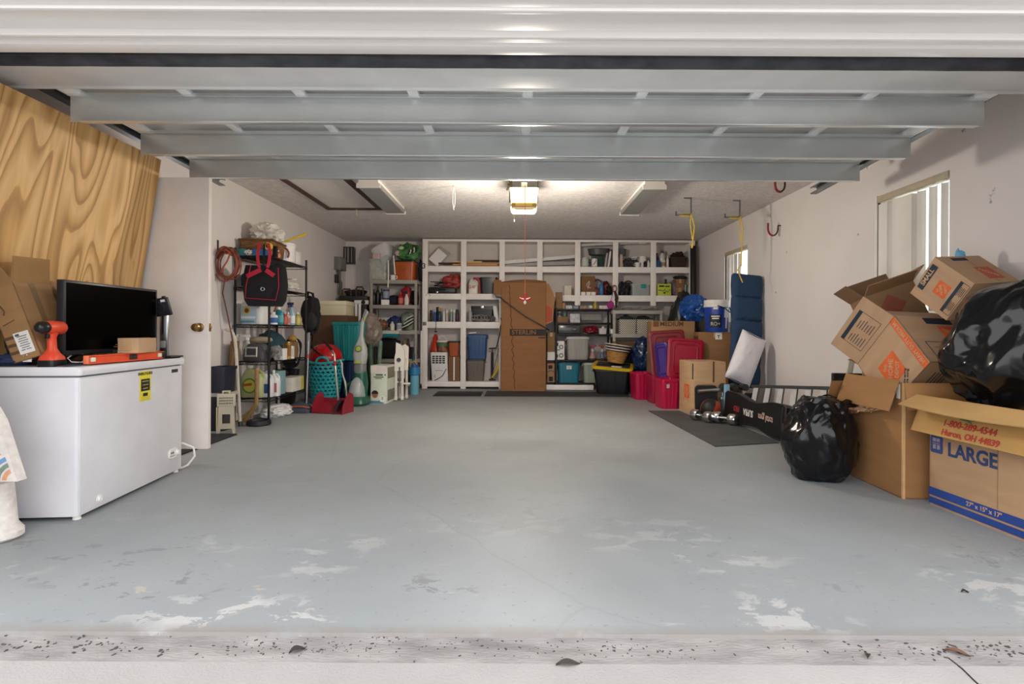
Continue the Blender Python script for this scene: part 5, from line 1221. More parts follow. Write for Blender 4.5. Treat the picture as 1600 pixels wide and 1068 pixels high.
obj('body', MB().loft([(.22, .2, 0, .04), (.24, .22, .10, .05), (.25, .23, .105, .05), (.22, .2, .10, .05), (.2, .18, .01, .04)]), plastic('55565a'), t)
can('paint_can', 'grey paint can in the top row of the cabinet', (cx(913), YI - .02, T1), .066, .165, 'b3b3ab', 'bfc4ba', handle=True)
pc = can('paint_can', 'white can with a red slash in the cabinet', (cx(928), YI - .02, T1), .052, .15, 'd9d6d2', 'ece9e6')
obj('slash', MB().box((0, -.0525, .08), (.012, .004, .09), 0, Matrix.Translation((0, 0, .08)) @ Matrix.Rotation(rad(30), 4, 'Y') @ Matrix.Translation((0, 0, -.08))), RED_INK, pc)
carton('green_box', 'dark green box behind the paint cans', (cx(935), YI + .17, T1), (.20, .10, .222), 0, mat('2e4a44', .5), tape=False)
for px, h_, ti, c_, lab in ((945, .26, 8, 'b5b2ad', 'grey panel leaning at the post in the top cabinet row'), (949, .28, 8, 'e6e3de', 'white panel leaning at the post in the top cabinet row')):
    t = thing('leaning_panel', lab, 'board', (cx(px), YI + (.05 if px == 945 else -.02), T1), rot=(0, rad(ti), 0)); obj('sheet', MB().bx(-.012, .012, -.06, .12, 0, h_, .002), mat(c_, .5), t)
tag(obj('tool_heap', MB().blob((cx(985), YI + .02, T1 + .08), (.13, .1, .085), .4, 2.6, 4, 4, floor=T1 + .002), mat('3b3b3d', .5, var=.5, scale=22)), 'heap of dark fittings in the top cabinet row', 'fittings', None)['kind'] = 'stuff'
t = thing('paint_roller', 'silver paint roller lying on the dark fittings', 'roller', (cx(985), YI - .06, T1 + .17))
obj('sleeve', MB().cyl((.0, 0, 0), (.10, 0, .01), .02), mat('c9c7c2', .8), t); obj('frame', MB().tube([(.1, 0, .01), (.13, 0, .0), (.06, -.03, -.04), (-.08, -.03, -.03)], .006), CHROME, t)
carton('pale_box', 'narrow pale box beside the post in the sixth cabinet bay', (cx(969), YI - .03, T1), (.05, .1, .22), 0, mat('b9a898', .7), tape=False)
def mug(label, loc, r, h_, col='e4e0da'):
    t = thing('white_bucket', label, 'bucket', loc)
    obj('body', MB().lathe([(r * .8, 0), (r * .85, .004), (r, h_), (r * 1.05, h_), (r * 1.05, h_ * 1.03), (r * .93, h_ * 1.03), (r * .78, .01), (0, .01)], n=20), plastic(col), t)
    obj('handle', MB().tube([(-r, 0, h_ * .9), (-r * 1.4, 0, h_ * .8), (-r * 1.4, 0, h_ * .45), (-r * .92, 0, h_ * .4)], r * .12), plastic(col), t)
mug('white bucket on the top row of the sixth cabinet bay', (cx(1004), YI + .06, T1), .085, .195)
mug('little white cup before the white bucket', (cx(994), YI - .07, T1), .045, .08)
for px, h_, r_, c_, cp_, bd, lab in ((1006, .13, .03, '1f1f22', 'e3e0da', None, 'black bottle with pale cap before the white bucket'), (1011, .12, .024, 'd9d4cb', 'e8e5de', None, 'white little bottle before the white bucket'), (1014, .14, .03, '2c6b74', '28525a', None, 'teal bottle by the post in the sixth cabinet bay')):
    bottle('small_bottle', lab, (cx(px), YI - (.08 if px != 1014 else .03), T1), r_, h_, c_, cp_, bd)
bottle('blue_bottle', 'royal blue squat bottle in the last cabinet bay', (cx(1026), YI - .05, T1), .05, .15, '2a4f8c', '1f3a70')
bottle('rust_bottle', 'rust brown tall bottle in the last cabinet bay', (cx(1027), YI + .08, T1), .04, .27, '5d2f26', '3a2320')
bottle('white_bottle', 'tall white bottle with dark cap in the last cabinet bay', (cx(1035), YI + .05, T1), .055, .31, 'd6d3ce', '3a4a54', 'e9e7e3')
bottle('brown_label_bottle', 'white bottle with brown label in front of the tall one', (cx(1034.5), YI - .07, T1), .035, .16, 'd9d4cc', 'b9b3a8', '9c7d64')
bottle('slim_white_bottle', 'slim white tube bottle right of the brown label bottle', (cx(1041), YI - .06, T1), .022, .21, 'dcd9d3', 'e5e2dc')
t = thing('dark_basket', 'dark brown wicker basket with bundled contents in the last bay', 'basket', (cx(1059), YI + .05, T1))
obj('body', MB().loft([(.26, .22, 0, .04), (.30, .26, .17, .05), (.31, .27, .18, .05), (.27, .23, .17, .05), (.23, .2, .02, .04)]), basket_weave('3a2b24', '241a16'), t); obj('contents', MB().blob((0, 0, .2), (.12, .1, .09), .35, 2.4, 3, 4), cloth('2b2322'), t)
t = thing('clear_sheet', 'clear curved plastic sheet at the right end of the cabinet top row', 'sheet', (cx(1070), YI + .05, T1)); obj('sheet', MB().sheet(lambda u, v: (.06 * math.sin(u * 2.5), -.1 + .2 * u, .3 * v), 8, 2, .003), clear('c9cbc8', .35), t)

# second row
lump('red_sack', 'red and white printed sack in the second row, first bay', (cx(706), YI + .02, T2 + .22), (.17, .12, .13), mat('9c3a34', .5, var=.8, scale=11), 'bag', .3, 2.2, 3)
t = thing('tool_case', 'black hard case lying in the second row, first bay', 'case', (cx(691), YI + .05, T2)); obj('body', MB().box((0, 0, .06), (.47, .24, .115), .02), BLACKP, t); obj('handle', MB().tube([(-.06, -.13, .07), (-.04, -.16, .075), (.04, -.16, .075), (.06, -.13, .07)], .01), plastic('26262a'), t); obj('clasp', MB().box((-.08, -.135, .03), (.03, .01, .03), .003), CHROME, t)
tag(obj('cord_coil', MB().tube([(cx(684) + (.10 - .006 * k) * math.cos(k * .5), YI - .03 + .05 * math.sin(k * .5), T2 + .135 + .002 * k) for k in range(40)], .009, 6), BLACKP), 'black cord coiled on the black hard case', 'cord')
wj = jug('white_jug', 'white jug with red printed letters in the second bay', (cx(739.5), YI - .04, T2), .165, .12, .28, 'dcd6ce', 'b8b2aa')
obj('print_mark', MB().tube([(-.055 + .022 * math.cos(a), -.061, .12 + .022 * math.sin(a)) for a in [2 * PI * k / 14 for k in range(14)]], .005, 5, closed=True).tube([(-.018, -.061, .095), (.018, -.061, .145)], .005, 5).tube([(-.018, -.061, .145), (.018, -.061, .095)], .005, 5).tube([(.028, -.061, .145), (.028, -.061, .095)], .005, 5).tube([(.028, -.061, .12), (.05, -.061, .145)], .005, 5), mat('c24a3d', .6), wj)
carton('red_box', 'red box standing behind the white jug', (cx(745), YI + .09, T2), (.14, .1, .30), 0, mat('a3282f', .5), tape=False)
tote('black_bin', 'black open bin in the second row, second bay', (cx(763.5), YI + .02, T2), .30, .26, .30, '17181a', None, taper=.85, ribs=False)
carton('cream_carton', 'cream carton in the fourth cabinet bay', (cx(886), YI - .02, T2R), (.125, .16, .165), 0, mat('cfc9b4', .6), tape=False)
bb = carton('brown_print_box', 'brown box with a white scribble in the fifth bay', (cx(918), YI + .03, T2R), (.235, .2, .335), 0, card('7e5739'), tape=False)
obj('scribble', MB().tube([(.02, -.102, .25), (-.03, -.102, .19), (.03, -.102, .2), (-.02, -.102, .15), (.04, -.102, .13)], .005, 5).tube([(-.04, -.102, .16), (.03, -.102, .24), (-.01, -.102, .12)], .004, 5), PAPER, bb)
for k, px in enumerate((909.5, 917.5, 925)): carton('tiny_white_box', ('leftmost', 'middle', 'rightmost')[k] + ' of three tiny white boxes below the scribbled brown box', (cx(px), YI - .13, T2R), (.074, .05, .055), 0, PAPER, tape=False, group='tiny white boxes in the fifth bay')
bottle('blue_bottle', 'tall bright blue bottle in the fifth cabinet bay', (cx(938.5), YI - .06, T2R), .038, .26, '2d6f9f', '23527a')
t = thing('hose_ring', 'dark blue ring of hose behind the tall blue bottle', 'hose', (cx(934), YI + .03, T2R + .2)); obj('ring', MB().tube([(.07 * math.cos(2 * PI * k / 22), 0, .08 * math.sin(2 * PI * k / 22)) for k in range(22)], .012, closed=True), plastic('2a3652'), t); obj('stand', MB().bx(-.07, .07, -.03, .03, -.2, -.06, .01), plastic('6b1f1c'), t)
lump('red_tool', 'dark red tool case beside the tall blue bottle', (cx(947), YI + .04, T2R + .13), (.07, .08, .13), plastic('5f1c1a'), 'tool', .2, 2, 5, floor=T2R + .002)
lump('black_tool', 'black drill case in the fifth bay near the post', (cx(951), YI + .0, T2R + .09), (.06, .07, .09), BLACKP, 'tool', .25, 2.4, 6, floor=T2R + .002)
lump('black_bundle', 'black bundle of straps in the sixth bay second row', (cx(974), YI + .03, T2R + .12), (.11, .10, .12), mat('1d1e24', .5, var=.5, scale=20), 'straps', .35, 2.6, 2, floor=T2R + .002)
t = thing('sanding_disc', 'round black disc upright behind the clear bin', 'disc', (cx(984), YI + .15, T2R + .2)); obj('disc', MB().cyl((0, 0, 0), (0, .03, 0), .085, n=28), BLACKP, t); obj('ring', MB().tube([(.055 * math.cos(2 * PI * k / 22), -.002, .055 * math.sin(2 * PI * k / 22)) for k in range(22)], .006, closed=True), GREYP, t); obj('stand', MB().bx(-.03, .03, 0, .03, -.2, -.07), BLACKP, t)
cb_ = tote('clear_latch_bin', 'clear latched bin with a teal latch in the sixth bay', (cx(1000), YI + .02, T2R), .33, .2, .205, 'b5bcba', 'b9c0be', alpha=.6, taper=.93, ribs=False, filled='77807f')
obj('latch', MB().box((.04, -.105, .165), (.09, .014, .07), .005), plastic('1f8f8c'), cb_)
ys = carton('yellow_sign_box', 'yellow-green printed box in the last cabinet bay', (cx(1035.5), YI - .07, T2R), (.235, .06, .205), 0, mat('b9c43a', .5, var=.04), tape=False)
mb = MB()
mb.box((-.05, -.031, .165), (.09, .0012, .028), 0).box((.05, -.031, .162), (.08, .0012, .02), 0)
r4 = random.Random(5)
for k in range(7): mb.box((0, 0, 0), (.02 + .02 * r4.random(), .0012, .012), 0, Matrix.Translation((-.09 + .03 * k, -.031, .07 + .03 * r4.random())) @ Matrix.Rotation(r4.uniform(-.9, .9), 4, 'Y'))
mb.blob((.0, -.031, .05), (.02, .001, .016), .2, 3, 2, 2)
obj('printed_mark', mb, INK, ys)
bottle('dark_bottle', 'dark bottle peeping over the yellow-green box', (cx(1041), YI + .05, T2R), .045, .30, '2a2826', '1d1c1c')
lump('clear_pack', 'clear pack of purple odds beside the yellow-green box', (cx(1052), YI + .0, T2R + .14), (.045, .08, .14), mat('6d5f6b', .4, var=.6, scale=26), 'pack', .2, 2.2, 3, floor=T2R + .002)
carton('brown_carton', 'lower brown carton in the last cabinet bay', (cx(1060), YI + .03, T2R), (.14, .2, .14), 0, CARD_D)
carton('brown_carton', 'upper brown carton stacked in the last cabinet bay', (cx(1060), YI + .03, T2R + .142), (.14, .2, .15), rad(4), card('8d6743'))
t = thing('rag_strip', 'dark rag draped over the upper brown carton', 'rag', (cx(1062), YI, T2R + .295)); obj('cloth', MB().blob((0, 0, .03), (.12, .1, .035), .3, 2, 3, 3), cloth('2f2f30'), t)
for k, (px, c_, lab) in enumerate(((1068, '8fa29c', 'grey-green book standing at the right end of the last bay'), (1070.5, '2f4a52', 'dark teal book standing at the right end of the last bay'), (1072.8, 'b9b6ac', 'pale book standing at the right end of the last bay'))):
    t = thing('book', lab, 'book', (cx(px), YI - .07, T2R), rot=(0, rad(3), 0)); obj('cover', MB().bx(-.013, .013, -.01, .12, 0, .2 - .01 * k, .002), mat(c_, .5), t); obj('pages', MB().bx(-.009, .009, -.006, .123, .004, .194 - .01 * k), PAPER, t)

# third row
cans = [(674.5, .20, .026, '16161a', '101014', 'black'), (680, .22, .027, '2b4a7a', '9db0c4', 'blue with pale cap'), (687.5, .24, .031, '2f3a50', 'b28a2f', 'gold-capped'), (694, .235, .026, 'c9c9c7', 'a8a9a8', 'silver'), (699, .20, .024, 'b5a79a', 'ddd9d2', 'beige'), (705.5, .23, .028, '7d8f7c', 'c9ccc6', 'sage green'), (710, .21, .024, 'a5a7a8', 'd9d9d6', 'grey white-capped'), (714.5, .215, .027, '4b2f44', '1b181b', 'plum with black cap'), (683, .26, .03, '1d2338', '14141a', 'dark navy tallest')]
for i, (px, h_, r_, c_, cp_, nm_) in enumerate(cans):
    spray_can(nm_ + ' spray can in the cabinet spray can row', (cx(px), YI - .06 + (.11 if i > 7 else .02 * (i % 2)), T3), r_, h_, c_, cp_, 'spray cans in the third cabinet row')
bottle('glass_bottle', 'clear bottle at the left of the third row, second bay', (cx(735), YI - .05, T3), .036, .24, '9fa5a0', 'c9c9c4')
tbx = thing('toolbox', 'black toolbox with silver clasp in the second bay', 'toolbox', (cx(753.5), YI + .09, T3 + .0))
obj('body', MB().loft([(.35, .2, 0, .02), (.38, .22, .22, .02)]), BLACKP, tbx); obj('lid', MB().loft([(.40, .23, .22, .02), (.39, .22, .28, .03)]), BLACKP, tbx); obj('clasp', MB().box((.0, -.118, .26), (.055, .012, .05), .006), mat('b9babb', .3, metal=.8), tbx)
t = thing('rope_coil', 'grey rope coils heaped before the black toolbox', 'rope', (cx(752), YI - .07, T3 + .012))
mb = MB()
for k in range(5):
    x0 = -.11 + .055 * k; R0 = .05 + .008 * (k % 3)
    for q in range(3): mb.tube([(x0 + R0 * math.cos(a), .012 * q - .02, .055 + .006 * q + (R0 - .004 * q) * .8 * math.sin(a)) for a in [2 * PI * j / 18 for j in range(18)]], .008, 5, closed=True)
obj('coil', mb, mat('7d7672', .8, var=.2), t)
t = thing('paper_sheet', 'white folded paper leaning by the tall STERLIN carton', 'paper', (cx(776), YI - .06, T3 + .008), rot=(0, rad(-8), 0)); obj('sheet', MB().bx(-.03, .03, 0, .006, .02, .27), PAPER, t); obj('sheet', MB().bx(-.02, .04, .012, .016, .0, .22), PAPER, t)
lump('grey_gadget', 'grey plastic part lying at the right of the rope coils', (cx(770), YI - .1, T3 + .05), (.05, .05, .05), plastic('5d6064'), 'gadget', .3, 2.5, 4, floor=T3 + .002)
t = thing('hanging_cord', 'short black cord dangling from the spray can shelf', 'cord', (cx(683), CABY - .03, .97)); obj('wire', MB().tube([(0, 0, .19), (.0, -.005, .1), (-.002, 0, .03)], .005), BLACKP, t); obj('plug', MB().box((0, 0, .015), (.045, .02, .025), .006), BLACKP, t)

# bottom row
ac = thing('portable_air_conditioner', 'white portable air conditioner with a black grille', 'air conditioner', (cx(687.5), YI - .01, T4), rot=(0, 0, 0))
obj('body', MB().loft([(.285, .20, 0, .02, .02, 0), (.295, .21, .48, .03, -.005, 0), (.28, .19, .50, .03, -.005, 0)]), paint('dcd9d6', .35), ac)
mb = MB()
for r_ in range(4):
    for c_ in range(4): mb.box((-.092 + c_ * .058, -.106, .32 + r_ * .036), (.046, .006, .027), .002)
obj('grille', mb, plastic('2e2e30'), ac, kind='stuff')
obj('logo_mark', MB().tube([(-.0, -.105, .235), (.012, -.105, .215), (-.012, -.105, .215)], .003, 5, closed=True).box((.0, -.106, .185), (.13, .002, .008), 0), mat('8a8a8c', .5), ac)
obj('warning_sticker', MB().box((-.07, -.105, .09), (.025, .002, .06), 0), mat('c9b2a8', .6), ac)
obj('power_cord', MB().tube([(.15, -.03, .24), (.12, -.12, .2), (.07, -.125, .1), (.0, -.125, .05), (-.07, -.122, .015)], .007), plastic('3c3c40'), ac)
t = thing('candy_tub', 'colourful tub with white handle on the air conditioner', 'tub', (cx(692), YI + .0, T4 + .505)); obj('body', MB().lathe([(.08, 0), (.085, .01), (.10, .17), (.105, .175), (.105, .19), (.095, .19)], n=20), mat('8d5a4a', .5, var=.9, scale=16), t); obj('lid', MB().lathe([(.104, .17), (.107, .178), (.107, .196), (0, .2)], n=20), WHITE, t); obj('handle', MB().tube([(-.09, -.05, .17), (-.05, -.08, .26), (.0, -.08, .29), (.05, -.07, .24), (.09, -.05, .17)], .006), WHITE, t); obj('green_label', MB().lathe([(.094, .1), (.102, .15)], n=20), mat('3e7a4e', .5), t)
t = thing('safety_cone', 'orange red cone beside the colourful tub', 'cone', (cx(679), YI + .12, T4 + .0)); obj('cone', MB().lathe([(.10, .51), (.095, .53), (.03, .80), (.02, .81), (0, .81)], n=18), plastic('b8341f'), t); obj('base', MB().bx(-.10, .11, .01, .09, 0, .51, .01), plastic('17171a'), t)
ob2 = tote('orange_pot', 'orange brown pot with dark rim above the brown carton', (cx(710), YI + .0, T4 + .43), .20, .2, .27, 'a8501f', None, taper=.76, ribs=False, handles=False)
obj('rim_band', MB().loft([(.205, .205, .235, .03), (.208, .208, .265, .03)], cap=False), plastic('26211f'), ob2)
bc = carton('brown_carton', 'brown carton with a white tape stripe next to the air conditioner', (cx(711), YI + .0, T4), (.19, .24, .425), 0, card('7d5a3c'), tape=False)
obj('tape_stripe', MB().bx(-.012, .012, -.1225, -.1205, .02, .42), PAPER, bc)
tote('grey_tote', 'grey tote on the cabinet floor under the blue tote', (cx(743.5), YI + .06, T4), .335, .27, .37, '6c645b', '3c3a3a', taper=.84)
bt = tote('blue_tote', 'blue lidded tote stacked on the grey tote', (cx(746), YI + .06, T4 + .385), .36, .27, .42, '2d4f7d', '2b4a74', taper=.84)
t = thing('white_remote', 'flat white packet lying on the blue tote lid', 'packet', (cx(739), YI - .05, T4 + .385 + .438)); obj('body', MB().box((0, 0, .015), (.13, .08, .022), .004, Matrix.Rotation(rad(-6), 4, 'Y')), PAPER, t)
sw = thing('bow_saw', 'yellow framed saw leaning in the second bay', 'saw', (cx(770), YI - .07, T4), rot=(0, rad(14), 0))
obj('frame', MB().tube([(-.02, 0, .06), (.03, 0, .2), (.035, 0, .36), (.02, 0, .47)], [.018, .026, .024, .016]), plastic('c7ac35'), sw); obj('blade', MB().bx(-.035, -.025, -.002, .002, .04, .62), mat('39302c', .4, metal=.5), sw); obj('handle', MB().tube([(-.035, 0, .62), (-.02, 0, .78), (.0, 0, .88)], .013), mat('3a2a20', .5), sw)
bp_ = thing('bicycle_pump', 'black floor pump standing behind the yellow saw', 'pump', (cx(769), YI + .12, T4)); obj('barrel', MB().cyl((0, 0, .02), (0, 0, .50), .022), BLACKP, bp_); obj('handle', MB().cyl((-.06, 0, .56), (.07, 0, .57), .014).cyl((0, 0, .5), (0, 0, .56), .008), BLACKP, bp_); obj('foot', MB().box((0, 0, .012), (.12, .08, .024), .006), BLACKP, bp_)

# the tall carton in front, its lashing and mats
sc = thing('tall_carton', 'tall brown fixture carton lettered STERLIN before the cabinet', 'box', (X(818, 9.15), 9.18, .003))
CS = card('8f6440')
wS = .75; hS = 1.86
obj('body', MB().loft([(wS, .26, 0, .006), (wS + .005, .262, .5, .02), (wS, .262, 1.2, .012), (wS - .01, .26, hS - .06, .006)], k=3), CS, sc)
obj('top_flap', MB().sheet(lambda u, v: (-wS / 2 + wS * u, -.13 + .10 * v, hS - .06 + .06 * math.sin((1 - u) * 2.2 + .6) * v), 10, 4, .005), CS, sc)
obj('side_flap', MB().sheet(lambda u, v: (-wS / 2 - .13 * u, -.128 + .04 * u, 1.60 + (.24 + .02 * u) * v - .0 * u), 4, 4, .005), CS, sc)
obj('side_flap', MB().prism([(0, 1.10), (.12, 1.16), (.155, 1.56), (.06, 1.78), (.0, 1.80)], .005, front(wS / 2 - .01, -.10, 0)), card('a0764e'), sc)
obj('orange_patch', MB().prism([(0, 1.14), (.10, 1.17), (.105, 1.36), (.03, 1.44), (.0, 1.40)], .001, front(wS / 2 - .005, -.1055, 0)), mat('a8452a', .6), sc)
obj('crack', MB().tube([(-.25 + .012 * math.sin(k * 2.3) + .008 * (k % 3) + .003 * k, -.132, hS - .10 - k * (hS - .12) / 34) for k in range(35)], .0045, 5), mat('3f2a1b', .9), sc)
obj('print_band', MB().bx(-.23, wS / 2 - .002, -.1335, -.131, .92, 1.03), mat('2b2522', .7), sc)
lettering(sc, 'STERLIN', .105, mat('8f6440', .8), front(-.20, -.134, .975), .0015, align='LEFT', sx=1.06)
obj('print_mark', MB().box((wS / 2 - .07, -.1335, .89), (.12, .002, .022), 0), mat('3b2a20', .7), sc)
bn = thing('bungee_cord', 'black bungee cord slanting across the tall STERLIN carton', 'cord', (X(784, 9.0), 9.02, 1.52))
obj('strand', MB().tube([(-.10, .30, .06), (-.03, .02, .04), (.05, -.0, -.03), (.4, -.005, -.28), (.74, -.002, -.47), (.79, .1, -.5)], .010, 6), BLACKP, bn)
obj('hook', MB().tube([(-.10, .30, .06), (-.12, .32, .09), (-.10, .33, .12)], .006), BLACKM, bn)
obj('lower_strand', MB().tube([(-.03, .3, -.3), (-.0, .32, -.36), (-.035, .32, -.45), (-.05, .32, -.6), (-.1, .335, -.8)], .009, 6), BLACKP, bn)
RUBM = mat('1c1d1f', .6, var=.15, scale=6)
tag(obj('rubber_mat', MB().bx(-1.28, -.55, 8.30, 8.88, .001, .014, .003), RUBM), 'short black rubber mat in front of the cabinet under the air conditioner', 'mat')
tag(obj('long_mat', MB().bx(-.50, 1.75, 8.30, 9.0, .001, .009, .003), mat('3b3c3d', .7, var=.1)), 'long dark grey mat running along the cabinet foot', 'mat')
# ================================================================ shelves to the right of the tall carton
t = thing('black_shelf', 'black metal shelving holding totes right of the STERLIN carton', 'shelving', (1.14, 9.42, 0))
BS = mat('141416', .5, metal=.3)
BZ = (.125, .515, .955, 1.15, 1.385)
for x in (-.47, .47):
    for y in (-.13, .20): obj('post', MB().bx(x - .014, x + .014, y - .014, y + .014, 0, 1.40), BS, t)
for z in BZ: obj('deck', MB().bx(-.48, .48, -.14, .22, z - .03, z, .003), BS, t)
obj('back_strip', MB().bx(-.26, .34, .15, .16, 1.20, 1.32), mat('9b958f', .5), t)
YB_ = 9.42
def bxx(px, d=9.42): return X(px, d)
# narrow column of boxes beside the tall carton
hd = carton('narrow_carton', 'narrow brown carton hidden behind the tall STERLIN carton edge', (X(873, 9.33), 9.325, BZ[4] + .003), (.11, .09, .28), 0, CARD_D, tape=False)
carton('upper_brown_box', 'brown box between the narrow carton and cream carton', (X(880.5, 9.35), 9.33, BZ[4] + .003), (.05, .07, .10), 0, CARD, tape=False)
carton('middle_brown_box', 'brown taped box halfway up beside the tall carton', (X(861, 9.38), 9.42, .65), (.13, .18, .33), 0, CARD_D)
carton('white_block_box', 'white carton under the brown taped box beside the tall carton', (X(861, 9.38), 9.42, .505), (.13, .18, .14), 0, WHITE, tape=False)
t = thing('carton_riser', 'black crate beside the tall carton carrying the white carton', 'crate', (X(861, 9.38), 9.5, .127)); obj('body', MB().bx(-.06, .06, -.05, .1, .33, .377), BLACKP, t); obj('leg', MB().bx(-.06, .06, .08, .1, 0, .33), BLACKP, t)
am = carton('parcel_box', 'brown parcel with a black curved arrow mark beside the tall carton', (X(861, 9.36), 9.40, .127), (.125, .12, .325), 0, CARD, tape=False)
obj('upper_mark', MB().box((-.01, -.061, .26), (.07, .0015, .06), 0), INK, am); obj('lower_mark', MB().box((.0, -.061, .055), (.07, .0015, .08), 0), INK, am)
obj('curved_arrow', MB().tube([(-.055 + .11 * k / 8, -.0612, .17 - .03 * math.sin(PI * k / 8) * -1) for k in range(9)], .005, 5), INK, am)
obj('red_tape', MB().bx(-.06, .06, -.0615, .0, .318, .3265), mat('b5463c', .5), am)

def small(kind, px, w_, h_, z, col, lab, d=9.40, **k):
    return carton(kind, lab, (bxx(px, d), d, z + .002), (w_, .10, h_), 0, mat(col, .6, var=k.get('v', .05), scale=20), tape=False, seam=False)
# top of the black shelf
small('printed_packet', 888, .11, .06, BZ[4], 'b9bac2', 'blue-and-white printed packet on top of the black shelf, nearest the carton', v=.5)
small('printed_packet', 899, .09, .05, BZ[4], '8d91a3', 'blue grey packet on top of the black shelf', v=.4)
small('printed_packet', 911, .12, .055, BZ[4], '9b7a6d', 'red and white mottled packet on top of the black shelf', v=.6)
lump('white_ball', 'small white ball on top of the black shelf', (bxx(922.5), 9.40, BZ[4] + .037), (.034, .034, .034), WHITE, 'ball', .02, 2, 1)
bottle('gold_bottle', 'little gold bottle on top of the black shelf', (bxx(929.5), 9.40, BZ[4] + .002), .032, .13, 'b59a2e', 'd0bd55')
small('pink_packet', 942.5, .15, .06, BZ[4], 'd3c5c4', 'white packet with red print at the right of the black shelf top', v=.35)
# second
can('white_can', 'white little can on the second black shelf deck', (bxx(874), 9.40, BZ[3] + .105), .035, .08, 'c9c4bb', '55514a')
bottle('green_bottle', 'small green bottle with white cap on the second black shelf deck', (bxx(882), 9.40, BZ[3] + .105), .03, .09, '4d7a6b', 'e6e5df')
small('tan_tray', 878, .19, .10, BZ[3], '8a6244', 'flat brown carton on the second black shelf deck')
small('white_print_box', 898, .17, .15, BZ[3], 'c3c1c9', 'white box with purple print on the second black shelf deck', v=.3)
# third : dark drawers
t = thing('drawer_box', 'smoky clear drawer unit on the third black shelf deck', 'drawer unit', (bxx(888.5), 9.42, BZ[2] + .002)); obj('body', MB().bx(-.19, .19, -.11, .12, 0, .155, .006), mat('2e3031', .25), t); dw = obj('drawer', MB().bx(-.18, .18, -.118, -.11, .012, .145, .004), mat('47494a', .2), t); obj('handle', MB().box((.09, -.122, .08), (.05, .01, .02), .003), GREYP, dw)
lump('red_bag', 'dark red shiny bag on the third black shelf deck', (bxx(923), 9.40, BZ[2] + .07), (.12, .09, .07), mat('7a1622', .3, bump=.4, bscale=16), 'bag', .3, 2.2, 5, floor=BZ[2] + .002, ridge=True)
small('red_carton', 929, .08, .04, BZ[2] + .11, '9b3036', 'small red carton on the dark red shiny bag', d=9.44)
t = tote('white_caddy', 'white caddy with bottles at the right of the third black shelf deck', (bxx(941), 9.40, BZ[2] + .002), .14, .13, .10, 'd0c8c8', None, ribs=False, handles=False)
obj('contents', MB().lathe([(.03, .05), (.03, .12), (.012, .145), (0, .15)], c=(.01, 0, 0), n=10), WHITE, t)
# fourth
cpx = carton('appliance_box', 'white box picturing two coiled rings on the fourth black shelf deck', (bxx(874.5), 9.40, BZ[1] + .002), (.15, .16, .315), 0, PAPER, tape=False)
mb = MB()
for z, r_ in ((.235, .034), (.09, .036)):
    for q in (1., .7): mb.tube([(.02 + r_ * q * math.cos(2 * PI * k / 18), -.081, z - .02 + r_ * q * math.sin(2 * PI * k / 18)) for k in range(18)], .004, 5, closed=True)
mb.box((-.045, -.081, .26), (.03, .0015, .06), 0).box((-.03, -.081, .165), (.06, .0015, .014), 0).box((-.05, -.081, .06), (.03, .0015, .05), 0)
obj('printed_picture', mb, mat('3a3a3d', .6), cpx)
ctote = tote('clear_tote', 'clear lidded tote on the fourth black shelf deck', (bxx(902), 9.42, BZ[1] + .002), .39, .30, .385, 'c6c3bd', 'b9b6b0', alpha=.45, taper=.88, filled=None)
obj('contents', MB().box((.0, 0, .18), (.10, .18, .32), .03), plastic('232324'), ctote); obj('contents', MB().box((.11, 0, .2), (.09, .18, .26), .03), mat('b9a06a', .6), ctote); obj('contents', MB().box((-.11, 0, .18), (.10, .18, .30), .03), mat('a59a95', .6), ctote); obj('contents', MB().blob((-.10, -.08, .06), (.05, .03, .05), .2, 2, 3, 3), mat('a34a45', .6), ctote)
for px, lab, c_ in ((925.5, 'rosy figurine on the fourth black shelf deck', 'b9938a'), (941, 'blue-skirted figurine next to the rosy one', '6d7391')):
    t = thing('figurine', lab, 'figurine', (bxx(px), 9.40, BZ[1] + .002)); obj('base', MB().lathe([(.06, 0), (.06, .012), (.03, .02)], n=14), mat('5a4a30', .5), t); obj('skirt', MB().lathe([(.05, .02), (.055, .03), (.03, .10), (.02, .13)], n=14), mat(c_, .5), t); obj('torso', MB().lathe([(.02, .13), (.03, .15), (.02, .18), (.012, .185)], n=12), mat('c9bdb5', .5), t); obj('head', MB().blob((0, 0, .205), (.022, .022, .026), .05, 2, 1, 2), mat('b98d78', .5), t); obj('hair', MB().blob((-.0, .006, .215), (.03, .026, .024), .2, 2, 4, 2), mat('8d4a3a', .6), t); obj('parasol', MB().lathe([(.085, .225), (.06, .25), (.0, .262)], n=14), mat('b3676a', .5), t)
tl = tote('teal_clear_tote', 'translucent teal tote on the bottom of the black shelf', (bxx(888.5, 9.36), 9.40, BZ[0] + .002), .37, .30, .335, '1d6f83', '1a5d70', taper=.9)
pl2 = plate(tl, 'paper_label', .085, .06, PAPER, front(.0, -.152, .26))
mb = MB()
for k in range(3): mb.box((.0, -.1536, .275 - .016 * k), (.06 - .01 * k, .001, .006), 0)
obj('label_print', mb, mat('5a6a70', .6), pl2)
tote('clear_tote', 'clear tote of pastel goods next to the teal tote', (bxx(927, 9.36), 9.40, BZ[0] + .002), .36, .30, .33, 'b9c2b4', 'aeb8ad', alpha=.5, taper=.88, filled='8fa59a')

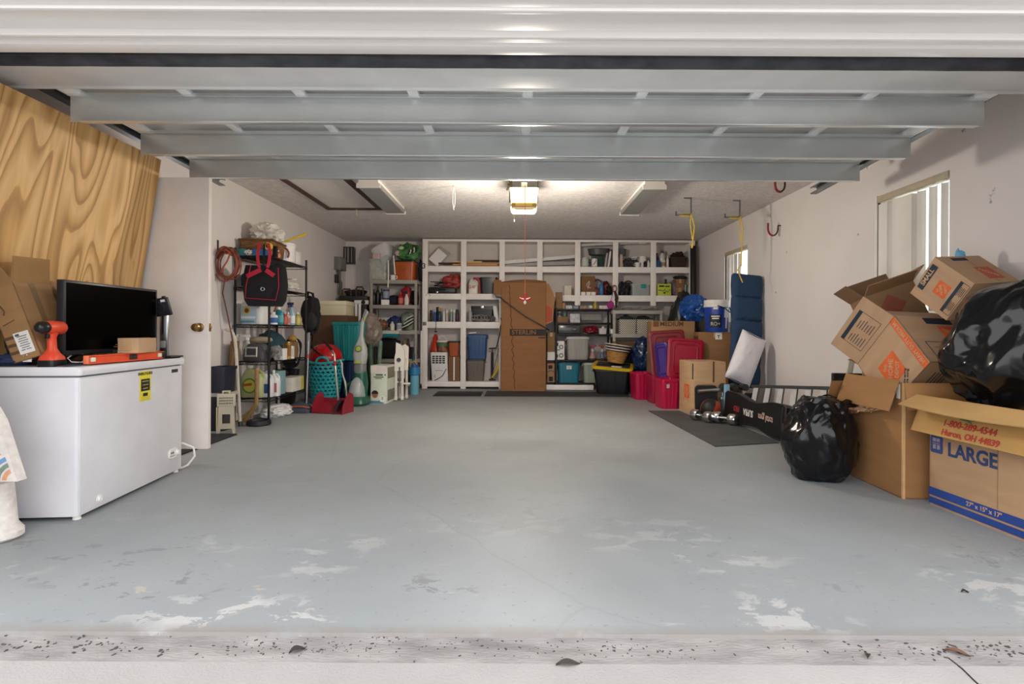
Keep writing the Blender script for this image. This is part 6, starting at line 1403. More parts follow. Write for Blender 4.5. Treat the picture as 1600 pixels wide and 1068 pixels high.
# lighter plastic shelf further right
plastic_shelf('plastic_shelf', 'pale grey plastic shelf with the two lattice baskets', 1.60, 2.46, 9.12, 9.55, (.965, 1.36), 'a9a49c', 1.36)
def lattice(name):
    m = bpy.data.materials.new(name); m.use_nodes = True; nt = m.node_tree; N = nt.nodes; L = nt.links; b = N['Principled BSDF']; b.inputs['Roughness'].default_value = .85
    tc = N.new('ShaderNodeTexCoord'); mp = N.new('ShaderNodeMapping'); mp.inputs['Rotation'].default_value = (0, rad(45), 0); mp.inputs['Scale'].default_value = (1, 1, 1)
    L.new(tc.outputs['Object'], mp.inputs['Vector']); ck = N.new('ShaderNodeTexBrick'); ck.offset = 0
    sw_ = N.new('ShaderNodeSeparateXYZ'); cb2 = N.new('ShaderNodeCombineXYZ'); L.new(mp.outputs['Vector'], sw_.inputs[0]); L.new(sw_.outputs['X'], cb2.inputs['X']); L.new(sw_.outputs['Z'], cb2.inputs['Y'])
    L.new(cb2.outputs[0], ck.inputs['Vector']); ck.inputs['Scale'].default_value = 1.0; ck.inputs['Brick Width'].default_value = .026; ck.inputs['Row Height'].default_value = .026; ck.inputs['Mortar Size'].default_value = .0045
    ck.inputs['Color1'].default_value = (*lin('2c2a28'), 1); ck.inputs['Color2'].default_value = (*lin('2c2a28'), 1); ck.inputs['Mortar'].default_value = (*lin('d6cfc0'), 1); ck.inputs['Mortar Smooth'].default_value = 0
    L.new(ck.outputs['Color'], b.inputs['Base Color']); return m
LAT = lattice('lattice_fabric')
for x, lab in ((X(980.5, 9.2), 'left one of two black-and-cream lattice fabric baskets'), (X(1007.5, 9.2), 'right one of two black-and-cream lattice fabric baskets')):
    t = thing('fabric_basket', lab, 'basket', (x, 9.30, .967), 0, 'lattice baskets on the pale shelf'); obj('body', MB().loft([(.27, .26, 0, .015), (.285, .28, .25, .015), (.265, .26, .25, .012), (.25, .24, .012, .012)], k=2), LAT, t); obj('rim', MB().loft([(.287, .282, .24, .015), (.289, .284, .256, .015)], k=2, cap=False), cloth('201e1d'), t)
    obj('contents', MB().blob((0, 0, .24), (.115, .10, .07), .3, 2.5, int(x * 10), 3), cloth('24413c' if x < 2.05 else '2b2b2b'), t)
carton('small_white_box', 'little white box beside the left lattice basket', (X(958.5, 9.2), 9.25, .967), (.085, .1, .075), 0, PAPER, tape=False)
bottle('brown_bottle', 'brown wooden bottle behind the little white box', (X(961, 9.3), 9.36, .967), .035, .26, '6b4630', '8d6a4a')
lump('foil_bag', 'crumpled silvery plastic along the pale shelf top', (X(1000, 9.3), 9.33, 1.39), (.30, .12, .035), mat('8d8b88', .3, bump=.6, bscale=20), 'plastic bag', .35, 2.4, 3, floor=1.362)
t = thing('lanyard_cord', 'brown cord bundle with red loop hung from the cabinet post', 'cord', (X(962, 9.3), 9.345, 1.36))
obj('loop', MB().tube([(-.015 + .035 * math.cos(2 * PI * k / 16), 0, .38 + .055 * math.sin(2 * PI * k / 16)) for k in range(16)], .009, 6, closed=True), plastic('8d2b2b'), t)
obj('bundle', MB().tube([(-.01, 0, .34), (.02, -.01, .22), (.0, -.012, .1), (.02, -.01, .07), (.0, 0, .045)], [.018, .03, .026, .02, .012], 8), mat('3a2620', .8, var=.4, scale=40), t)
obj('clip', MB().box((-.02, -.03, .13), (.02, .01, .08), .004), PAPER, t)
obj('peg', MB().cyl((-.015, .01, .41), (-.015, .045, .41), .008), CHROME, t)
t = thing('pink_pouch', 'round magenta pouch hanging beside the brown cord bundle', 'pouch', (X(954, 9.3), 9.32, 1.40)); obj('body', MB().blob((0, -.0, .05), (.062, .02, .075), .08, 2, 2, 3), cloth('9b2f7a'), t); obj('loop', MB().tube([(.0, 0, .11), (.03, .01, .22), (.05, .02, .33)], .004), cloth('7a2560'), t)

# floor pile in front of these shelves
yt = tote('black_tote', 'black tote under a tipped yellow lid', (X(957, 8.8), 8.78, .010), .60, .40, .40, '131417', None, rad(-14), taper=.8)
yl = thing('plastic_cover', 'yellow tote lid tipped over the black tote', 'lid', (X(958, 8.8), 8.76, .455), rot=(rad(9), rad(4), rad(-14)))
obj('panel', MB().loft([(.64, .46, -.03, .05), (.645, .465, .0, .05), (.62, .44, .012, .05), (.54, .36, .012, .05), (.52, .34, .0, .05)], k=4), plastic('cfae1c', .3), yl)
obj('centre', MB().bx(-.26, .26, -.17, .17, .0, .016, .005), plastic('2b2a30'), yl)
obj('label', MB().bx(-.02, .14, -.19, -.10, .0165, .019), PAPER, yl)
for k, lab in enumerate(('largest tan straw basket under the striped nested ones', 'lower of three striped baskets nested in the tan straw basket', 'middle of three striped baskets nested in the tan straw basket', 'topmost of three striped baskets nested in the tan straw basket')):
    t = thing('straw_basket', lab, 'basket', (X(962 + k * .6, 8.75), 8.74, .495 + .042 * k), rot=(0, rad(8), 0))
    r0 = .155 + .012 * k
    if k == 0: obj('body', MB().lathe([(.115, 0), (.135, .01), (.175, .18), (.17, .185), (.125, .02), (0, .02)], n=26), basket_weave('a5793f', '7d5a30'), t)
    else:
        obj('body', MB().lathe([(r0 * .85, .125), (r0 + .02, .168), (r0 + .016, .172), (r0 * .8, .13), (0, .13)], n=26), basket_weave('8f7a55'), t)
        obj('white_band', MB().tube([((r0 + .021) * math.cos(2 * PI * j / 28), (r0 + .021) * math.sin(2 * PI * j / 28), .166) for j in range(28)], .0075, 6, closed=True), WHITE, t)
        obj('dark_band', MB().tube([((r0 + .012) * math.cos(2 * PI * j / 28), (r0 + .012) * math.sin(2 * PI * j / 28), .152) for j in range(28)], .0075, 6, closed=True), plastic('2c2b2b'), t)
tag(obj('black_cloth', MB().blob((X(984, 8.9), 9.02, .60), (.10, .07, .15), .3, 2, 5, 4, floor=.0), cloth('232024')), 'dark cloth bundle behind the nested straw baskets', 'cloth')
carton('back_carton', 'brown carton under the pale plastic shelf', (X(990, 9.35), 9.36, 0), (.62, .34, .84), 0, card('6b5138'))
can('copper_jar', 'small copper jar on the carton behind the straw baskets', (X(960, 9.1), 9.065, .70), .04, .14, '7a5a3a', '8d7050')
tag(obj('jar_stand', MB().bx(X(955, 9.2), X(967, 9.2), 9.02, 9.11, 0, .70, .01), BLACKP), 'black box standing under the copper jar', 'box')
sb_ = thing('sequin_bag', 'sparkling dark blue plastic bag on the red totes', 'bag', (X(1008, 8.55), 8.68, 0))
obj('body', MB().blob((0, 0, .62), (.17, .15, .30), .22, 2.2, 6, 4, floor=.0, ridge=True), mat('12284d', .15, var=.9, scale=26, bump=.7, bscale=18), sb_)
obj('tube', MB().cyl((.07, -.165, .42), (.085, -.17, .82), .03, n=12), mat('2f8f8a', .25), sb_)
obj('cap', MB().box((.06, -.16, .96), (.07, .05, .05), .015), PAPER, sb_); obj('bag_base', MB().bx(-.16, .16, -.1, .13, 0, .36, .02), plastic('17182a'), sb_)

RT = 'b01040'
tote('red_tote', 'bright red lidless tote nearest the black tote', (X(1006, 8.0), 8.15, 0), .28, .38, .405, RT, None, rad(4), taper=.84, handles=False)
tote('red_tote', 'bright red tote squeezed in the middle of the red totes', (X(1031, 7.6), 7.72, 0), .26, .32, .40, '9b0f38', None, rad(4), taper=.84, handles=False)
r3 = tote('red_tote', 'bright red tote with a small grey sticker beside the logo carton', (X(1049, 7.0), 7.20, 0), .26, .34, .395, RT, None, rad(6), taper=.84, handles=False)
obj('sticker', MB().box((-.05, -.172, .30), (.04, .002, .05), 0), mat('b9a9b0', .5), r3)
RL = mat('9c0f2e', .35, var=.06)
def lid_panel(name, label, loc, w_, h_, m, rot, tray=False):
    t = thing(name, label, 'lid', loc, rot=rot)
    M_ = fm((0, 0, h_ / 2), (1, 0, 0), (0, 0, 1))
    obj('panel', MB().loft([(w_, h_, 0, .05), (w_, h_, .03, .05), (w_ * .96, h_ * .96, .036, .05), (w_ * .86, h_ * .88, .036, .05), (w_ * .84, h_ * .86, .022, .05)], k=5, M=M_), m, t)
    obj('ridge', MB().tube([(w_ * .33 * a, -.03, h_ / 2 + h_ * .36 * b_) for a, b_ in ((-1, -.8), (-1, .8), (-.8, 1), (.8, 1), (1, .8), (1, -.8), (.8, -1), (-.8, -1))], .01, 6, closed=True), m, t)
    return t
lid_panel('plastic_cover', 'bright red tote lid standing upright behind the logo carton', (X(1073, 7.3), 7.42, .36), .48, .55, RL, (rad(-6), rad(4), rad(-4)))
lid_panel('plastic_cover', 'narrow purple lid wedged beside the bright red lid', (X(1043, 7.4), 7.50, .36), .20, .50, plastic('3d2478', .35), (rad(-4), rad(-9), rad(-40)))
lid_panel('plastic_cover', 'dull dark red lid with raised rim before the MEDIUM carton', (X(1050, 7.6), 7.72, .36), .50, .665, mat('7a1f24', .4), (rad(-4), rad(-4), rad(-5)))
t = thing('lid_stand', 'olive brown carton wedged under the dark red lid', 'box', (2.085, 7.965, .0)); obj('body', MB().bx(-.075, .06, -.03, .06, .0, .66, .005), card('6b5a2c'), t); obj('sticker', MB().box((.0, -.031, .50), (.04, .002, .09), 0), PAPER, t)
mc = carton('medium_carton', 'brown carton lettered MEDIUM standing behind the red lids', (X(1054, 8.0), 8.22, .67), (.63, .36, .49), rad(-3), card('a07c56'), tape=False)
lettering(mc, 'MEDIUM', .092, mat('5a3a26', .7), front(-.195, -.1815, .445), .002, align='LEFT')
obj('logo_plate', MB().box((-.25, -.1812, .445), (.08, .0015, .08), 0), mat('7a4a30', .7), mc)
carton('base_carton', 'brown carton that carries the MEDIUM carton', (X(1054, 8.0), 8.24, 0), (.62, .38, .668), 0, CARD_D)
lump('blue_plastic_bag', 'royal blue plastic bag on top of the MEDIUM carton', (X(1088, 8.1), 8.22, 1.36), (.21, .17, .20), mat('1d4f96', .2, bump=.7, bscale=12), 'plastic bag', .3, 2.2, 8, floor=1.163, ridge=True, sub=5)
lump('black_bag', 'grey-black plastic sack in the corner under the white cabinet', (2.74, 8.95, .80), (.27, .21, .83), mat('1e1f20', .3, bump=.7, bscale=9), 'sack', .22, 2.0, 5, floor=.0, ridge=True)
t = thing('rolled_mat', 'long black rolled tube standing in the far right corner', 'roll', (3.03, 9.31, 0), rot=(0, rad(-.6), 0)); obj('roll', MB().lathe([(.045, 0), (.05, .01), (.05, 2.46), (.045, 2.47), (.02, 2.47)], n=16), plastic('151517', .5), t)

b1 = carton('stained_carton', 'brown carton with a dark panel under the blue bucket', (2.75, 7.66, .5), (.44, .36, .50), rad(-8), card('8d6844'))
obj('dark_panel', MB().bx(-.2205, -.219, -.15, .17, .05, .44), card('5d3d26'), b1); obj('paper_tag', MB().bx(.0, .09, -.182, -.1805, .40, .495), PAPER, b1); obj('arrow_mark', MB().box((.045, -.1832, .455), (.04, .001, .01), 0, None).box((.045, -.1832, .435), (.01, .001, .04), 0), INK, b1)
carton('lower_carton', 'plain brown carton below the dark-panelled one', (2.75, 7.68, 0), (.46, .38, .498), rad(-8), CARD_D)
bk_ = thing('paint_bucket', 'blue plastic bucket with white rim on the stacked cartons', 'bucket', (X(1123, 7.5), 7.58, 1.002))
obj('body', MB().lathe([(.145, 0), (.15, .01), (.163, .34), (.16, .36)], n=28), mat('1d3f9a', .3, var=.12, scale=5), bk_)
obj('rim', MB().lathe([(.163, .34), (.172, .345), (.172, .375), (.166, .38), (.172, .385), (.172, .44), (.155, .44), (.15, .38), (0, .38)], n=28), WHITE, bk_)
def onb(a0, a1, z0, z1, r=.1585):
    return lambda u, v: ((r + .012 * (z0 + (z1 - z0) * v) / .34) * math.sin(a0 + (a1 - a0) * u), -(r + .012 * (z0 + (z1 - z0) * v) / .34) * math.cos(a0 + (a1 - a0) * u), z0 + (z1 - z0) * v)
lbl = obj('label', MB().sheet(onb(-.95, .05, .06, .24, .1525), 10, 2, .002), mat('17181c', .5), bk_)
o = lettering(lbl, 'RO+', .065, PAPER, Matrix.Identity(4), .001)
for v in o.data.vertices:
    a = -.45 + v.co.x / .16; z = .11 + v.co.y; r = .1575 + .012 * z / .34; v.co = (r * math.sin(a), -r * math.cos(a), z)
mb = MB()
for z, w2 in ((.215, .35), (.185, .28)): mb.sheet(onb(-.45 - w2, -.45 + w2, z - .008, z + .008, .1555), 6, 1, .001)
obj('label_lines', mb, PAPER, lbl)
mb = MB().sheet(onb(.3, .75, .20, .33, .1535), 6, 3, .001).sheet(onb(-.6, -.25, .31, .34, .1535), 4, 2, .001).sheet(onb(.45, .62, .05, .2, .1535), 3, 3, .001)
obj('paint_drip', mb, WHITE, bk_)
obj('handle', MB().tube([(-.05, -.166, .36), (.03, -.19, .33), (.10, -.185, .28), (.16, -.12, .26), (.175, 0, .36)], .008), BLACKM, bk_)

# logo carton on the floor
def logo(parent, s, M, txt=True):
    """square orange print with three words set along its diagonal"""
    p = plate(parent, 'logo_plate', s, s, ORANGE_INK, M, .0012)
    D_ = Matrix.Rotation(rad(45), 4, 'Z'); up = Matrix.Translation((0, 0, .0016))
    for w_, off, sz in (('THE', .30, .19), ('HOME', .04, .32), ('DEPOT', -.27, .24)):
        lettering(p, w_, s * sz, CARD_L, M @ up @ D_ @ Matrix.Translation((0, off * s, 0)), s * .004, sx=.85 if w_ != 'THE' else 1.)
    return p
hc_ = carton('logo_carton', 'tan carton with an orange logo square on its narrow side', (2.30, 6.77, 0), (.39, .50, .645), rad(3), CARD_L)
logo(hc_, .17, leftf(-.1965, -.02, .27))
obj('dark_label', MB().bx(-.1972, -.196, -.235, -.20, .43, .62), NAVY_INK, hc_)
obj('panel_outline', MB().bx(-.155, .03, -.2525, -.251, .37, .374).bx(-.155, -.151, -.2525, -.251, .1, .374).bx(.026, .03, -.2525, -.251, .1, .374).bx(-.095, -.091, -.2525, -.251, .2, .37).bx(-.035, -.031, -.2525, -.251, .2, .37), mat('8a6a4c', .7), hc_)
obj('open_slit', MB().bx(.035, .055, -.2528, -.2505, .4, .648), mat('5d4530', .9), hc_)
obj('panel_outline', MB().bx(.09, .17, -.2525, -.251, .33, .334).bx(.09, .094, -.2525, -.251, .1, .33).bx(.166, .17, -.2525, -.251, .1, .33), mat('7a5a3f', .7), hc_)

# cushion, pillow, gym things, ladder
ch = thing('bench_cushion', 'long tufted navy bench cushion leaning on the window wall', 'cushion', (2.86, 6.86, .30), rot=(rad(-2), rad(3.5), rad(14)))
NV = mat('26415f', .85, var=.1, scale=40, bump=.3, bscale=220)
def puff(z): return .075 * (1 - .42 * max(0, 1 - abs(((z * 3.45) % 1) - .5) * 2 - .72) / .28)
lev = []
for k in range(0, 61):
    z = 1.44 * k / 60; e = min(1, math.sqrt(max(0, min(z, 1.44 - z)) / .05 + .08)); g = abs(math.sin(z / 1.44 * PI * 5)) ** .35
    lev.append((.43 * (.93 + .07 * e) * (.97 + .03 * g), .125 * (.35 + .65 * min(e, 1)) * (.58 + .42 * g), z + .012 * math.sin(k), .055, .012 * math.sin(z * 3), 0))
obj('body', MB().loft(lev, k=6), NV, ch)
mb = MB()
for k in range(1, 5):
    for x in (-.08, .09): mb.blob((x, -.055, 1.44 * k / 5), (.014, .012, .014), 0, sub=2)
obj('button', mb, mat('1a2c42', .7), ch, kind='stuff')
obj('fold_line', MB().tube([(.0 + .2 * k / 8, -.058 + .012 * math.sin(k), .86 + .006 * math.sin(k * 2)) for k in range(9)], .006), mat('152536', .8), ch)
obj('fold_line', MB().tube([(.0 + .2 * k / 8, -.056 + .01 * math.sin(k + 1), .575 + .006 * math.sin(k * 2)) for k in range(9)], .006), mat('152536', .8), ch)
pw = thing('white_pillow', 'white pillow leaning between the logo carton and navy cushion', 'pillow', (2.655, 6.56, .40), rot=(rad(-3), rad(24), rad(10)))
def pil(s):
    def fn(u, v):
        x = (u - .5) * .35; z = .31 + (v - .5) * .62 * (1 - .05 * math.sin(u * PI)); e = (1 - (2 * u - 1) ** 4) * (1 - (2 * v - 1) ** 4)
        return (x * (1 - .07 * math.sin(v * PI)), s * (.088 * max(e, 0) ** .75 + .006 * noise.noise(Vector((u * 9, v * 9, s)))), z)
    return fn
obj('body', MB().sheet(pil(-1), 18, 24, .002).sheet(lambda u, v: pil(1)(1 - u, v), 18, 24, .002), mat('e2dfe4', .85, var=.03, bump=.3, bscale=60), pw)
obj('seam', MB().tube([(-.172, 0, .0), (.172, 0, 0), (.172, 0, .62), (-.172, 0, .62)], .004, closed=True), WHITE, pw)
gm_ = thing('exercise_machine', 'folded exercise machine frame behind the black padded board', 'exercise machine', (2.75, 6.35, 0))
SL = steel('b9bcbd', .3)
obj('rail', MB().bx(-.38, .0, -.04, .04, .20, .25, .006), SL, gm_)
obj('bar', MB().cyl((-.64, -.02, .31), (-.30, .02, .33), .022), SL, gm_)
for x, y in ((-.34, 0), (-.20, .03), (-.03, .0)): obj('leg', MB().bx(x - .02, x + .02, y - .02, y + .02, 0, .30, .004), SL, gm_)
for x in (-.33, -.22, -.10): obj('foam_roller', MB().cyl((x, -.05, .36), (x, .06, .36), .04, n=16), mat('2d2c2c', .7), gm_)
obj('bracket', MB().box((-.06, -.06, .27), (.1, .05, .06), .01), BLACKP, gm_)
obj('blue_panel', MB().bx(-.36, -.30, -.10, -.06, .0, .40, .01), mat('7fb0c4', .4), gm_)
gy = thing('padded_board', 'black padded board printed upside down standing on its edge', 'exercise board', (2.43, 5.535, .010), rot=(0, rad(4), rad(3)))
prof = []
for k in range(31):
    u = k / 30; y = -.625 + 1.25 * u
    prof.append((y, .325 - .05 * math.sin(min(1, max(0, (u - .12) / .7)) * PI) ** 2 - (.02 if k in (0, 30) else 0)))
bot = [(y, .0 + .045 * math.sin(min(1, max(0, (i / 30 - .12) / .7)) * PI) ** 2 + (.02 if i in (0, 30) else 0)) for i, (y, z) in enumerate(prof)]
poly = [(y, z) for y, z in bot] + [(y, z) for y, z in prof[::-1]]
obj('pad', MB().prism([(-y, z) for y, z in poly], .05, leftf(-.0, 0, 0)), mat('121214', .45, bump=.1, bscale=200), gy)
obj('edge_band', MB().tube([(-.05, y, z) for y, z in poly], .008, 6, closed=True), plastic('1c1c1e'), gy)
obj('back_board', MB().prism([(-y, z) for y, z in poly], .018, leftf(.02, 0, 0)), plastic('222224'), gy)
R180 = Matrix.Rotation(PI, 4, 'Z')
lettering(gy, 'total gym', .092, mat('c9a99c', .6), leftf(-.051, -.27, .155) @ R180, .0012, sx=.8)
lettering(gy, 'SUPRA', .095, mat('d8d4d0', .6), leftf(-.051, .08, .16) @ R180, .002, sx=.75)
lettering(gy, 'PRO', .085, mat('a33238', .6), leftf(-.051, .345, .165) @ R180, .001, sx=.8)
obj('end_strip', MB().bx(-.058, -.05, -.58, -.565, .03, .31, .002), steel('6b6d70', .3), gy)
for z in (.07, .16, .25): obj('bracket', MB().box((-.01, -.65, z), (.06, .06, .03), .006).cyl((-.01, -.69, z), (.0, -.64, z), .014), BLACKM, gy)
obj('end_plate', MB().box((.0, -.67, .11), (.02, .06, .16), .004), GREYP, gy)

# tapering dark grey mat under them
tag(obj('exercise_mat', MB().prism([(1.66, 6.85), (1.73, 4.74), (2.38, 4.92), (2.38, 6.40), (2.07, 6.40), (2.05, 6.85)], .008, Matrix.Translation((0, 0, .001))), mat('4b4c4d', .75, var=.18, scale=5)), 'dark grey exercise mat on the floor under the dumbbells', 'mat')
kp = thing('kneeling_pad', 'black rounded pad propped against the logo carton', 'pad', (2.245, 6.43, .01), rot=(rad(-5), 0, 0))
obj('pad', MB().loft([(.25, .35, -.025, .04), (.26, .36, -.015, .045), (.26, .36, .015, .045), (.25, .35, .025, .04)], k=6, M=fm((0, 0, .18), (1, 0, 0), (0, 0, 1))), plastic('1b1b1d', .5), kp)
mbl = thing('medicine_ball', 'black and orange medicine ball beside the dumbbells', 'ball', (2.225, 6.24, .121))
def seg(a0, a1): return MB().sheet(lambda u, v: (.11 * math.sin(.02 + (PI - .04) * v) * math.cos(a0 + (a1 - a0) * u), .11 * math.sin(.02 + (PI - .04) * v) * math.sin(a0 + (a1 - a0) * u), .11 * math.cos(.02 + (PI - .04) * v)), 8, 20, -.004)
RB_ = Matrix.Rotation(rad(24), 4, 'Y')
for k in range(4):
    mb = seg(k * PI / 2 - .05, (k + 1) * PI / 2 - .05); mb.v = [tuple(RB_ @ Vector(p)) for p in mb.v]
    obj('panel', mb, mat('b8452c' if k % 2 else '1d1c1d', .55, bump=.1, bscale=200), mbl)
for loc, rz, lab in (((2.06, 6.04, .073), 28, 'chrome dumbbell at the pad side of the medicine ball'), ((2.25, 5.87, .073), 38, 'chrome dumbbell nearest the black padded board')):
    t = thing('dumbbell', lab, 'dumbbell', loc, rad(rz))
    obj('bar', MB().cyl((0, -.08, 0), (0, .08, 0), .017), CHROME, t)
    for s in (-1, 1): obj('head', MB().lathe([(.03, 0), (.055, .004), (.062, .02), (.062, .075), (.055, .09), (.0, .092)], n=22, M=fm((0, s * .045, 0), (1, 0, 0), (0, 0, -s * 1.0))) , CHROME, t)
ld = thing('ladder', 'aluminium ladder lying on its side against the right wall', 'ladder', (2.86, 5.85, 0), rot=(0, 0, 0))
AL = mat('d9dbdc', .35, metal=.45); pA = Vector((-.17, .36, .385)); pB = Vector((.235, -.72, .475))
def slope(k, top): 
    p = pA.lerp(pB, k)
    return p if top else Vector((p.x - .22, p.y - .32, .02))
M_ = None
obj('rail', MB().tube([pA, pB], .024, 4), mat('5d5f60', .4, metal=.7), ld)
obj('rail', MB().tube([slope(0, False), slope(1, False)], .022, 4), mat('6d6f70', .4, metal=.7), ld)
for k in (.05, .2, .35, .5, .65, .8, .95):
    a = slope(k, True); b_ = slope(k, False)
    dd = (pB - pA).normalized() * .035
    obj('rung', MB().sheet(lambda u, v, a=a, b_=b_, dd=dd: a.lerp(b_, v) + dd * (2 * u - 1), 1, 1, .012), AL, ld)
    obj('rung_lip', MB().tube([a + dd * 1.3, b_ + dd * 1.3], .008, 5), mat('3b3c3d', .5), ld)
obj('foot', MB().box(tuple(slope(1, False) + Vector((0, -.02, .02))), (.05, .06, .05), .01), BLACKP, ld)
t = thing('folding_crate', 'black slatted folding crate standing behind the tall open carton', 'crate', (2.86, 4.62, 0), rad(-12))
obj('back_plate', MB().bx(-.16, .16, .01, .05, 0, .655, .01), BLACKP, t)
for k in range(9): obj('slat', MB().bx(-.155, .155, -.015, .012, .06 + .065 * k, .095 + .065 * k, .005), BLACKP, t)
for x in (-.15, .15): obj('stile', MB().bx(x - .015, x + .015, -.018, .012, 0, .655, .004), BLACKP, t)
t = thing('trim_strip', 'white painted strip leaning against the window wall behind the crate', 'strip', (2.94, 5.0, 0), rot=(rad(8), rad(5), 0)); obj('strip', MB().bx(-.022, .022, -.01, .01, 0, .92, .002), mat('cfcabb', .6), t); obj('edge', MB().bx(.02, .026, -.012, .012, 0, .92), mat('a59f8c', .6), t)
# ================================================================ near right: open cartons and bin bags
GB = mat('0b0c0f', .2, var=.15, scale=4, bump=.25, bscale=9, stretch=(1, 1, .5))
def crumple(c, R, seed, floor, sub=6, amp=.16, fr=1.7):
    bm = bmesh.new(); bmesh.ops.create_icosphere(bm, subdivisions=sub, radius=1); vs = []
    off = Vector((seed * 4.1, seed * 2.3, seed * 1.7))
    for v in bm.verts:
        u = v.co.normalized(); big = noise.noise(u * fr + off)
        w = u * 2.6 + off + Vector((noise.noise(u * 2 + off), noise.noise(u * 2 - off), 0)) * .7
        rg = 0
        for o in range(3): rg += (1 - abs(noise.noise(Vector((w.x, w.y, w.z * .35)) * (1.8 ** o) + Vector((o * 7, 3, 1)))) * 2) * .5 ** o
        vd = noise.voronoi(Vector((w.x, w.y, w.z * .6)) * .9)[0]; v2 = noise.voronoi(Vector((w.x, w.y, w.z * .5)) * 2.1)[0]
        h = 1 + amp * big + .02 * (rg - 1) + .13 * (vd[0] - .4) + .05 * (v2[0] - .4)
        p = Vector((c[0] + u.x * R[0] * h, c[1] + u.y * R[1] * h, c[2] + u.z * R[2] * h))
        if p.z < floor: p.z = floor + .003 * (p.z - floor)
        vs.append(p)
    bm.verts.index_update(); mb = MB().add(vs, [[v.index for v in f.verts] for f in bm.faces]); bm.free(); return mb
tb1 = thing('bin_bag', 'full black bin bag standing on the floor before the ladder', 'bin bag', (2.085, 3.74, 0))
obj('body', crumple((0, 0, .265), (.24, .23, .30), 3, .002), GB, tb1)
def frill(u, v): 
    a = -2.6 + 4.6 * u
    return (.05 + (.20 - .03 * v) * math.cos(a) * (1 + .08 * math.sin(u * 40)), .02 + (.15) * math.sin(a) * (1 + .08 * math.sin(u * 33)), .50 + .045 * v + .014 * math.sin(u * 26) * v)
obj('gathered_neck', MB().sheet(frill, 60, 6, .002), GB, tb1)
tb2 = thing('bin_bag', 'bulging black bin bag lying on top of the open carton pile', 'bin bag', (2.69, 2.84, .60))
mb = crumple((0, 0, .36), (.385, .29, .35), 8, .004, amp=.16, fr=1.4); mb.v = [(x + .30 * (z - .36), y, z) for x, y, z in mb.v]
obj('body', mb, GB, tb2)

LC = card('a98868')
# low carton lettered LARGE
lc = thing('large_carton', 'brown carton lettered LARGE with blue bands along its base', 'box', (2.66, 2.845, 0), rad(2.2))
obj('body', MB().loft([(.44, .72, 0, .006), (.446, .725, .2, .012), (.44, .72, .432, .006)], k=3), LC, lc)
bl = lambda y0, y1, z0, z1, x=-.2228: MB().bx(x - .001, x + .0005, y0, y1, z0, z1)
bb_ = obj('blue_band', bl(-.358, .358, .060, .105, -.2235), BLUE_INK, lc); obj('blue_band', bl(-.358, .358, .012, .048, -.2225), BLUE_INK, lc)
lettering(lc, 'LARGE', .105, mat('2c3d66', .75), leftf(-.2232, .075, .345), .003, align='CENTER', sx=.98)
pl_ = obj('logo_plate', MB().loft([(.085, .10, 0, .012), (.085, .10, .0015, .012)], M=leftf(-.2225, .305, .36)), mat('2f3f74', .7), lc)
mb = MB()
for y, z, w_, h_ in ((.325, .385, .022, .02), (.298, .385, .022, .02), (.312, .365, .05, .004), (.325, .345, .02, .025), (.296, .345, .02, .025)): mb.box((-.2245, y - .006, z), (.001, w_, h_), 0)
obj('logo_mark', mb, mat('8d7f86', .7), pl_)
lettering(bb_, '27" x 15" x 17"', .034, CARD_L, leftf(-.2248, .0, .0825), .0006)
obj('crease', MB().bx(-.2235, -.221, -.08, -.076, .11, .43), CARD_D, lc)

# shallow open carton with a phone number
HC_ = card('b0884f')
hu = thing('open_tray_carton', 'tan open carton with red phone number and wide spread flaps', 'box', (2.655, 2.83, .436), rad(2.2))
obj('body', MB().bx(-.25, .25, -.37, .37, 0, .006).bx(-.256, -.25, -.37, .37, 0, .165).bx(.25, .256, -.37, .37, 0, .165).bx(-.25, .25, -.376, -.37, 0, .165).bx(-.25, .25, .37, .376, 0, .165), HC_, hu)
FT = Matrix.Translation((-.253, 0, .163))
obj('flap', MB().sheet(lambda u, v: (-.02 - .115 * u, .395 - .79 * v, .035 - .055 * u - .015 * math.sin(v * PI) * u), 8, 10, .006, FT), card('b8925d'), hu)
obj('flap', MB().sheet(lambda u, v: (-.008 - .055 * u, .385 - .77 * v, -.0 - .155 * u), 6, 10, .006, Matrix.Translation((-.252, 0, .150))), HC_, hu)
obj('flap', MB().sheet(lambda u, v: (-.22 + .44 * u, .37 + .15 * v, .162 + .03 * v), 6, 6, .006), HC_, hu)
obj('flap', MB().sheet(lambda u, v: (-.22 + .44 * u, -.37 - .05 * v, .165 - .05 * v), 6, 6, .006), HC_, hu)
fl = Vector((-.055, 0, -.155)).normalized()
Mh = fm((-.252 - .0405, 0, .150 - .0915), (0, -1, 0), -fl)
zn = Mh.to_3x3() @ Vector((0, 0, 1)); up = Matrix.Translation(zn * (.0085 if zn.x < 0 else -.0085))
lettering(hu, '1-800-289-4544', .050, RED_INK, up @ Mh @ Matrix.Translation((-.02, .012, 0)), .0012)
lettering(hu, 'Huron, OH 44839', .046, RED_INK, up @ Mh @ Matrix.Translation((-.0, -.040, 0)), .0012)
mb = MB(); r5 = random.Random(2)
for k in range(16): mb.box((0, 0, 0), (.05, .008, .0008), 0, up @ Mh @ Matrix.Translation((-.04 + r5.uniform(-.06, .06), .055 + r5.uniform(-.014, .02), 0)) @ Matrix.Rotation(r5.uniform(-.6, .6), 4, 'Z'))
obj('printed_grass', mb, mat('5a7a48', .7), hu)

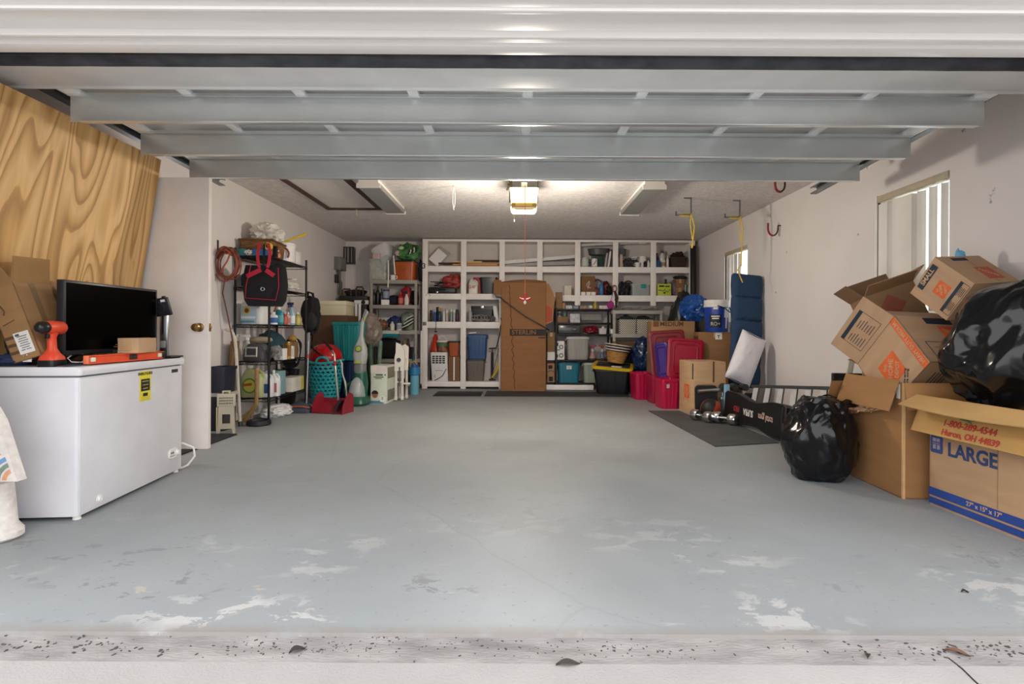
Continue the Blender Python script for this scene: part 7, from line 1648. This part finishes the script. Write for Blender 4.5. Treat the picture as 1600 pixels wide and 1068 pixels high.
# tall open carton
tc_ = thing('tall_open_carton', 'tall brown open carton with a drooping front flap', 'box', (2.61, 3.56, 0), rad(-1.5))
TCM = card('966c42')
w_, d_, h_ = .54, .57, .70
obj('body', MB().bx(-w_ / 2, w_ / 2, -d_ / 2, d_ / 2, 0, .006).bx(-w_ / 2, -w_ / 2 + .006, -d_ / 2, d_ / 2, 0, h_).bx(w_ / 2 - .006, w_ / 2, -d_ / 2, d_ / 2, 0, h_).bx(-w_ / 2, w_ / 2, -d_ / 2, -d_ / 2 + .006, 0, h_).bx(-w_ / 2, w_ / 2, d_ / 2 - .006, d_ / 2, 0, h_), TCM, tc_)
obj('corner_strip', MB().bx(-w_ / 2 - .0015, -w_ / 2 + .012, -d_ / 2 - .0015, -d_ / 2 + .012, 0, h_), card('c9a070'), tc_)
obj('flap', MB().sheet(lambda u, v: (-w_ / 2 - .012 - .075 * u - .01 * math.sin(v * PI), d_ / 2 - .0 - .555 * v - .02 * u, h_ + .012 - .185 * u), 6, 8, .006), TCM, tc_)
obj('flap', MB().sheet(lambda u, v: (-w_ / 2 + w_ * v, -d_ / 2 - .006 - .03 * u, h_ - .16 * u), 4, 6, .005), card('ae8050'), tc_)
obj('flap', MB().sheet(lambda u, v: (-w_ / 2 + w_ * v, d_ / 2 + .01 + .07 * u, h_ - .06 * u), 4, 6, .005), TCM, tc_)
obj('side_label', MB().bx(-w_ / 2 - .002, -w_ / 2, -d_ / 2 + .03, -d_ / 2 + .06, h_ - .10, h_ - .01), PAPER, tc_)
obj('flap', MB().sheet(lambda u, v: (-w_ / 2 - .02 - .10 * u, d_ / 2 + .02 - .02 * u + .05 * v, h_ - .04 - .12 * v), 4, 4, .005), card('94683f'), tc_)
def kp_(u, v): return (-w_ / 2 - .05 - .03 * noise.noise(Vector((u * 9, v * 5, 2))), d_ / 2 - .02 - .40 * u, h_ - .17 - .085 * v * (1.2 - u) + .02 * noise.noise(Vector((u * 12, v * 6, 5))))
obj('kraft_paper', MB().sheet(kp_, 30, 8, .002), card('c79c78'), tc_)

# tilted carton with the orange band, open to the upper left (pose fitted)
def posed(name, label, loc, eul):
    t = thing(name, label, 'box', loc); t.rotation_euler = Euler(eul, 'XYZ'); return t
CB = card('b29070')
md_ = posed('heavy_duty_carton', 'tipped open carton with orange HEAVY DUTY MEDIUM band', (2.645, 3.534, .80), (-.0457, -.7957, -1.4554))
a, b_, c_ = .23, .23, .20
obj('body', MB().bx(-a, a, -b_, b_, -c_, -c_ + .006).bx(-a, -a + .006, -b_, b_, -c_, c_).bx(a - .006, a, -b_, b_, -c_, c_).bx(-a, a, -b_, -b_ + .006, -c_, c_).bx(-a, a, b_ - .006, b_, -c_, c_), CB, md_)
# main face is local -Y, band along its +X edge, reading from D (z=+c) to E (z=-c)
ob_ = obj('orange_band', MB().bx(a - .062, a - .010, -b_ - .0012, -b_ + .0002, -c_, c_), ORANGE_INK, md_)
lettering(ob_, 'HEAVY DUTY MEDIUM', .040, CARD_L, fm((a - .036, -b_ - .0014, 0), (0, 0, 1), (-1, 0, 0)), .0008, sx=.86)
Mf = fm((-.02, -b_ - .0003, -.035), (1, 0, 0), (0, 0, 1))
p_ = plate(md_, 'logo_plate', .17, .17, ORANGE_INK, Mf @ Matrix.Rotation(0, 4, 'Z'), .0012)
for w2, off, sz in (('THE', .30, .19), ('HOME', .04, .32), ('DEPOT', -.27, .24)):
    lettering(p_, w2, .17 * sz, CARD_L, Mf @ Matrix.Translation((0, 0, .0016)) @ Matrix.Rotation(rad(45), 4, 'Z') @ Matrix.Translation((0, off * .17, 0)), .0006, sx=.85)
lettering(md_, 'More saving.\nMore doing.', .024, INK, fm((.03, -b_ - .0014, -.15), (1, 0, 0), (0, 0, 1)) @ Matrix.Rotation(rad(45), 4, 'Z'), .0003)
# +X side: small logo and a write-on panel
p_ = plate(md_, 'logo_plate', .11, .11, ORANGE_INK, rightf(a + .0002, .06, .06) , .0012)
lettering(p_, 'HOME', .034, CARD_L, rightf(a + .0018, .06, .06) @ Matrix.Rotation(rad(-45), 4, 'Z'), .0004)
mb = MB()
for z in (-.155, -.03): mb.bx(a, a + .001, -.16, .14, z, z + .004)
for y in (-.16, .136): mb.bx(a, a + .001, y, y + .004, -.155, -.03)
for z in (-.115, -.075): mb.bx(a, a + .001, -.12, .10, z, z + .003)
obj('print_outline', mb, NAVY_INK, md_)
obj('print_mark', MB().bx(a, a + .001, -.05, .13, .135, .19), NAVY_INK, md_)
mb = MB()
for k in range(5): mb.bx(-.05, .14, -.14 + .022 * k, -.132 + .022 * k, -c_ - .001, -c_)
obj('print_mark', mb, mat('5d4a38', .7), md_)
# flap hinged at the -Y edge of the opening, folded outwards, with a room list
def flap(parent, M, w2, l2, m, mb0=None): return obj('flap', MB().bx(-w2 / 2, w2 / 2, 0, l2, 0, .005, 0, M), m, parent)
F1 = fm((0, -b_, c_), (1, 0, 0), (0, -.50, .87)); flap(md_, F1, .45, .22, CB)
mb = MB().bx(-.13, .13, .165, .19, .0052, .0062, 0, F1); obj('list_heading', mb, NAVY_INK, md_)
mb = MB()
for x in (-.13, .128): mb.bx(x, x + .003, .03, .19, .0052, .006, 0, F1)
mb.bx(-.13, .131, .03, .033, .0052, .006, 0, F1)
for c2 in range(2):
    for k in range(6): mb.bx(-.11 + .12 * c2, -.03 + .12 * c2 - .01 * (k % 3), .05 + .018 * k, .055 + .018 * k, .0052, .006, 0, F1)
obj('list_print', mb, mat('4a4038', .7), md_)
F2 = fm((a - .004, 0, c_), (0, 1, 0), (-.55, 0, .83)); flap(md_, F2, .45, .22, CB)
F3 = fm((0, b_, c_), (-1, 0, 0), (0, .55, .83)); flap(md_, F3, .45, .12, card('94734f'))
F4 = fm((-a, 0, c_), (0, -1, 0), (-.5, 0, .87)); flap(md_, F4, .45, .11, card('94734f'))

# carton behind it, flaps up
rc_ = posed('open_carton', 'dim open carton with raised flaps behind the HEAVY DUTY carton', (2.78, 4.07, 1.165), (rad(-8), rad(-20), rad(-12)))
DK = card('8a6a4a'); a, b_, c_ = .17, .15, .15
obj('body', MB().bx(-a, a, -b_, b_, -c_, -c_ + .006).bx(-a, -a + .006, -b_, b_, -c_, c_).bx(a - .006, a, -b_, b_, -c_, c_).bx(-a, a, -b_, -b_ + .006, -c_, c_).bx(-a, a, b_ - .006, b_, -c_, c_), DK, rc_)
plate(rc_, 'logo_plate', .13, .13, mat('8a4a34', .7), front(-.02, -b_ - .0003, .02) @ Matrix.Rotation(rad(45), 4, 'Z'))
flap(rc_, fm((0, -b_, c_), (1, 0, 0), (0, -.93, .36)), .33, .15, card('a5825c'))
flap(rc_, fm((-a, 0, c_), (0, -1, 0), (-.55, 0, .83)), .29, .14, DK)
flap(rc_, fm((0, b_, c_), (-1, 0, 0), (0, .2, .98)), .33, .14, card('7a5c40'))
flap(rc_, fm((a, 0, c_), (0, 1, 0), (.8, 0, .6)), .29, .14, DK)
st_ = carton('support_carton', 'brown carton under the dim open one by the window wall', (2.89, 4.13, 0), (.40, .22, .93), 0, CARD_D)

# small closed carton balanced on top
sm = posed('small_logo_carton', 'closed carton lettered SMALL balanced on the pile top', (2.76, 3.37, 1.285), (.08, .68, -1.27))
a, b_, c_ = .145, .18, .135
obj('body', MB().loft([(2 * a, 2 * b_, -c_, .004), (2 * a + .002, 2 * b_ + .002, 0, .006), (2 * a, 2 * b_, c_, .004)], k=2), CB, sm)
# face local -Y : P(-x,+z) Q(-x,-z) R(+x,-z) S(+x,+z)
Mf = fm((0, -b_ - .0015, 0), (0, 0, 1), (-1, 0, 0))      # text runs bottom to top of the box
nb_ = obj('name_band', MB().box((.012, a - .038, .0006), (.17, .042, .0012), 0, Mf), NAVY_INK, sm)
lettering(nb_, 'SMALL', .040, CARD_L, Mf @ Matrix.Translation((.012, a - .038, .0014)), .0012)
Ml = Mf @ Matrix.Translation((.0, -.012, 0)); p_ = plate(sm, 'logo_plate', .085, .085, ORANGE_INK, Ml)
for w2, off, sz in (('THE', .30, .19), ('HOME', .04, .32), ('DEPOT', -.27, .24)): lettering(p_, w2, .085 * sz, CARD_L, Ml @ Matrix.Translation((0, 0, .0014)) @ Matrix.Rotation(rad(45), 4, 'Z') @ Matrix.Translation((0, off * .085, 0)), .0004, sx=.85)
obj('list_heading', MB().box((-.0, -.085, .0006), (.21, .02, .001), 0, Mf), NAVY_INK, sm)
mb = MB()
for k in range(2):
    for j in range(4): mb.box((-.05 + .10 * k, -.100 - .009 * j, .0006), (.06 - .01 * (j % 2), .003, .001), 0, Mf)
for x in (-.105, .105): mb.box((x, -.105, .0006), (.0025, .06, .001), 0, Mf)
mb.box((0, -.138, .0006), (.21, .0025, .001), 0, Mf)
obj('list_print', mb, mat('4a4038', .7), sm)
Mt = fm((0.0, .03, c_ + .0003), (1, 0, 0), (0, 1, 0)); p_ = plate(sm, 'logo_plate', .12, .12, mat('b5563a', .7), Mt @ Matrix.Translation((.04, .02, 0)))
lettering(p_, 'HOME', .04, CARD_L, Mt @ Matrix.Translation((.04, .02, .0014)) @ Matrix.Rotation(rad(45), 4, 'Z'), .0005)
obj('print_mark', MB().box((-.11, -.05, .0006), (.03, .12, .001), 0, Mt), NAVY_INK, sm)
obj('flap_seam', MB().box((0, 0, 0), (2 * a - .01, .003, .001), 0, Mt), CARD_D, sm)
t = thing('blue_pouch', 'bright blue and black cloth roll behind the SMALL carton', 'pouch', (2.86, 3.66, 1.42)); BLU = mat('3f9fd0', .6, bump=.3, bscale=60)
obj('body', MB().blob((0, 0, .02), (.07, .05, .055), .2, 2, 3, 3), BLU, t); obj('tuft', MB().blob((.11, -.01, .07), (.035, .03, .07), .35, 2.5, 6, 3), mat('6ab8e0', .6), t); obj('edge', MB().tube([(-.07, -.03, -.03), (-.075, -.02, .06), (-.02, -.02, .085), (.06, -.02, .07)], .009), BLACKP, t)
obj('lining', MB().blob((.02, .02, -.11), (.12, .05, .10), .2, 2, 5, 3), plastic('2a2523'), t)

# ================================================================ on the ground at the threshold
mb = MB(); r6 = random.Random(11)
for k in range(900):
    x = r6.uniform(-2.3, 2.3)
    if noise.noise(Vector((x * 2.2, 3.3, 0))) < r6.uniform(-.5, .35): continue
    y = min(1.795, max(1.665, r6.gauss(1.735, .03))); s = r6.uniform(.0012, .0045) * (1.5 if abs(x) > 1 else 1); a = r6.uniform(0, 3)
    mb.box((0, 0, 0), (s * r6.uniform(.6, 2.6), s, s * .6), 0, Matrix.Translation((x, y, -.0125)) @ Matrix.Rotation(a, 4, 'Z'))
o = obj('gravel_litter', mb, mat('4c4745', .9, var=.5, scale=30)); o['kind'] = 'stuff'; tag(o, 'dark grit and leaf crumbs strewn along the threshold strip', 'litter')
def leaf(x, y, z, l, w2, rz, col, lab):
    t = thing('dry_leaf', lab, 'leaf', (x, y, z), rad(rz))
    obj('blade', MB().sheet(lambda u, v: ((u - .5) * l, (v - .5) * w2 * math.sin(PI * min(max(u, .02), .98)) , .006 * abs(v - .5) * 2 + .006 * math.sin(u * 4)), 8, 4, .0006), mat(col, .8, var=.2), t); obj('stem', MB().tube([(l * .5, 0, .003), (l * .62, .004, .002)], .0012, 5), mat('4d3a2c', .8), t)
leaf(X(890, 1.66), 1.655, -.0135, .075, .028, 8, '3f3b36', 'dark pointed dry leaf on the driveway edge before the middle')
leaf(X(1503, 1.71), 1.72, -.0115, .065, .024, -28, '6b4a3d', 'brown dry leaf at the threshold near the driveway crack')
leaf(X(1527, 2.05), 2.10, .0005, .03, .016, 0, '2c2a28', 'tiny black leaf on the grey floor near the LARGE carton')
leaf(X(1358, 1.70), 1.70, -.0115, .04, .018, 60, '4a3a30', 'short brown leaf in the grit on the window side')
leaf(X(466, 1.71), 1.715, -.0115, .05, .03, 40, '383431', 'curled black leaf in the grit straight before the floor middle')
cr = MB(); pts = [(X(1484, 1.70), 1.70), (X(1500, 1.66), 1.645), (X(1520, 1.60), 1.585), (X(1536, 1.56), 1.53), (1.55, 1.3)]
cr.tube([(x, y, -.0143) for x, y in pts], .0035, 5); struct('trim_7', cr, mat('2e2b29', .9))
